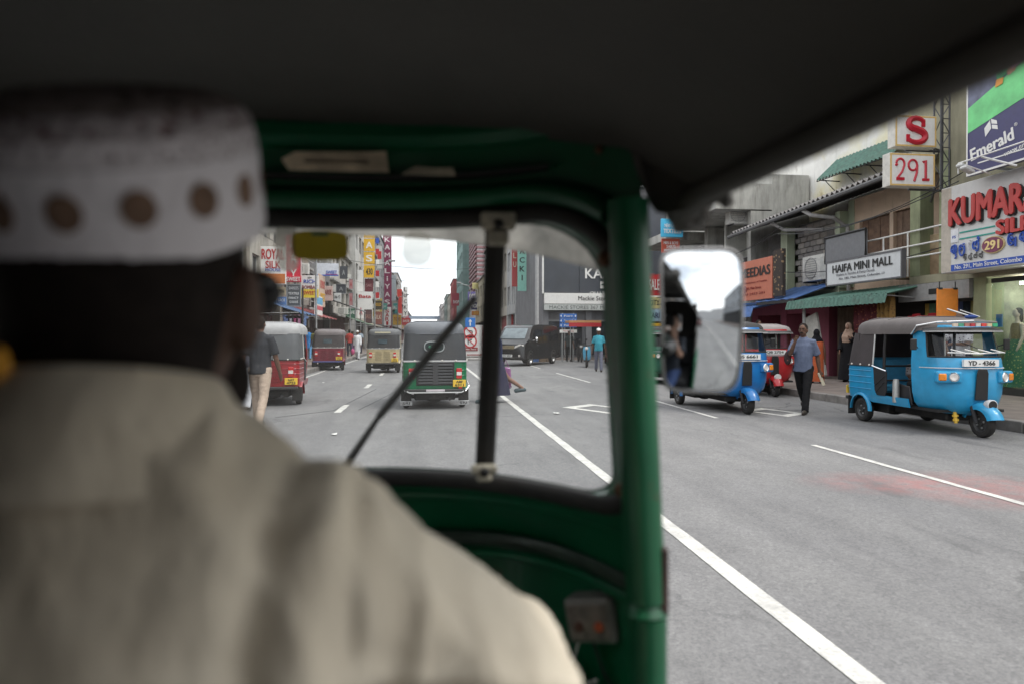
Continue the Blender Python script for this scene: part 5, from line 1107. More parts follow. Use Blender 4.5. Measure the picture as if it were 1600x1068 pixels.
    b = MB(); b.tube([(-.56,-.75,.22),(.56,-.75,.22)], .04, 8); b.tube([(.2,-.7,.2),(.28,-1.18,.2)], .035, 8); b.ball((0,-.8,.2), (.16,.2,.1)); b.build('engine', plain((.03,.03,.03), .6, dirt=.5), t)
    # rear end
    yq = yr - .012
    for s in (-1, 1):
        x = s*.46; b = MB(); b.box((x-.055, yq-.02, .60), (x+.055, yq+.005, .80)); o = b.build('tail_light', LENS_R, t, bevel=.01)
        b = MB(); b.box((x-.048, yq-.026, .665), (x+.048, yq-.0205, .73)); b.build('white_lens', LENS_W, o)
    b = MB(); b.box((.34, yq-.03, .44), (.59, yq+.002, .575)); o = b.build('number_plate', PLATEY, t, bevel=.004)
    if plate:
        a_, c_ = plate.split('/'); text(a_, BLK, o, .13, .045, frameB((.465, yq-.031, .54)), .02, .003); text(c_, BLK, o, .17, .05, frameB((.465, yq-.031, .477)), .02, .003)
    b = MB(); b.box((-.60, yq-.04, .34), (.60, yq+.03, .40)); b.build('bumper', {'bluebar': plain((.06,.07,.2), .5)}.get(rear, plain((.035,.035,.035), .5)), t, bevel=.012)
    if rear == 'grille':
        b = MB(); b.box((-.37, yq-.012, .47), (.37, yq+.004, .925)); gr = b.build('engine_grille', plain((.02,.02,.021), .6), t, bevel=.008)
        b = MB(); b.box((-.33, 0, 0), (.33, .03, .034)); fm = b.mesh('slat', bevel=.006); fm.materials.append(plain((.05,.052,.055), .5))
        for k in range(7): link('slat', fm, None, gr, loc=(0, yq-.04, .50 + .058*k))
        b = MB(); b.box((-.05, yq-.046, .49), (.05, yq-.041, .91)); b.build('grille_bar', plain((.04,.04,.042), .5), gr)
        b = MB(); b.tube([(-.55,yq-.07,.36),(-.5,yq-.08,.335),(.5,yq-.08,.335),(.55,yq-.07,.36)], .015, 6); b.tube([(-.62,-1.1,.55),(-.66,-1.18,.46),(-.58,yq-.07,.36)], .012, 6); b.tube([(.62,-1.1,.55),(.66,-1.18,.46),(.58,yq-.07,.36)], .012, 6); b.build('crash_bar', STEEL, t)
        b = MB(); b.box((-.18, yq-.055, .355), (.18, yq-.041, .395)); b.build('bumper_plate', plain((.6,.55,.57), .5), t)
        b = MB(); b.box((.45, yq-.03, .41), (.52, yq-.005, .435)); b.build('reflector', LENS_R, t)
        b = MB(); b.tube([( -.02 + .19*sgnp(cos(a),.6), yr + .027, 1.215 + .1*sgnp(sin(a),.8)) for a in [2*pi*i/24 for i in range(24)]], .012, 6, True); o = b.build('rear_window_rim', plain((.33,.35,.35), .5), t)
        b = MB(); b.add([(-.02 + .18*sgnp(cos(a),.6), yr + .028, 1.215 + .09*sgnp(sin(a),.8)) for a in [2*pi*i/24 for i in range(24)]], [tuple(range(24))]); b.build('rear_window', pane_mat((.02,.03,.03)), o)
        glyphs(['ta','n'], plain((.08,.35,.2), .5), o, .18, .06, frameB((-.04, yr + .024, 1.21)), .008)
        b = MB(); b.box((-.61, yr-.016, .925), (.61, yr-.002, .955)); b.build('silver_strip', plain((.5,.5,.5), .4), t)
    else:
        b = MB()
        for x in (-.16, .16):
            for z in (.5, .56, .62, .68, .74, .8): b.box((x-.12, yq-.004, z), (x+.12, yq+.006, z+.03))
        b.build('vent_louvre', plain(tuple(c*.75 for c in bc), .4), t)
        b = MB(); b.box((-.17, yr+.022, 1.13), (.17, yr+.036, 1.30)); o = b.build('rear_window', pane_mat((.05,.07,.08)), t)
        if rear == 'cream':
            b = MB(); b.box((-.3, yr+.02, 1.53), (.3, yr+.04, 1.58)); b.build('cream_strip', plain((.6,.55,.38), .5), t)
        if rear == 'hooks':
            b = MB(); b.box((-.07, yr+.012, 1.16), (.09, yr+.0215, 1.27)); b.build('window_sticker', plain((.25,.4,.42), .5, var=.5, scale=14), o)
    return t
def hd(deg): return radians(deg)
TK = 'three-wheelers in the street'
p = G(675, 637); tuk('green three-wheeler with grey canopy and black slatted engine grille directly ahead', (p.x + .02, p.y + .95, 0), hd(2), (.0,.15,.055), (.035,.038,.042), 'grille', 'ABF/6311', False, roofc=(.14,.15,.165), visor=False)
p = G(600, 582); tuk('cream three-wheeler with dark canopy left of the green one', (p.x, p.y + 1.0, 0), hd(-2), (.52,.43,.25), (.032,.033,.035), 'cream', 'GQ/2210', False, roofc=(.13,.135,.14), visor=False)
p = G(512, 578); tuk('small maroon three-wheeler with blue bumper beside the left kerb', (p.x, p.y + 1.0, 0), hd(1), (.20,.012,.03), (.04,.034,.034), 'bluebar', 'QY/7744', False, roofc=(.17,.15,.15), visor=False)
p = G(416, 633); tuk('red three-wheeler with pale grey canopy half hidden by the man in beige trousers', (p.x, p.y + 1.0, 0), hd(3), (.30,.015,.02), (.09,.095,.10), 'hooks', 'AAT/4723', False, roofc=(.36,.36,.36), visor=False)
p = G(563, 562); tuk('green three-wheeler mostly hidden behind the cream one', (p.x + 1.1, p.y + 2.0, 0), hd(0), (.0,.16,.06), (.03,.03,.03), 'cream', '', False, visor=False)
# facing traffic and parked ones
a, c_ = G(1535, 683), G(1342, 655)
tuk('light blue three-wheeler with brown grey canopy parked at the right kerb', (7.83, 9.85, 0), hd(177), (.022,.30,.55), (.055,.045,.045), 'hooks', 'YD/4366', True, roofc=(.12,.105,.10), seat=(.05,.30,.5), lamp3=1, plate_front='YD - 4366')
tuk('deep blue three-wheeler with dark canopy passing behind the wing mirror', (5.84, 13.0, 0), hd(180), (.01,.15,.42), (.02,.02,.022), 'hooks', 'QS/6661', True, lamp3=False, plate_front='QS 6661')
tuk('bright red three-wheeler with pale visor parked beyond the deep blue one', (8.32, 16.3, 0), hd(172), (.42,.008,.015), (.15,.13,.13), 'hooks', 'QB/2754', True, roofc=(.3,.27,.26), lamp3=2, plate_front='QB 2754')
p = onY(1027, 600, 19); tuk('dark green three-wheeler mostly hidden between cab pillar and wing mirror', (p.x + .55, 20.5, 0), hd(180), (.01,.10,.06), (.02,.02,.02), 'hooks', '', True, plate_front='QH 9180')
tuk('dark red three-wheeler following far behind the cab seen in the wing mirror', (-.3, -19, 0), hd(0), (.2,.02,.03), (.02,.02,.03), 'hooks', '', True)
# little extras on the light blue one: things tied on its roof edge, row of coloured lamps, white screen script
t = thing('roof_bundle', 'silver tube and blue rag tied on the roof front of the light blue three-wheeler', 'bundle', (7.95, 9.05, 1.69), hd(177))
b = MB(); b.tube([(.22,.25,.0),(.48,.08,.12)], .013, 6); b.tube([(.15,.3,.0),(.34,.16,.10)], .009, 6); b.build('tube', STEEL, t); b = MB(); b.ball((.26,.27,.0), (.1,.05,.03)); b.build('rag', cloth((.03,.06,.2)), t)
bl = [o for o in C.objects if o.get('label','').startswith('light blue three')][0]
for k, c_ in enumerate(((.05,.4,.2),(.6,.5,.3),(.6,.06,.05),(.55,.5,.45),(.5,.05,.06),(.6,.25,.2),(.1,.4,.25),(.6,.5,.4))):
    b = MB(); b.box((-.34 + .085*k, .99, 1.555), (-.27 + .085*k, 1.02, 1.60)); b.build('marker_lamp', plain(c_, .3, dirt=0), bl)
b = MB()
for x in (-.3,-.1,.1,.3): b.tube([(x - .1, 1.10 - .06*abs(x), 1.185), (x + .1, 1.08 - .06*abs(x), 1.235)], .008, 4)
b.tube([(-.42,1.03,1.19),(0,1.10,1.175),(.42,1.03,1.19)], .009, 4); b.build('screen_script', WHITE, bl)
b = MB(); b.tube([(-.615,.52,1.45),(-.60,.62,1.57),(-.45,.86,1.62),(0,.99,1.635),(.45,.86,1.62),(.60,.62,1.57),(.615,.52,1.45)], .014, 6); b.build('chrome_hoop', CHROME, bl)
b = MB(); b.tube([(.25, .95, .36), (.25, .98, .18)], .025, 6); b.tube([(.25,.96,.30),(.25,.965,.27)], .04, 8); b.tube([(.25,.97,.24),(.25,.975,.21)], .04, 8); b.build('yellow_pendant', plain((.7,.45,.05), .5), bl)
b = MB(); b.prism([(.02,.70),(.36,.66),(.42,.38),(.16,.38)], lambda y, z, d: V((.50 + d, y, z)), 0, .03); b.build('leg_apron', plain((.02,.02,.022), .45), bl, bevel=.01)
b = MB(); b.lathe([(0,0),(.05,0),(.05,.3),(.035,.36),(0,.36)], 12, I4(.58, .12, .40) @ Matrix.Rotation(-pi/2, 4, 'Y')); b.build('gas_bottle', plain((.45,.45,.43), .35, .5), bl, smooth=40)
# ---------------------------------------------------------------- dark van
def van(label, loc, rz):
    t = thing('van', label, 'van', loc, rz); P_ = plain((.006,.006,.007), .25, var=.1, dirt=.10, coat=.25)
    prof = [(-2.35,.35),(-2.38,.9),(-2.36,1.3),(-2.28,1.75),(-2.1,1.93),(-1.5,1.99),(.3,1.99),(1.0,1.93),(1.25,1.83),(1.85,1.28),(2.0,1.18),(2.28,1.05),(2.36,.85),(2.38,.35)]
    def hw(z): return .845 - .11 * max(0, (z - 1.0) / 1.0) ** 1.4
    b = MB(); n_ = len(prof); cols_ = (-1,-.97,-.8,0,.8,.97,1); rows = []
    for y, z in prof:
        rows.append([(c_ * hw(z), y - (.10 * max(0, abs(c_) - .8)/.2 if y > 1.7 else 0) + (.06*max(0,abs(c_)-.8)/.2 if y < -2 else 0), z - (.05 if abs(c_) > .98 and z > 1.8 else 0)) for c_ in cols_])
    b.grid(rows)
    for k, s in ((0,-1),(6,1)):       # sides: strips between the outline and the belt
        up = [V(r[k]) for r in rows]
        for i in range(n_ - 1):
            o = len(b.v); a_, c_ = up[i], up[i+1]; zz = [min(a_.z, 1.05), min(c_.z, 1.05)]
            b.add([a_, c_, (s*hw(1.05) if c_.z > 1.05 else c_.x, c_.y, zz[1]), (s*hw(1.05) if a_.z > 1.05 else a_.x, a_.y, zz[0]), (s*.845, c_.y, .35), (s*.845, a_.y, .35)], [(0,1,2,3),(3,2,4,5)])
    b.box((-.8,-2.3,.3),(.8,2.3,.36)); b.build('body', P_, t, smooth=35)
    PM = plain((.008,.009,.011), .08, var=.2, dirt=0)
    for s in (-1, 1):
        for y0, y1 in ((-2.05,-1.1),(-1.05,.05),(.15,1.0)):
            f0 = 1.72 if y1 > .9 else 1.75
            poly = [(y0,1.18),(y1 + (.45 if y1 > .9 else 0),1.18),(y1,f0),(y0,1.75)]
            b = MB(); b.add([(s*(hw(z)+.006), y, z) for y, z in poly] + [(s*(hw(z)-.01), y, z) for y, z in poly], [(0,1,2,3),(4,5,6,7)] + [(i,(i+1)%4,4+(i+1)%4,4+i) for i in range(4)]); b.build('side_window', PM, t)
        for y in (1.55, -1.35):
            wheel(t, (s*.76, y, .33), .33, .2, rim=plain((.35,.35,.35), .3, .8))
            b = MB(); rows = [[(s*xx, y + r_*cos(a), .33 + r_*sin(a)) for xx, r_ in ((.80,.36),(.852,.37),(.852,.41),(.846,.42))] for a in [pi*i/12 for i in range(13)]]; b.grid(rows); b.build('wheel_arch', BLACK, t)
        b = MB(); b.box((s*.83, .55, .95), (s*.86, .75, 1.0)); b.build('door_handle', CHROME, t)
        b = MB(); b.tube([(s*.8,1.2,1.2),(s*.96,1.22,1.24)], .025, 6); b.ball((s*1.0,1.22,1.26), (.09,.06,.12)); b.build('wing_mirror', CHROME, t, smooth=60)
        b = MB(); b.prism([(s*.34,.83),(s*.78,.83),(s*.80,1.0),(s*.62,1.04),(s*.38,.95)], lambda x, z, d: V((x, 2.32 - .1*max(0,abs(x)-.6)/.2 + d - .25*max(0, z-.9), z)), -.02, .05); o = b.build('headlight', LENS_W, t, bevel=.015)
        b = MB(); b.lathe([(0,0),(.055,0),(.055,.02),(0,.03)], 12, I4(s*.62, 2.37, .5) @ Matrix.Rotation(pi/2, 4, 'Z')); b.build('fog_lamp', LENS_W, t)
    b = MB(); ws = [(-.66,1.29),(.66,1.29),(.60,1.79),(-.60,1.79)]
    b.add([(x, (1.85 + (1.25-1.85)*(z-1.28)/.55) + .012, z + .012) for x, z in ws] + [(x, (1.85 + (1.25-1.85)*(z-1.28)/.55) - .02, z - .02) for x, z in ws], [(0,1,2,3),(4,5,6,7)] + [(i,(i+1)%4,4+(i+1)%4,4+i) for i in range(4)]); b.build('windscreen', plain((.16,.19,.2), .06, var=.4, scale=1.5, dirt=0, coat=.5), t)
    for k in range(3):
        b = MB(); b.box((-.36, 2.33, .83 + .055*k), (.36, 2.385, .865 + .055*k)); b.build('grille_bar', CHROME, t)
    b = MB(); b.box((-.26, 2.381, .44), (.26, 2.40, .56)); o = b.build('number_plate', PLATEW, t); text('PH 4827', BLK, o, .4, .08, frameF((0,2.402,.5)), .02, .003)
    b = MB(); b.box((-.84, 2.25, .36), (.84, 2.42, .43)); b.build('bumper_lip', BLACK, t, bevel=.02)
    return t
p = G(822, 571); van('dark van with bright headlights crossing beyond the windscreen strip', (p.x + .35, p.y + 1.7, 0), pi + radians(-33))
# ---------------------------------------------------------------- scooter
def scooter(label, loc, rz, c_):
    t = thing('scooter', label, 'scooter', loc, rz, 'motor scooters by the corner store'); P_ = paint(c_)
    wheel(t, (0,.62,.26), .26, .09); wheel(t, (0,-.6,.26), .26, .1)
    b = MB(); b.tube([(0,.62,.26),(0,.5,.75),(0,.42,1.0)], [.035,.03,.025], 8); b.tube([(-.33,.36,1.02),(0,.42,1.0),(.33,.36,1.02)], .018, 6); b.build('handlebar', BLACK, t)
    b = MB(); rows = []
    for z, w_, y in ((.32,.10,.45),(.5,.16,.47),(.75,.18,.44),(.95,.13,.40)): rows.append([(w_*x, y - .12*x*x, z) for x in (-1,-.5,0,.5,1)])
    b.grid(rows); b.build('front_shield', P_, t, smooth=50, solid=.02)
    b = MB(); b.box((-.13,-.1,.28),(.13,.42,.34)); b.build('footboard', BLACK, t)
    b = MB(); rows = []
    for y, w_, z0, z1 in ((-.05,.12,.34,.66),(-.3,.17,.38,.72),(-.6,.16,.45,.74),(-.88,.08,.55,.72)): rows.append([(w_*x, y, z0 + (z1 - z0)*q) for x, q in ((-1,0),(-1,.7),(-.6,1),(.6,1),(1,.7),(1,0))])
    b.grid(rows); b.build('rear_body', P_, t, smooth=50, solid=.02)
    b = MB(); b.box((-.13,-.75,.74),(.13,.0,.82)); b.build('saddle', BLACK, t, bevel=.03)
    b = MB(); b.ball((0,.48,.86), (.08,.05,.08)); b.build('headlight', LENS_W, t)
    b = MB(); b.tube([(-.2,.4,1.02),(-.3,.42,1.2)], .01, 5); b.ball((-.3,.42,1.24),(.06,.015,.045)); b.tube([(.2,.4,1.02),(.3,.42,1.2)], .01, 5); b.ball((.3,.42,1.24),(.06,.015,.045)); b.build('mirror', BLACK, t)
    return t
p = G(917, 573); scooter('light blue and white scooter parked beside the man in the cyan shirt', (p.x, p.y, 0), radians(165), (.10,.38,.58))
p = G(914, 566); scooter('black scooter standing behind the light blue one', (p.x, p.y + 1.2, 0), radians(175), (.03,.03,.03))
p = G(945, 574)
tuk('dark red three-wheeler edge behind the man in the cyan shirt', (p.x + 1.25, p.y + 1.3, 0), hd(178), (.2,.02,.025), (.03,.03,.03), 'hooks', '', True)
t = thing('market_stall', 'low stall with red and yellow striped top behind the scooters', 'stall', (0,0,0)); p = onY(911, 560, 37); t.location = (p.x, 37, .15)
b = MB(); b.box((-.9,-.5,2.0),(.9,.5,2.12)); b.build('top', col((.5,.25,.1)), t); b = MB(); b.box((-.9,-.52,1.78),(.9,-.49,1.99)); b.build('red_valance', RED, t); b = MB()
for x in (-.8,.8): b.tube([(x,-.4,0),(x,-.4,2.0)], .025, 6)
b.build('post', GALV, t)
# ================================================================== PEOPLE
SKIN = plain((.13,.065,.04), .6, var=.15, scale=20, dirt=0); SKIN2 = plain((.22,.12,.08), .6, var=.12, scale=20, dirt=0)
HAIR = plain((.018,.014,.012), .8, var=.3, scale=60, dirt=0, spec=.15)
def person(label, loc, rz, H=1.7, skin=SKIN, top=None, sleeve=.45, bottom=None, legs=((8,10),(-12,6)), arms=((10,8,15,0),(-10,8,15,0)), hair=True, lean=0, gown=None, scarf=None, cap=None, shoe=BLK, vox=.018, head_yaw=0, belly=0, fingers=False, group='people in the street', hem=.84, sarong=None, extra=None, sit=False, face=False, skip=False):
    k = H / 1.7; t = thing('person', label, 'person', loc, rz, group)
    def leg(s, a, kn):
        a, kn = radians(a), radians(kn); hp = V((s*.088, 0, .90)); kne = hp + V((s*.01, sin(a), -cos(a))) * .42; an = kne + V((0, sin(a-kn), -cos(a-kn))) * .41
        return hp, kne, an
    Lg = [leg(-1, *legs[0]), leg(1, *legs[1])]
    dz = (.45 - .9) + .05 if sit else -min(l[2].z for l in Lg) + .075
    ln = radians(lean)
    def T(p):       # torso lean about the hips, then lift
        p = V(p); y, z = p.y, p.z - .92
        return V((p.x, y*cos(ln) + z*sin(ln), .92 + z*cos(ln) - y*sin(ln) + dz)) * k
    def Tl(p): p = V(p); return V((p.x, p.y, p.z + dz)) * k
    def arm(s, sw, ab, el, inn):
        sw, ab, el, inn = map(radians, (sw, ab, el, inn)); sh = V((s*.165, -.005, 1.375))
        e = sh + V((s*sin(ab), sin(sw)*cos(ab), -cos(sw)*cos(ab))) * .29
        d = V((s*sin(ab)*.6 - s*sin(inn), sin(sw+el)*cos(inn), -cos(sw+el)*cos(inn))).normalized(); w_ = e + d * .255
        return sh, e, w_, d
    Ar = [arm(-1, *arms[0]), arm(1, *arms[1])]
    R = lambda r: [tuple(q*k for q in x) if isinstance(x, tuple) else x*k for x in r]
    b = MB()
    b.tube([T(p) for p in ((0,0,.86),(0,.0,.98),(0,.005,1.15),(0,0,1.32),(0,-.005,1.41),(0,-.005,1.47),(0,.01,1.56))], R([(.10,.15),(.10,.135),(.105,.135),(.105,.150),(.075,.105),(.055,.055),(.05,.05)]), 12)
    hy = Matrix.Rotation(radians(head_yaw), 3, 'Z'); HC = V((0,.02,1.595))
    def Hd(p): return T(HC + hy @ V(p))
    def hball(c_, r): b.ball(Hd(c_), tuple(x*k for x in r), 12, 9)
    hball((0,-.005,.02), (.074,.092,.10)); hball((0,.018,-.055), (.058,.066,.062)); hball((0,.085,-.02), (.015,.022,.022))
    for s in (-1, 1): hball((s*.076,-.01,-.015), (.012,.022,.032))
    for s, (sh, e, w_, d) in zip((-1, 1), Ar):
        b.tube([T(V((s*.09,0,1.365))), T(sh - V((0,0,.012))), T((sh+e)/2), T(e), T((e*.6+w_*.4)), T(w_)], R([.04,.044,.045,.040,.040,.028]), 10)
        pw = w_ + d * .05; sd = V((1,0,0)) if abs(d.x) < .7 else V((0,1,0)); nr_ = d.cross(sd).normalized(); sd = nr_.cross(d).normalized()
        b.tube([T(w_ - d*.02), T(w_ + d*.03), T(w_ + d*.085)], R([.026,(.018,.038),(.016,.040)]), 8)
        if fingers:
            for q in range(4):
                o = sd * (-.030 + .020*q); ln_ = (.062,.075,.07,.055)[q]
                b.tube([T(w_ + d*.075 + o), T(w_ + d*(.085 + ln_*.5) + o*1.1 + nr_*.006), T(w_ + d*(.085 + ln_*.85) + o*1.1 + nr_*.022)], R([.0095,.009,.007]), 6)
            b.tube([T(w_ + d*.025 + sd*.03*s), T(w_ + d*.06 + sd*.055*s + nr_*.01), T(w_ + d*.085 + sd*.055*s + nr_*.025)], R([.012,.010,.008]), 6)
        else: b.tube([T(w_ + d*.08), T(w_ + d*.15 + nr_*.02)], R([(.015,.036),(.012,.026)]), 8)
    for hp, kn, an in Lg:
        b.tube([Tl(hp + V((0,0,.06))), Tl(hp), Tl((hp+kn)/2), Tl(kn), Tl(kn*.6 + an*.4), Tl(an), Tl(an + V((0,0,-.045)))], R([.08,.083,.066,.052,.052,.034,.034]), 10)
        fw = V((0,1,0)); b.tube([Tl(an + V((0,-.05,-.04))), Tl(an + V((0,.04,-.04))), Tl(an + V((0,.15,-.055)))], R([.034,(.034,.038),(.02,.042)]), 8)
    body = link('body', remesh(b, (.011 if fingers else vox) * k, 2), skin, t)
    if top:
        m, hemz = top, hem; b = MB()
        b.tube([T(p) for p in ((0,.0,hemz-.01),(0,.0,hemz),(0,.01,.98),(0,.012+belly*.4,1.12),(0,.008,1.30),(0,-.005,1.405),(0,-.005,1.455),(0,0,1.475))], R([(.12,.165),(.142,.188),(.124+belly,.164),(.122+belly,.160),(.122,.178),(.092,.140),(.064,.072),(.055,.058)]), 16)
        for s, (sh, e, w_, d) in zip((-1, 1), Ar):
            if sleeve <= .5: b.tube([T(V((s*.07,0,1.375))), T(sh), T(sh.lerp(e, .5)), T(sh.lerp(e, .86))], R([.070,.066,.068,.074]), 12)
            else: b.tube([T(V((s*.07,0,1.375))), T(sh), T(sh.lerp(e,.5)), T(e), T(e.lerp(w_,.5)), T(w_)], R([.070,.066,.064,.058,.054,.046]), 12)
        me = remesh(b, vox * .85 * k, 3)
        displace(me, lambda p: .007 * k * noise.noise(p * 9) + .004 * noise.noise(p * V((24, 24, 8))))
        sh_ = link('shirt', me, m, t)
    if bottom:
        b = MB()
        b.tube([T((0,0,.98)), T((0,0,.93)), Tl((0,0,.86)), Tl((0,0,.80))], R([(.112,.15),(.118,.162),(.118,.168),(.09,.15)]), 14)
        for s, (hp, kn, an) in zip((-1, 1), Lg):
            b.tube([Tl(hp + V((0,0,.04))), Tl(hp), Tl((hp+kn)/2), Tl(kn), Tl((kn+an)/2), Tl(an + V((0,-.005,.0))), Tl(an + V((0,0,-.03)))], R([.09,.098,.086,.070,.066,.062,.064]), 12)
        me = remesh(b, vox * .85 * k, 2)
        displace(me, lambda p: .006 * k * noise.noise(p * V((14, 14, 22))))
        link('trousers', me, bottom, t)
    if sarong or gown:
        m = sarong or gown; b = MB(); rows = []
        prof = ((1.0,.165,.12),(.9,.19,.14),(.7,.2,.16),(.45,.21,.18),(.22,.215,.19)) if sarong else ((1.46,.06,.055),(1.42,.11,.08),(1.35,.17,.11),(1.15,.18,.13),(.95,.2,.145),(.6,.235,.2),(.3,.26,.23),(.06,.275,.25))
        mx_ = max(abs(Lg[0][2].y), abs(Lg[1][2].y)); 
        for z, wx, wy in prof:
            q = max(0, (1.0 - z)); ex = mx_ * q * (.25 if sarong else .7)
            rows.append([(T if z > .9 else Tl)(V((wx*cos(a)*(1 + .05*q*sin(7*a)), (wy + ex)*sin(a)*(1 + .05*q*sin(5*a + 1)), z))) for a in [2*pi*i/28 for i in range(28)]])
        b.grid(rows, True); b.build('sarong' if sarong else 'gown', m, t, smooth=70, solid=.008)
        if gown:
            b = MB()
            for s, (sh, e, w_, d) in zip((-1, 1), Ar): b.tube([T(V((s*.09,0,1.385))), T(sh), T(sh.lerp(e,.5)), T(e), T(e.lerp(w_,.5)), T(w_)], R([.07,.072,.068,.064,.064,.068]), 10)
            b.build('sleeve', m, t, smooth=60)
    if cap is not None:
        b = MB(); rows = [[Hd((r*.083*cos(a), r*.10*sin(a) - .008, z)) for a in [2*pi*i/16 for i in range(16)]] for r, z in ((1.02,.045),(1.0,.085),(.85,.118),(.45,.138),(.05,.142))]; b.grid(rows, True)
        if cap[1]: b.add([Hd(p) for p in ((-.06,.08,.05),(.06,.08,.05),(.05,.165,.035),(-.05,.165,.035),(-.06,.08,.06),(.06,.08,.06),(.05,.165,.045),(-.05,.165,.045))], [(0,1,2,3),(4,5,6,7),(0,1,5,4),(2,3,7,6),(1,2,6,5),(0,3,7,4)])
        b.build('cap', cap[0], t, smooth=50)
    if hair:
        b = MB(); b.ball(Hd((0,-.018,.035)), tuple(x*k for x in (.080,.090,.098)), 14, 10); b.ball(Hd((0,-.045,-.01)), tuple(x*k for x in (.073,.062,.08)), 12, 8)
        link('hair', remesh(b, .011*k, 1), HAIR, t)
    if scarf:
        b = MB(); b.ball(Hd((0,-.018,.02)), tuple(x*k for x in (.090,.098,.115)), 14, 10); b.ball(Hd((0,.0,-.09)), tuple(x*k for x in (.085,.085,.06)), 12, 8)
        b.tube([Hd((0,-.02,-.05)), T((0,-.01,1.42)), T((0,.015,1.28)), T((.02,.04,1.12))], R([(.075,.08),(.105,.165),(.14,.20),(.10,.14)]), 14)
        me = remesh(b, .014*k, 2)
        displace(me, lambda p: .008 * noise.noise(p * 12))
        link('headscarf', me, scarf, t)
        b = MB(); b.ball(Hd((0,.052,-.012)), tuple(x*k for x in (.050,.048,.068)), 12, 8); b.ball(Hd((0,.098,-.02)), tuple(x*k for x in (.011,.014,.018)), 8, 6); b.build('face', skin, t, smooth=60)
    if face:
        b = MB()
        for s in (-1, 1): b.ball(Hd((s*.030,.083,.012)), (.011*k,.008*k,.007*k), 8, 6)
        b.build('eye', plain((.02,.015,.012), .3, dirt=0), t)
        b = MB(); b.tube([Hd((-.032,.084,-.052)), Hd((0,.096,-.044)), Hd((.032,.084,-.052))], .010*k, 6)
        for s in (-1, 1): b.tube([Hd((s*.012,.090,.032)), Hd((s*.05,.080,.034))], .006*k, 5)
        b.build('moustache', HAIR, t)
    if shoe:
        b = MB()
        for hp, kn, an in Lg: b.tube([Tl(an + V((0,-.075,-.045))), Tl(an + V((0,-.04,-.03))), Tl(an + V((0,.05,-.035))), Tl(an + V((0,.17,-.05))), Tl(an + V((0,.20,-.058)))], R([.02,.046,(.044,.047),(.028,.05),(.012,.03)]), 10)
        b.build('shoes', shoe, t, smooth=60)
    t['k'] = k; return t, T, Ar, Lg, Tl
SHOE = plain((.03,.022,.018), .45)
def gp(px, py, **k): p = G(px, py); return (p.x, p.y, 0)
# man crossing in front of the light blue three-wheeler's tail
st, T, Ar, Lg, Tl = person('man in blue grey shirt and black trousers walking with hand raised to his chin', gp(1256, 644), hd(138), 1.70, SKIN, cloth((.13,.155,.225), 30), .45, cloth((.012,.012,.013), 30), legs=((26,6),(-24,26)), arms=((-16,12,18,0),(42,6,124,26)), fingers=True, lean=3, face=True, shoe=SHOE, vox=.014, belly=.012, head_yaw=-6)
w_ = Ar[0][2] + Ar[0][3] * .09; c_ = T(w_); M_ = Matrix.Translation(c_) @ Matrix.Rotation(.35, 4, 'Y')
p = st.matrix_world if False else Matrix.Translation(st.location) @ Matrix.Rotation(st.rotation_euler.z, 4, 'Z')
b = MB(); b.box((-.012,-.10,-.20),(.012,.10,.05), p @ M_); tag(b.build('folded_paper', plain((.52,.47,.36), .8), bevel=.006), 'folded tan paper held low in the walking man\'s hand', 'paper')
t = thing('shoulder_bag', 'dark red and brown bag strap hanging at the walking man\'s elbow', 'bag', st.location); q = p @ T((.27, .06, 1.08)); b = MB(); b.ball(q, (.07,.06,.13), 10, 8); b.build('bag', printed((.05,.03,.03), (.28,.08,.06), 20), t, w=True, smooth=60); b = MB(); b.tube([q + V((0,0,.1)), p @ T((.2,.02,1.42)), p @ T((.17,-.1,1.3)), p @ T((.2,-.1,1.12))], .012, 6); b.build('strap', plain((.1,.03,.03), .7), t, w=True)
person('woman in black headscarf and orange dress walking away behind the man in blue grey shirt', gp(1276, 606), hd(-15), 1.6, SKIN, None, .45, cloth((.02,.02,.025)), gown=None, sarong=cloth((.50,.12,.05), 25), scarf=cloth((.012,.012,.015)), legs=((14,8),(-10,10)), hair=False, shoe=SHOE)
o = [x for x in C.objects if x.get('label','').startswith('woman in black headscarf and orange')][0]
b = MB(); b.tube([(0,0,.80),(0,0,.95),(0,0,1.12),(0,0,1.26),(0,0,1.34)], [(.15,.2),(.14,.185),(.13,.18),(.12,.18),(.06,.09)], 16); b.build('tunic', cloth((.50,.12,.05), 25), o, smooth=60)
pr = G(1326, 604); st, T, Ar, Lg, Tl = person('woman in long black gown and beige headscarf standing on the right pavement', (pr.x, pr.y, .15), hd(125), 1.62, SKIN2, gown=cloth((.010,.010,.012), 20), scarf=cloth((.36,.25,.19), 25), hair=False, legs=((3,2),(-3,2)), arms=((12,14,118,25),(5,10,40,15)), shoe=SHOE)
p = Matrix.Translation(st.location) @ Matrix.Rotation(st.rotation_euler.z, 4, 'Z')
t = thing('handbag', 'teal handbag under the arm of the woman in the black gown', 'bag', st.location); q = p @ T((-.30, -.02, 1.05)); b = MB(); b.ball(q, (.09,.13,.15), 12, 8); b.build('bag', plain((.03,.16,.17), .5), t, w=True, smooth=60); b = MB(); b.tube([q + V((0,.06,.1)), p @ T((-.19,.0,1.42)), q + V((0,-.06,.1))], .012, 6); b.build('strap', plain((.03,.12,.13), .5), t, w=True)
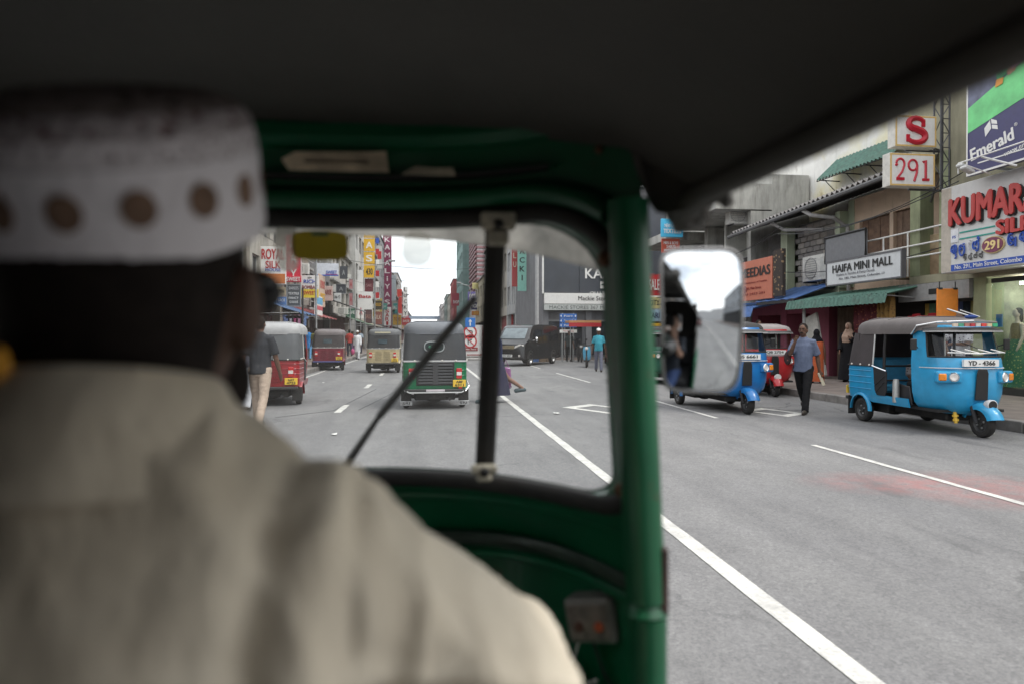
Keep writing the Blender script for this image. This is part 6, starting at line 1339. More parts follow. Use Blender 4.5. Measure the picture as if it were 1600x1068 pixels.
# person behind the light blue three-wheeler, seen through its windscreen
pr = onY(1530, 560, 11.3); person('man in checked white shirt standing on the pavement behind the light blue three-wheeler', (pr.x - .1, 11.6, .15), hd(100), 1.72, SKIN, printed((.45,.44,.45), (.15,.12,.16), 22), .45, cloth((.03,.03,.05)), legs=((3,2),(-3,2)), arms=((20,10,70,20),(45,10,60,10)))
pr = onY(1497, 560, 12.2); person('man in dark red top standing at the stall behind the light blue three-wheeler', (pr.x + .3, 13.2, .15), hd(170), 1.66, SKIN, cloth((.14,.05,.04)), .45, cloth((.03,.03,.03)))
# child sitting inside the light blue one
person('child in pale checked top sitting on the bench inside the light blue three-wheeler', (7.95, 10.25, .27), hd(170), 1.15, SKIN, printed((.35,.32,.32), (.1,.08,.09), 22), .45, cloth((.06,.05,.05)), legs=((80,75),(80,75)), arms=((30,10,50,20),(30,10,50,20)), sit=True, shoe=None)
# left side walkers
pr = G(406, 668); person('man in charcoal shirt and beige trousers walking away at the left', (pr.x + .0, pr.y, 0), hd(-8), 1.72, SKIN, cloth((.035,.037,.042), 30), .45, cloth((.42,.33,.26), 30), legs=((12,4),(-14,16)), arms=((-12,14,20,0),(10,12,10,0)), shoe=SHOE, vox=.016)
pr = G(386, 640); person('person in white trousers mostly hidden by the man in charcoal shirt', (pr.x - .02, pr.y, 0), hd(-5), 1.68, SKIN, cloth((.10,.10,.12)), .45, cloth((.62,.63,.66)), shoe=SHOE)
pr = onY(482, 560, 38); person('person in bright blue tunic and lighter blue trousers on the left pavement', (pr.x, 38, .15), hd(5), 1.7, SKIN, cloth((.04,.20,.50)), .9, cloth((.12,.30,.52)), hem=.62)
pr = G(558.5, 561); st, T, Ar, Lg, Tl = person('man in white robe and cap walking towards the viewer at the left kerb', (pr.x, pr.y, 0), hd(172), 1.74, SKIN, cloth((.72,.72,.73)), .9, cloth((.70,.70,.72)), legs=((12,6),(-12,10)), cap=(WHITE, False), hair=False, hem=.45)
t = thing('shopping_bag', 'pink plastic bag carried by the man in the white robe', 'bag', (pr.x - .28, pr.y - .05, .62)); b = MB(); b.ball((0,0,-.15), (.12,.09,.18), 10, 8); b.tube([(-.04,0,0),(0,0,.16),(.04,0,0)], .012, 5); b.build('bag', plain((.5,.08,.2), .5), t, smooth=60)
pr = onY(546, 560, 45); person('man in red shirt on the left pavement near the black awning', (pr.x, 45, .15), hd(20), 1.68, SKIN, cloth((.35,.05,.04)), .45, cloth((.05,.05,.07)))
pr = onY(551.5, 560, 47); person('woman in orange red dress on the left pavement near the black awning', (pr.x - .7, 47, .15), hd(160), 1.6, SKIN, gown=cloth((.42,.12,.08)), legs=((3,2),(-3,2)))
pr = onY(570, 556, 52); person('man in pale blue shirt following the man in the white robe', (pr.x - .35, 52, .15), hd(175), 1.7, SKIN, cloth((.3,.36,.42)), .45, cloth((.05,.05,.07)))
# person crossing behind the centre strip, one foot trailing
pr = G(777, 628); st, T, Ar, Lg, Tl = person('person in navy top hurrying across the road mostly hidden by the windscreen strip', (pr.x, pr.y, 0), hd(97), 1.66, SKIN2, cloth((.02,.03,.09)), .9, None, legs=((24,4),(-40,16)), shoe=plain((.05,.08,.09), .6), sarong=cloth((.03,.03,.06)), hem=.86, arms=((20,10,20,0),(-20,10,20,0)))
pq = onY(790, 588, pr.y + .25); t = thing('cloth_bag', 'purple white striped cloth bag swinging behind the hurrying person', 'bag', (pq.x, pr.y + .25, pq.z)); b = MB(); b.prism([(-.12,-.24),(.13,-.26),(.11,.2),(-.09,.22)], lambda a, z, d: V((a, d, z)), -.06, .06); b.build('bag', printed((.26,.10,.24), (.55,.45,.55), 16), t, bevel=.03); b = MB(); b.tube([(-.06,0,.2),(0,0,.38),(.07,0,.2)], .012, 5); b.build('strap', plain((.2,.08,.18), .7), t)
# cyan shirt man by the scooters
person('man in cyan shirt and white cap walking towards the viewer by the scooters', gp(935.5, 580), hd(168), 1.72, SKIN, cloth((.06,.33,.42), 30), .45, cloth((.16,.17,.22), 30), legs=((14,4),(-12,10)), arms=((8,12,8,0),(-8,12,10,0)), cap=(WHITE, True), hair=False, belly=.02, shoe=SHOE)
pr = onY(890, 560, 37.6); person('man in dark clothes standing between the posts of the blue direction panels', (pr.x, 37.7, 0), hd(180), 1.7, SKIN, cloth((.05,.06,.06)), .45, cloth((.02,.02,.02)))
pr = onY(886, 560, 36.8); b = MB()
for k in range(3): 
    b = MB(); b.box((pr.x - 1.9 + .42*k, 37.2, 0), (pr.x - 1.5 + .42*k, 37.55, .45 + .1*(k % 2))); tag(b.build('sack_box', plain(((.08,.16,.38) if k < 1 else (.27,.20,.14)), .8), bevel=.03), ('blue plastic bundle on the road edge behind the dark van' if k < 1 else ('brown carton on the road edge nearer the van under the direction panels' if k == 1 else 'brown carton on the road edge nearer the scooters under the direction panels')), 'box', 'goods under the direction panels' if k else None)
pr = onY(1208, 540, 17.5); person('person with dark hair standing behind the bright red three-wheeler', (pr.x + .45, 19.2, .15), hd(180), 1.72, SKIN, cloth((.03,.03,.035)), .45, cloth((.03,.03,.03)))
pr = onY(870, 560, 38.5)
# mannequins in the display window
def mannequin(label, y, c1, c2, x=.39):
    t = thing('mannequin', label, 'mannequin', (RF + x, y, .30), hd(75), 'mannequins in the shop window')
    SK = plain((.55,.42,.36), .4, dirt=0); b = MB(); b.tube([(0,0,1.0),(0,0,1.2),(0,0,1.36),(0,0,1.44),(0,.01,1.54)], [(.1,.13),(.1,.14),(.09,.15),(.05,.05),(.045,.045)], 10); b.ball((0,.02,1.62), (.068,.085,.105), 12, 9); b.ball((0,.1,1.605), (.011,.016,.02), 6, 5)
    for s in (-1, 1): b.tube([(s*.1,0,1.38),(s*.17,0,1.36),(s*.22,.02,1.1),(s*.24,.12,.88),(s*.24,.16,.80)], [.05,.05,.04,.03,.02], 8)
    link('body', remesh(b, .014, 2), SK, t)
    b = MB(); b.ball((0,-.015,1.655), (.08,.085,.09), 12, 8); b.ball((0,-.05,1.54), (.085,.05,.16), 10, 8); b.build('wig', HAIR, t, smooth=60)
    b = MB(); rows = [[(wx*cos(a)*(1 + f*sin(9*a)), wy*sin(a)*(1 + f*sin(9*a)), z) for a in [2*pi*i/36 for i in range(36)]] for z, wx, wy, f in ((1.4,.14,.09,0),(1.3,.17,.115,0),(1.05,.135,.11,0))]; b.grid(rows, True); b.build('bodice', c1, t, smooth=60)
    b = MB(); rows = [[(wx*cos(a)*(1 + f*sin(9*a)), wy*sin(a)*(1 + f*sin(9*a)), z) for a in [2*pi*i/36 for i in range(36)]] for z, wx, wy, f in ((1.06,.135,.112,0),(.9,.2,.17,.02),(.5,.30,.27,.05),(.02,.36,.33,.07))]; b.grid(rows, True); b.build('skirt', c2, t, smooth=60)
    b = MB(); b.lathe([(0,0),(.2,0),(.2,.02),(0,.02)], 16, Matrix.Rotation(-pi/2, 4, 'Y')); b.build('stand', STEEL, t)
mannequin('mannequin in green gold spotted dress with ochre bodice in the glass display', 13.47, plain((.22,.13,.03), .6, var=.3, scale=30), printed((.03,.16,.09), (.35,.36,.14), 16))
mannequin('second mannequin in green spotted dress behind the ochre bodiced one', 12.75, cloth((.05,.12,.08)), printed((.02,.12,.07), (.3,.34,.16), 16), .85)

# more walkers on the pavements, each a copy of one of the figures above
def dup(root, loc, rz, label, group='people in the street'):
    r = root.copy(); C.objects.link(r); r.location = loc; r.rotation_euler = (0, 0, rz); r['label'] = label; r['group'] = group
    for ch in list(root.children):
        c = ch.copy(); C.objects.link(c); c.parent = r
        for g_ in ch.children:
            d = g_.copy(); C.objects.link(d); d.parent = c
    return r
def who(s_): return [o for o in C.objects if str(o.get('label','')).startswith(s_)][0]
def recol(r, part, m):
    for c in r.children:
        if c.name.split('.')[0] == part: c.data = c.data.copy(); c.data.materials[0] = m
A_, B_, C_ = who('man in red shirt'), who('woman in orange red'), who('man in pale blue shirt')
for src, (x, y, z), rz, lb, part, cc_ in ((A_, (-5.6, 36, .15), 10, 'man in olive shirt on the left pavement behind the maroon three-wheeler', 'shirt', (.15,.15,.06)), (C_, (-5.0, 41, .15), 185, 'man in white shirt on the left pavement behind the maroon three-wheeler', 'shirt', (.6,.6,.6)),
    (B_, (-5.9, 57, .15), 170, 'woman in violet dress farther along the left pavement', 'gown', (.15,.08,.2)), (A_, (-5.1, 66, .15), 200, 'man in mustard shirt far along the left pavement', 'shirt', (.4,.28,.06)), (C_, (-4.9, 74, .15), 10, 'man in dark shirt far along the left pavement', 'shirt', (.04,.04,.05)),
    (A_, (6.3, 52, .15), 190, 'man in grey shirt on the pavement beyond the dark van', 'shirt', (.2,.2,.22)), (B_, (11.4, 22.5, .15), 100, 'woman in dark green dress by the pink shop front', 'gown', (.03,.09,.06)), (C_, (10.9, 27, .15), 170, 'man in pale blue shirt by the shops behind the bright red three-wheeler', 'shirt', (.3,.36,.42))):
    r = dup(src, (x, y, z), hd(rz), lb); recol(r, part, cloth(cc_))
    if part == 'gown': recol(r, 'sleeve', cloth(cc_))
# ================================================================== THE CAB THE PICTURE IS TAKEN FROM, AND ITS DRIVER
XC = -.22
def lerp3(z, ks):
    if z <= ks[0][0]: return ks[0][1:]
    for a, c_ in zip(ks, ks[1:]):
        if z <= c_[0]:
            q = (z - a[0]) / (c_[0] - a[0]); return tuple(x + (y - x) * q for x, y in zip(a[1:], c_[1:]))
    return ks[-1][1:]
def Yw(s, z):
    yc, a, k = lerp3(z, [(.80,1.30,.373,5.5),(1.05,1.29,.373,5.5),(1.175,1.265,.378,2.9),(1.62,1.15,.30,3.0),(1.76,1.10,.27,3.0)])
    return yc - a * (min(abs(s), .62)/.55) ** k
def FP(s, z, off=0): return V((XC + s, Yw(s, z) + off, z))
def onGlass(px, py, off=0):
    lo, hi = .6, 1.6
    for _ in range(40):
        d = (lo + hi)/2; p = at(px, py, d)
        if p.y > Yw(p.x - XC, p.z) + off: hi = d
        else: lo = d
    return p
t = cab = thing('auto_rickshaw', 'green three-wheeler cab with black canopy that the picture is taken from', 'auto rickshaw', (XC, 0, 0))
def cabgreen():
    m, n, l, b = newmat('cab_green')
    c = ramp(n, l, nz(n, l, 6, 5), .3, .7, (.0,.074,.029,1), (.0,.118,.047,1))
    c = mixc(n, l, ramp(n, l, nz(n, l, 16, 8, .75), .60, .70, (0,0,0,1), (.7,.7,.7,1)), c, (.07,.035,.018)); c = mixc(n, l, ramp(n, l, nz(n, l, 3, 6, .7), .5, .75, (0,0,0,1), (.5,.5,.5,1)), c, (.02,.045,.02))
    l.new(c, b.inputs['Base Color']); b.inputs['Roughness'].default_value = .42; b.inputs['Coat Weight'].default_value = .15; bump(n, l, b, nz(n, l, 25, 5), .12); return m
CG = cabgreen(); VINYL = plain((.058,.053,.047), .7, var=.15, scale=5, dirt=.1, bmp=.3, bscale=120)
# opening outline in (s, z)
def rrect(hb, ht, z0, z1, rb, rt, n=9):
    pts = []
    def corner(cx, cz, r, a0):
        for i in range(n): a = radians(a0 + 90*i/(n-1)); pts.append((cx + r*cos(a), cz + r*sin(a)))
    corner(hb - rb, z0 + rb, rb, -90); m = 8
    for i in range(1, m): q = i/m; pts.append((hb + (ht-hb)*q, z0 + rb + (z1 - rt - z0 - rb)*q))
    corner(ht - rt, z1 - rt, rt, 0)
    for i in range(1, 24): q = i/24; pts.append((ht - rt - 2*(ht-rt)*q, z1))
    corner(-(ht - rt), z1 - rt, rt, 90)
    for i in range(1, m): q = i/m; pts.append((-(ht + (hb-ht)*q), z1 - rt + (z0 + rb - z1 + rt)*q))
    corner(-(hb - rb), z0 + rb, rb, 180)
    for i in range(1, 24): q = i/24; pts.append((-(hb - rb) + 2*(hb-rb)*q, z0))
    return pts
inn = rrect(.500, .482, 1.178, 1.600, .035, .115); out = rrect(.542, .512, 1.055, 1.755, .01, .12)
rows = []
for q, off in ((0,.01),(.0,-.008),(.25,-.012),(.5,-.006),(.75,-.006),(1,-.004)):
    rows.append([FP(a[0] + (c_[0]-a[0])*q, a[1] + (c_[1]-a[1])*q, off) for a, c_ in zip(inn, out)])
b = MB(); b.grid(rows, True); b.build('front_panel', CG, t, w=True, smooth=50)
rows = [[FP(a[0] + (c_[0]-a[0])*q, a[1] + (c_[1]-a[1])*q, .03) for a, c_ in zip(inn, out)] for q in (0, .5, 1)]
b = MB(); b.grid(rows, True); b.build('front_skin', CG, t, w=True, smooth=50)
ctr = (0, 1.39)
sl = [FP(s + (.010 if s > 0 else -.010)*min(1, abs(s)/.4), z + (.010 if z > 1.4 else -.012), -.012) for s, z in inn]
b = MB(); b.tube(sl, (.011,.015), 8, True); b.build('rubber_seal', RUB, t, w=True, smooth=60)
sg = [i/12 for i in range(-12, 13)]
def sweep(prof, s1=.53, n=36, closed=True):       # prof: (z, offset)
    b = MB(); rows = [[FP(-s1 + 2*s1*i/n, z, o) for z, o in prof] for i in range(n+1)]; b.grid(rows, closed); return b
def rail(off, r, zmin, dy):
    pts = []
    for a, c_, e in zip(inn[-1:] + inn[:-1], inn, inn[1:] + inn[:1]):
        if c_[1] < zmin: continue
        tx, tz = e[0] - a[0], e[1] - a[1]; q = hypot(tx, tz); pts.append(FP(c_[0] + tz/q*off, c_[1] - tx/q*off, dy))
    b = MB(); b.tube(pts, [r]*len(pts), 10); return b
rail(.040, (.020,.017), 1.565, -.018).build('header_rail', CG, t, w=True, smooth=60)
sweep([(1.712,-.008),(1.714,-.022),(1.728,-.03),(1.748,-.022),(1.75,-.006)], .40).build('header_rail', CG, t, w=True, smooth=40)
sweep([(1.667,-.010),(1.668,-.034),(1.672,-.034),(1.673,-.010)], .40).build('groove', BLACK, t, w=True)
sweep([(1.135,-.005),(1.137,-.014),(1.128,-.018),(1.122,-.006)], .52).build('pressed_line', CG, t, w=True, smooth=40)
sweep([(1.062,-.004),(1.064,-.034),(1.056,-.044),(1.046,-.042),(1.040,-.030),(1.042,.02)], .535).build('ledge', plain((.055,.075,.060), .42, .35, var=.3, scale=20, dirt=.5), t, w=True, smooth=40)
sweep([(1.034,-.024),(1.030,-.036),(1.022,-.036),(1.016,-.024)], .53).build('ledge_bead', CG, t, w=True, smooth=40)
b = MB(); rows = [[FP(-.54 + 1.08*i/36, z, .02 - .05*max(0,(.6-z))) for z in (1.045,.95,.85,.75,.6,.45,.3)] for i in range(37)]; b.grid(rows); b.build('leg_shield', CG, t, w=True, smooth=60)
b = MB(); rows = []
for i in range(13):
    a = pi * i / 12; rows.append([(XC + .36 + .22*cos(a)*k, .93 + .24*q, .72 + .17*sin(a)*k) for q, k in ((0,1),(.3,1),(.7,1),(1,.9))])
b.grid(rows); b.build('wheel_hump', CG, t, w=True, smooth=60)
for s in (-1, 1):
    x = XC + s*.516
    b = MB(); b.tube([(x, .893, 1.065), (x - s*.012, .891, 1.3), (x - s*.024, .885, 1.5), (x - s*.029, .883, 1.600)], [(.030,.027)]*4, 12); b.build('pillar', CG, t, w=True, smooth=50)
    b = MB(); b.tube([(x + s*.002, .885, .3), (x + s*.002, .89, 1.045)], (.03,.025), 12); b.tube([(x + s*.0, .89, 1.046), (x, .892, 1.066)], [(.03,.03),(.02,.026)], 12); b.build('door_post', CG, t, w=True, smooth=50)
    b = MB(); b.box((x + s*.018 - .006, .868, 1.05), (x + s*.018 + .006, .905, 1.14)); b.build('door_flange', plain((.04,.02,.015), .7, var=.4, scale=40), t, w=True, bevel=.003)
    # body side below the open doorway, behind
    b = MB(); b.box((XC + s*.60 - .015, -1.0, .3), (XC + s*.60 + .015, -.25, .92)); b.build('side_panel', CG, t, w=True, bevel=.01)
# bolts on seal and pillar
RUST = plain((.16,.075,.04), .7, .3, var=.4, scale=40, dirt=.3)
for px, py, r_ in ((946, 405, .012), (987, 591, .011), (985, 672, .006), (972, 765, .011), (985, 690, .004)):
    p = onGlass(px, py, -.026); b = MB(); b.ball(p, (r_, r_*.8, r_), 10, 7); b.ball(p + V((.004,-.004,.003)), (r_*.5, r_*.9, r_*.5), 8, 6); b.build('bolt', RUST, t, w=True, smooth=50)
for px, py in ((437, 187), (636, 192), (815, 216), (935, 235)):
    p = onGlass(px, py, -.012); b = MB(); b.ball(p, .006, 8, 6); b.build('bolt', RUST, t, w=True)
# windscreen glass
rows = []
for q in (0, .25, .5, .75, .97): rows.append([FP(a[0]*(1-q), ctr[1] + (a[1]-ctr[1])*(1-q), .004) for a in inn])
b = MB(); b.grid(rows, True); n_ = len(inn); b.f.append(tuple(range(4*n_, 5*n_))); b.build('windscreen', glass((.93,.95,.95), .045, 'cabglass', .45), t, w=True, smooth=60)
# centre strip with its clamps
CL = plain((.50,.46,.37), .5, .2, var=.35, scale=40, dirt=.5)
tp = [onGlass(775, 348, -.016), onGlass(771, 450, -.014), onGlass(764, 600, -.014), onGlass(757, 742, -.016)]
b = MB(); b.tube(tp, [(.008,.017)]*4, 8); strip = b.build('centre_strip', RUB, t, w=True)
def clamp(px0, py0, px1, py1):
    a, c_ = onGlass(px0, py0, -.035), onGlass(px1, py1, -.035); y = min(a.y, c_.y); wd = c_.x - a.x
    b = MB(); b.box((a.x, y - .004, c_.z + (a.z - c_.z)*.45), (c_.x, y + .014, a.z)); b.box((a.x + wd*.2, y - .006, c_.z), (c_.x - wd*.2, y + .012, c_.z + (a.z - c_.z)*.449)); o = b.build('clamp', CL, t, w=True, bevel=.004)
    b = MB(); b.ball(((a.x + c_.x)/2, y - .006, (a.z*.6 + c_.z*.4)), (.008,.006,.008), 8, 6); b.build('screw', BLACK, o, w=True)
clamp(750, 334, 806, 384); clamp(735, 722, 777, 752)
# wiper outside the glass
a, c_ = onGlass(744, 464, .022), onGlass(592, 650, .022); d_ = onGlass(540, 727, .03)
b = MB(); b.tube([a, a.lerp(c_, .5), c_], [.006,.0085,.007], 6); wi = b.build('wiper_blade', BLACK, t, w=True)
b = MB(); b.tube([a.lerp(c_, .45) + V((0,.012,0)), c_ + V((0,.012,0)), d_], [.004,.005,.008], 6); b.build('wiper_arm', BLACK, wi, w=True)
# visor outside
rows = []; VG = glass((.10,.11,.11), .55, 'visor_plastic', .3)
for zz, off, dr in ((1.648,.035,.015),(1.640,.075,.035),(1.628,.11,.06),(1.606,.125,.085)): rows.append([FP(.50*x, zz, off) + V((0, 0, -dr*abs(x)**3)) for x in [i/18 - 1 for i in range(37)]])
b = MB(); b.grid(rows); b.build('sun_visor', VG, t, w=True, smooth=60, solid=.004)
# switch box with lamp, leads
p = FP(.488, .968, -.03); M_ = Matrix.Translation(p) @ Matrix.Rotation(radians(-38), 4, 'Z') @ Matrix.Rotation(radians(-12), 4, 'Y')
b = MB(); b.box((-.042,-.02,-.036), (.042,.03,.036), M_); sb = b.build('switch_box', plain((.24,.23,.21), .45, .3, var=.3, scale=30, dirt=.5), t, w=True, bevel=.008, segs=2)
b = MB(); b.box((-.034,-.024,-.028), (.034,-.0195,.028), M_); b.build('switch_face', plain((.20,.165,.14), .6, var=.5, scale=40), sb, w=True, bevel=.002)
for x, m_ in ((-.016, plain((.12,.05,.03), .5)), (.019, plain((.55,.10,.03), .35))):
    b = MB(); b.ball(M_ @ V((x, -.026, -.006)), .008, 10, 6); b.build('lamp_knob', m_, sb, w=True, smooth=60)
b = MB(); b.tube([M_ @ V(q) for q in ((-.03,-.01,-.035),(-.042,-.015,-.06),(-.048,-.02,-.085),(-.03,-.02,-.098),(-.005,-.015,-.092))], .0022, 6, caps=False); b.build('pale_lead', plain((.5,.48,.45), .5), sb, w=True)
b = MB(); b.tube([M_ @ V(q) for q in ((.01,.02,.035),(.0,.03,.07),(.03,.05,.06),(.06,.03,.0),(.065,.02,-.06),(.04,.02,-.16))], .005, 6, caps=False); b.tube([M_ @ V(q) for q in ((-.01,.0,-.035),(-.0,.0,-.09),(.03,.02,-.16))], .003, 6, caps=False); b.build('black_lead', BLACK, sb, w=True)
# canopy
prof = [(0,1.768),(.12,1.766),(.25,1.76),(.36,1.745),(.44,1.722),(.50,1.688),(.54,1.65),(.565,1.615),(.578,1.590)]
prof = [(-s, z) for s, z in prof[:0:-1]] + prof
yf_ = lambda s: 1.10 - .27 * (min(abs(s),.6)/.55)**3 + .035
rows = []
for q in (0,.1,.25,.4,.6,.8,.92,1): rows.append([(XC + s, -1.05 + (yf_(s) + 1.05) * q, z - .034*(1-q)*max(0, (abs(s) - .5)/.078) + .006*sin(q*9)*(1 if abs(s) < .4 else 0) - (.012 if q == 1 and abs(s) < .5 else 0)) for s, z in prof])
b = MB(); b.grid(rows); can = b.build('canopy', VINYL, t, w=True, smooth=50, solid=.012)
for s in (-1, 1):
    b = MB(); b.tube([(XC + s*.562, -1.0, 1.566), (XC + s*.562, .80, 1.598), (XC + s*.558, .885, 1.588)], [.016,.016,.022], 8); b.build('canopy_hem', VINYL, can, w=True, smooth=60)
for yy in (-.1, -.55):
    b = MB(); b.tube([(XC + s*.97, yy, z - .016) for s, z in prof], .009, 8); b.build('roof_bow', BLACK, t, w=True, smooth=60)
fl = MB(); rows = [[(XC + s, yf_(s) + .02 - o, z + dz) for s, z in prof] for dz, o in ((.004,.0),(-.012,.012),(-.03,.02))]
fl.grid(rows); fl.build('canopy_front_flap', VINYL, can, w=True, smooth=50, solid=.006)
b = MB(); b.tube([(XC + .580, .86, 1.60), (XC + .578, .885, 1.578), (XC + .566, .885, 1.572), (XC + .55, .87, 1.60)], .018, 8); b.build('flap_roll', VINYL, can, w=True, smooth=60)
b = MB(); rows = [[(XC + s, .905 - .12*max(0, s - .53)/.05 + .012*q, (1.578 + .03*((s - .55)/.03)**2*(1 if s < .55 else .2))*(1-q) + q*(1.72 - 2.2*max(0, s - .515))) for s in [.490 + .0115*i for i in range(9)]] for q in (0,.15,.4,.7,1)]; b.grid(rows); b.build('canopy_corner', VINYL, can, w=True, smooth=60, solid=.012)
b = MB(); b.box((XC - .575, -1.06, .3), (XC + .575, -1.03, 1.0)); b.build('rear_panel', CG, t, w=True)
b = MB(); b.box((XC - .565, -1.055, 1.0), (XC - .2, -1.04, 1.73)); b.box((XC + .2, -1.055, 1.0), (XC + .565, -1.04, 1.73)); b.box((XC - .2, -1.055, 1.0), (XC + .2, -1.04, 1.25)); b.box((XC - .2, -1.055, 1.5), (XC + .2, -1.04, 1.74)); b.build('canopy_back', VINYL, t, w=True)
for s in (-1, 1):
    b = MB(); b.box((XC + s*.575 - .006, -1.04, .92), (XC + s*.575 + .006, -.55, 1.6)); b.build('quarter_curtain', VINYL, t, w=True)
b = MB(); b.box((XC - .57, -1.02, .36), (XC + .57, -.30, .62)); b.box((XC - .57, -1.02, .62), (XC + .57, -.86, 1.12)); b.build('rear_bench', plain((.03,.03,.032), .55), t, w=True, bevel=.04)
b = MB(); b.box((XC - .56, -1.0, .27), (XC + .56, 1.0, .30)); b.build('floor', plain((.03,.03,.03), .8, dirt=.5), t, w=True)
b = MB(); b.box((XC - .22, .38, .30), (XC + .22, .68, .66)); b.box((XC - .25, .36, .66), (XC + .25, .70, .74)); b.build('driver_seat', BLACK, t, w=True, bevel=.02)
b = MB(); b.tube([(XC - .30, .80, 1.02), (XC - .12, .90, 1.0), (XC, .92, .98), (XC + .12, .90, 1.0), (XC + .30, .80, 1.02)], .014, 8); b.tube([(XC, .92, .98), (XC, 1.05, .5)], .03, 8); hb = b.build('handlebar', plain((.05,.05,.05), .4), t, w=True)
for s in (-1, 1): b = MB(); b.tube([(XC + s*.19, .862, 1.009), (XC + s*.30, .80, 1.02)], .02, 8); b.build('grip', RUB, hb, w=True)
for s in (-1, 1):
    b = MB(); b.lathe([(.12,-.05),(.16,-.06),(.2,-.04),(.2,.04),(.16,.06),(.12,.05)], 20, Matrix.Translation((XC + s*.54, -.7, .2))); b.build('wheel', TYRE, t, w=True, smooth=40)
b = MB(); b.lathe([(.12,-.05),(.16,-.06),(.2,-.04),(.2,.04),(.16,.06),(.12,.05)], 20, Matrix.Translation((XC, 1.3, .2))); b.build('wheel', TYRE, t, w=True, smooth=40)
b = MB(); b.tube([(XC - .50, .80, 1.05), (XC - .51, .78, 1.3), (XC - .50, .77, 1.62)], [(.05,.055),(.045,.05),(.03,.045)], 10); b.build('rolled_curtain', VINYL, t, w=True, smooth=60)
b = MB(); rows = [[(XC - .575 + .012*sin(q*6 + z*3), -.56 + 1.22*q, z) for z in (.95,1.1,1.3,1.45,1.6)] for q in [i/20 for i in range(21)]]; b.grid(rows); b.build('blocker_curtain', VINYL, t, w=True, smooth=60, solid=.006)  # unseen curtain added along the left side to dim the driver's back
# stickers on the glass
def sticker(px0, py0, px1, py1, m, name='sticker', chamfer=.35, off=-.004):
    a, c_ = onGlass(px0, py0, off), onGlass(px1, py1, off); y = min(a.y, c_.y); W2, H2 = (c_.x - a.x)/2, (a.z - c_.z)/2; cx, cz = (a.x + c_.x)/2, (a.z + c_.z)/2
    pl = [(W2*sgnp(cos(q), .7), H2*sgnp(sin(q), chamfer)) for q in [2*pi*i/24 for i in range(24)]]
    b = MB(); b.prism([(cx + x, cz + z) for x, z in pl], lambda x, z, d: V((x, Yw(x - XC, z) + off + d, z)), -.001, .0); return b.build(name, m, t, w=True)
st_ = sticker(455, 360, 545, 408, plain((.55,.42,.02), .5, var=.1, dirt=.1)); sticker(487, 364, 514, 369, plain((.02,.14,.10), .5), 'sticker_mark', off=-.007)
sticker(628, 362, 676, 415, glass((.88,.88,.86), .16, 'oldsticker', .2), 'worn_round_sticker', .9)
sticker(428, 352, 470, 425, glass((.80,.80,.78), .45, 'oldsticker2', .2), 'worn_sticker', .6)
# papers stuck behind the header rail
def paper(px0, py0, px1, py1, c_, label, tilt, dark):
    a, q = onGlass(px0, py0, -.045), onGlass(px1, py1, -.045); y = min(a.y, q.y) - .004; b = MB()
    b.prism([(a.x, a.z - .012), (a.x + .01, q.z), (q.x, q.z + tilt*.3), (q.x - .004, a.z + tilt), (q.x - .03, a.z + tilt - .002), (a.x + .02, a.z)], lambda x, z, d: V((x, y + d + .02*(x - a.x), z)), 0, .006)
    o = b.build('folded_paper', plain(c_, .85, var=.3, scale=30, dirt=.25)); tag(o, label, 'paper')
    if dark:
        e = MB(); e.prism([(a.x + .035, q.z + .011), (q.x - .03, q.z + .013), (q.x - .03, a.z - .012), (a.x + .035, a.z - .014)], lambda x, z, d: V((x, y - .003 + d + .02*(x - a.x), z)), 0, .0025); e.build('dark_fold', plain((.12,.085,.06), .8, var=.4, scale=30), o)
paper(441, 238, 608, 271, (.70,.58,.42), 'folded tan papers tucked behind the header rail above the windscreen', .006, True)
paper(630, 265, 712, 275, (.36,.32,.24), 'thin pale slip tucked in the header groove right of the tan papers', .0, False)
# orange thing at the far left
p = at(-1, 575, .40); b = MB(); b.ball(p, (.0058,.005,.013), 12, 9); tag(b.build('hanging_ornament', plain((.85,.40,.03), .6), smooth=60), 'orange yellow ornament hanging at the left edge beside the driver\'s neck', 'ornament')
# ---------------------------------------------------------------- wing mirror: convex glass in a dark shell
Mc = at(1097, 500, 1.10); eye = V((0, 0, EYE)); din = (Mc - eye).normalized(); dout = V((.0, -1, -.012)).normalized(); n0 = (dout - din).normalized()
xa = n0.cross(V((0,0,1))).normalized() * -1; ya = n0.cross(xa).normalized(); ya = ya if ya.z > 0 else -ya
if xa.dot(V((1,0,0))) < 0: xa = -xa
Rm = .48
def mp(x, y, d=0): return Mc + xa*x + ya*y + n0*(d - (x*x + y*y)/(2*Rm))
Wm, Hm = .064, .117
def ring(k, d):
    r = []
    for i in range(40):
        a = 2*pi*i/40; x, y = Wm*k*sgnp(cos(a), .38), Hm*k*sgnp(sin(a), .26); x *= 1 - .05*(-y/Hm); r.append(mp(x, y, d))
    return r
mm, n, l, bs = newmat('mirror'); bs.inputs['Metallic'].default_value = 1; bs.inputs['Roughness'].default_value = .015; bs.inputs['Base Color'].default_value = (.66,.69,.71,1)
mi = MB(); rows = [ring(k, .004) for k in (.965,.9,.8,.65,.5,.3,.1)]; mi.grid(rows, True); mi.f.append(tuple(range(240, 280)))
b = MB(); b.grid([ring(.965,.004), ring(.975,.009), ring(1.0,.006), ring(1.02,-.004), ring(.98,-.020), ring(.8,-.032), ring(.4,-.036), ring(.05,-.036)], True); mr = b.build('wing_mirror', plain((.03,.03,.03), .4), t, w=True, smooth=50)
mi.build('mirror_glass', mm, mr, w=True, smooth=70)
b = MB(); b.tube(ring(.985,.006), .0022, 6, True); b.build('mirror_rim', plain((.42,.41,.40), .35, .4), mr, w=True)
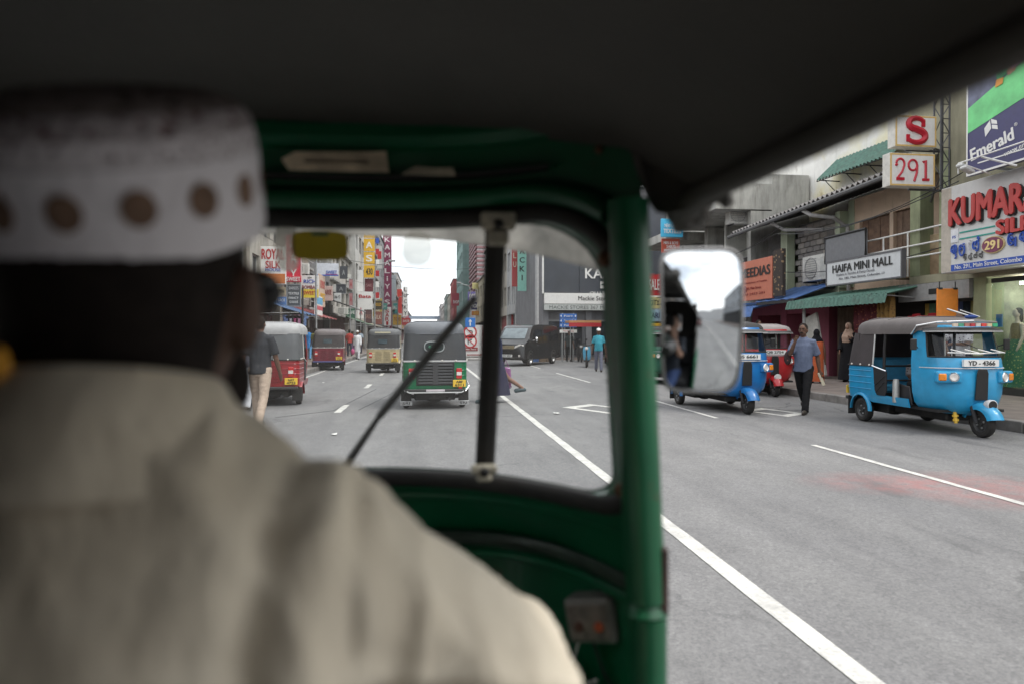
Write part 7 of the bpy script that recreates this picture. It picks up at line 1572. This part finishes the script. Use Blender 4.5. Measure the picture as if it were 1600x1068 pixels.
b = MB(); b.tube([mp(0,-.02,-.034), mp(-.03,-.04,-.07), V((XC + .545, .90, 1.40))], .008, 8); b.build('mirror_arm', BLACK, mr, w=True, smooth=60)
# ---------------------------------------------------------------- driver
HC = V((-.2175, .552, 1.455))
dr = thing('person', 'driver seen from behind in white patterned cap and cream shirt with arms on the handlebar', 'person', (HC.x, HC.y, 0))
DSK = plain((.085,.045,.03), .65, var=.2, scale=30, dirt=0, bmp=.1, bscale=150)
b = MB(); b.ball(HC, (.076,.095,.112), 20, 16); b.ball(HC + V((0,.02,-.06)), (.060,.070,.066), 16, 12); b.ball(HC + V((.0,.10,-.02)), (.014,.022,.022), 10, 8)
for s in (-1, 1): b.ball(HC + V((s*.082,-.012,-.015)), (.013,.022,.036), 10, 8); b.ball(HC + V((s*.088,-.026,-.002)), (.008,.012,.024), 8, 6)
b.tube([HC + V(q) for q in ((0,-.005,-.03),(0,-.028,-.09),(0,-.045,-.13),(0,-.045,-.26),(0,-.03,-.38),(0,-.02,-.55),(0,-.02,-.75))], [(.070,.066),(.066,.067),(.060,.058),(.085,.12),(.09,.14),(.10,.15),(.10,.15)], 16)
arms_ = []
for s in (-1, 1):
    sh, el, wr = HC + V((s*.150,-.045,-.205)), HC + V((s*.275,.055,-.345)), V((XC + s*.27, .775, 1.045)); arms_.append((s, sh, el, wr))
    b.tube([HC + V((s*.07,-.045,-.18)), sh, sh.lerp(el,.5), el, el.lerp(wr,.5), wr], [.04,.045,.045,.04,.038,.027], 12)
    d = (V((XC + s*.25, .835, 1.028)) - wr).normalized(); sd = d.cross(V((0,0,1))).normalized()
    b.tube([wr - d*.02, wr + d*.03, wr + d*.08], [.027,(.040,.017),(.042,.016)], 10)
    for q in range(4):
        o = sd*(-.030 + .020*q); k0 = wr + d*.075 + o; b.tube([k0, k0 + d*.03 + V((0,0,.008)), k0 + d*.052 + V((0,0,-.015)), k0 + d*.035 + V((0,0,-.04))], [.0095,.009,.009,.007], 8)
    k0 = wr + d*.03 - sd*.03*s; b.tube([k0, k0 + d*.03 + V((0,0,-.02)) - sd*.01*s, k0 + d*.055 + V((0,0,-.035))], [.012,.010,.008], 8)
for s in (-1, 1):
    b.tube([HC + V((s*.07,-.02,-.74)), HC + V((s*.09,.12,-.72)), HC + V((s*.16,.36,-.74)), HC + V((s*.15,.40,-.95)), HC + V((s*.14,.42,-1.12))], [.09,.085,.06,.05,.04], 12); b.tube([HC + V((s*.14,.38,-1.12)), HC + V((s*.15,.55,-1.13))], [.04,.03], 8)
link('body', remesh(b, .008, 3), DSK, dr).location = -V(dr.location)
def cream():
    m, n, l, bb = newmat('cream_cotton'); c_ = ramp(n, l, nz(n, l, 7, 5), .3, .7, (.74,.65,.50,1), (.84,.76,.61,1)); l.new(c_, bb.inputs['Base Color']); bb.inputs['Roughness'].default_value = .9; bb.inputs['Specular IOR Level'].default_value = .15
    bb.inputs['Sheen Weight'].default_value = .2; bump(n, l, bb, nz(n, l, 11, 4, .5, mapscale=(1.4,1.4,.5)), .6, .02); return m
CRM = cream()
b = MB(); b.tube([HC + V(q) for q in ((0,-.02,-.80),(0,-.02,-.62),(0,-.03,-.45),(0,-.035,-.30),(0,-.045,-.215),(0,-.05,-.175),(0,-.05,-.142),(0,-.05,-.112),(0,-.046,-.080))], [(.13,.175),(.14,.18),(.143,.188),(.138,.198),(.126,.204),(.118,.196),(.102,.165),(.085,.110),(.074,.068)], 24)
for s, sh, el, wr in arms_:
    q = el.lerp(wr, .42)
    b.tube([HC + V((s*.06,-.045,-.19)), sh, sh.lerp(el,.35), sh.lerp(el,.7), el + V((s*.004,0,-.004)), el.lerp(wr,.25), q], [.080,.072,.072,.068,.064,.062,.064], 16)
me = remesh(b, .0085, 4)
def shirt_fold(p):
    r = p - HC; side = r.x
    f = .008*noise.noise(p*V((9,9,4))) + .006*noise.noise(p*V((24,24,8)))
    rg = 1 - abs(noise.noise(p*V((13,13,5)) + V((3,1,7)))) * 2.2; f += .008*max(0, rg)**2
    f += .005*max(0, 1 - abs(noise.noise(V((r.x*14 + r.z*9, r.y*8, r.z*5)))) * 3)**2 * (1 if side > .05 else .4)
    f += -.012*math.exp(-((side - .118 - .12*(r.z+.2))/.011)**2) * (1 if r.z < -.15 else .5)      # armhole fold
    f += .006*math.exp(-((side - .145 - .12*(r.z+.2))/.016)**2)
    if side > .17: f += .006*sin((r.z*55 + side*40 + 2*noise.noise(p*9)))
    f += .009*math.exp(-((r.z + .225 + .05*side*side*20)/.009)**2) - .008*math.exp(-((r.z + .245 + .05*side*side*20)/.009)**2) * (1 if r.y < 0 and abs(side) < .12 else 0)   # yoke seam
    return f
displace(me, shirt_fold)
o = link('shirt', me, CRM, dr); o.location = -V(dr.location)
b = MB(); rows = []
for z, r_, y in ((-.140,.086,-.05),(-.110,.075,-.049),(-.070,.069,-.046),(-.064,.0695,-.046),(-.068,.075,-.047),(-.100,.092,-.05),(-.126,.108,-.052)): rows.append([HC + V((r_*cos(a), y + r_*1.02*sin(a), z - (.012*sin(a) if z > -.11 else 0) - (.03 if sin(a) > .93 else 0))) for a in [2*pi*i/40 for i in range(40)]])
b.grid(rows, True); b.build('collar', CRM, dr, w=True, smooth=70)
for s, sh, el, wr in arms_:
    q = el.lerp(wr, .40); d = (wr - el).normalized(); b = MB(); b.tube([q - d*.035, q - d*.03, q, q + d*.012], [.064,.072,.073,.066], 16); me = remesh(b, .007, 2)
    displace(me, lambda p: .007*noise.noise(p*30))
    link('cuff', me, CRM, dr).location = -V(dr.location)
b = MB(); b.ball(HC + V((0,-.022,.02)), (.083,.088,.102), 18, 12); b.ball(HC + V((0,-.045,-.045)), (.072,.055,.06), 14, 10); b.ball(HC + V((.040,.045,-.072)), (.034,.042,.040), 10, 8); b.ball(HC + V((-.040,.045,-.072)), (.034,.042,.040), 10, 8); b.ball(HC + V((0,.072,-.085)), (.04,.03,.03), 10, 8); ln_ = link('hair', remesh(b, .010, 2), HAIR, dr); ln_.location = -V(dr.location)
for s in (-1, 1):
    b = MB(); b.tube([HC + V((s*.086,-.03,.0)), HC + V((s*.088,.03,.012)), HC + V((s*.082,.085,.012))], .004, 6); b.ball(HC + V((s*.062,.088,.004)), (.027,.010,.022), 12, 8); b.build('sunglasses_side', BLACK, dr, w=True, smooth=60)
# cap: lace and brown top step darker upward, partly shade put into the colour
def capmat(key, base, hole, scale, th):
    m, n, l, bb = newmat(key); vo = n.new('ShaderNodeTexVoronoi'); vo.inputs['Scale'].default_value = scale; cc = n.new('ShaderNodeTexCoord'); l.new(cc.outputs['Object'], vo.inputs['Vector'])
    c_ = ramp(n, l, vo.outputs['Distance'], th, th + .12, (*hole, 1), (*base, 1)); l.new(c_, bb.inputs['Base Color']); bb.inputs['Roughness'].default_value = .9; bump(n, l, bb, vo.outputs['Distance'], .4); return m
CW = plain((.84,.81,.84), .9, var=.05, scale=12, dirt=0, bmp=.3, bscale=110); LACE = capmat('cap_lace', (.74,.70,.72), (.34,.29,.30), 150, .28); TOP_SHADED = capmat('cap_top', (.26,.22,.21), (.08,.055,.05), 110, .3)
MT = Matrix.Translation(HC + V((0,-.004,.044))) @ Matrix.Rotation(radians(21), 4, 'X') @ Matrix.Rotation(radians(-2), 4, 'Y')
def crow(r, z): return [MT @ V((r*.091*cos(a), r*.106*sin(a), z)) for a in [2*pi*i/48 for i in range(48)]]
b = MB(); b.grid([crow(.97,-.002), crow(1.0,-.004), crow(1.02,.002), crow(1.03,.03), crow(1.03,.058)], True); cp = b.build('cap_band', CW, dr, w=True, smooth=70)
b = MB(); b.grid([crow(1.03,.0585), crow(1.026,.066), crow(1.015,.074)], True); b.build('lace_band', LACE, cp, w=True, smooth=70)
b = MB(); b.grid([crow(1.015,.0742), crow(1.0,.081), crow(.95,.088)], True); b.build('lace_band', capmat('cap_lace_shaded', (.46,.42,.43), (.17,.10,.10), 130, .3), cp, w=True, smooth=70)
b = MB(); b.grid([crow(.95,.0882), crow(.86,.096), crow(.6,.102), crow(.3,.104), crow(.02,.105)], True); b.build('cap_top', TOP_SHADED, cp, w=True, smooth=70)
DOT = plain((.20,.125,.085), .9, var=.3, scale=60, dirt=0)
for k in range(15):
    a0 = 2*pi*(k + .42)/15; b = MB(); vs_ = []
    for rr in (0, .55, 1):
        for i in range(14):
            q = 2*pi*i/14; a = a0 + rr*.0108*cos(q)/.098; vs_.append(MT @ V((1.0335*.091*cos(a), 1.0335*.106*sin(a), .034 + rr*.0118*sin(q))))
    b.grid([vs_[0:14], vs_[14:28], vs_[28:42]], True); b.build('dot', DOT, cp, w=True, solid=.0008)
# ---------------------------------------------------------------- the photographer (only the mirror shows them)
ph, T, Ar, Lg, Tl = person('photographer on the rear bench holding a camera reflected in the wing mirror', (.0, -.40, .20), 0, 1.68, plain((.40,.24,.17), .55, var=.1, scale=20, dirt=0), cloth((.03,.035,.045)), .45, cloth((.03,.05,.12)), legs=((80,75),(80,75)), arms=((58,8,112,30),(58,8,112,30)), sit=True, shoe=None, group=None, vox=.016)
t2 = thing('photo_camera', 'black camera held up by the photographer reflected in the wing mirror', 'camera', (0, -.09, EYE)); b = MB(); b.box((-.07,-.035,-.05), (.07,.02,.045)); b.box((-.03,-.03,.0455), (.03,.015,.07)); b.build('camera_body', BLACK, t2, bevel=.008); b = MB(); b.lathe([(0,.021),(.036,.021),(.036,.055),(.030,.058),(.027,.05),(0,.045)], 20, Matrix.Rotation(pi/2, 4, 'Z')); b.build('lens', plain((.02,.02,.02), .3), t2, smooth=40)
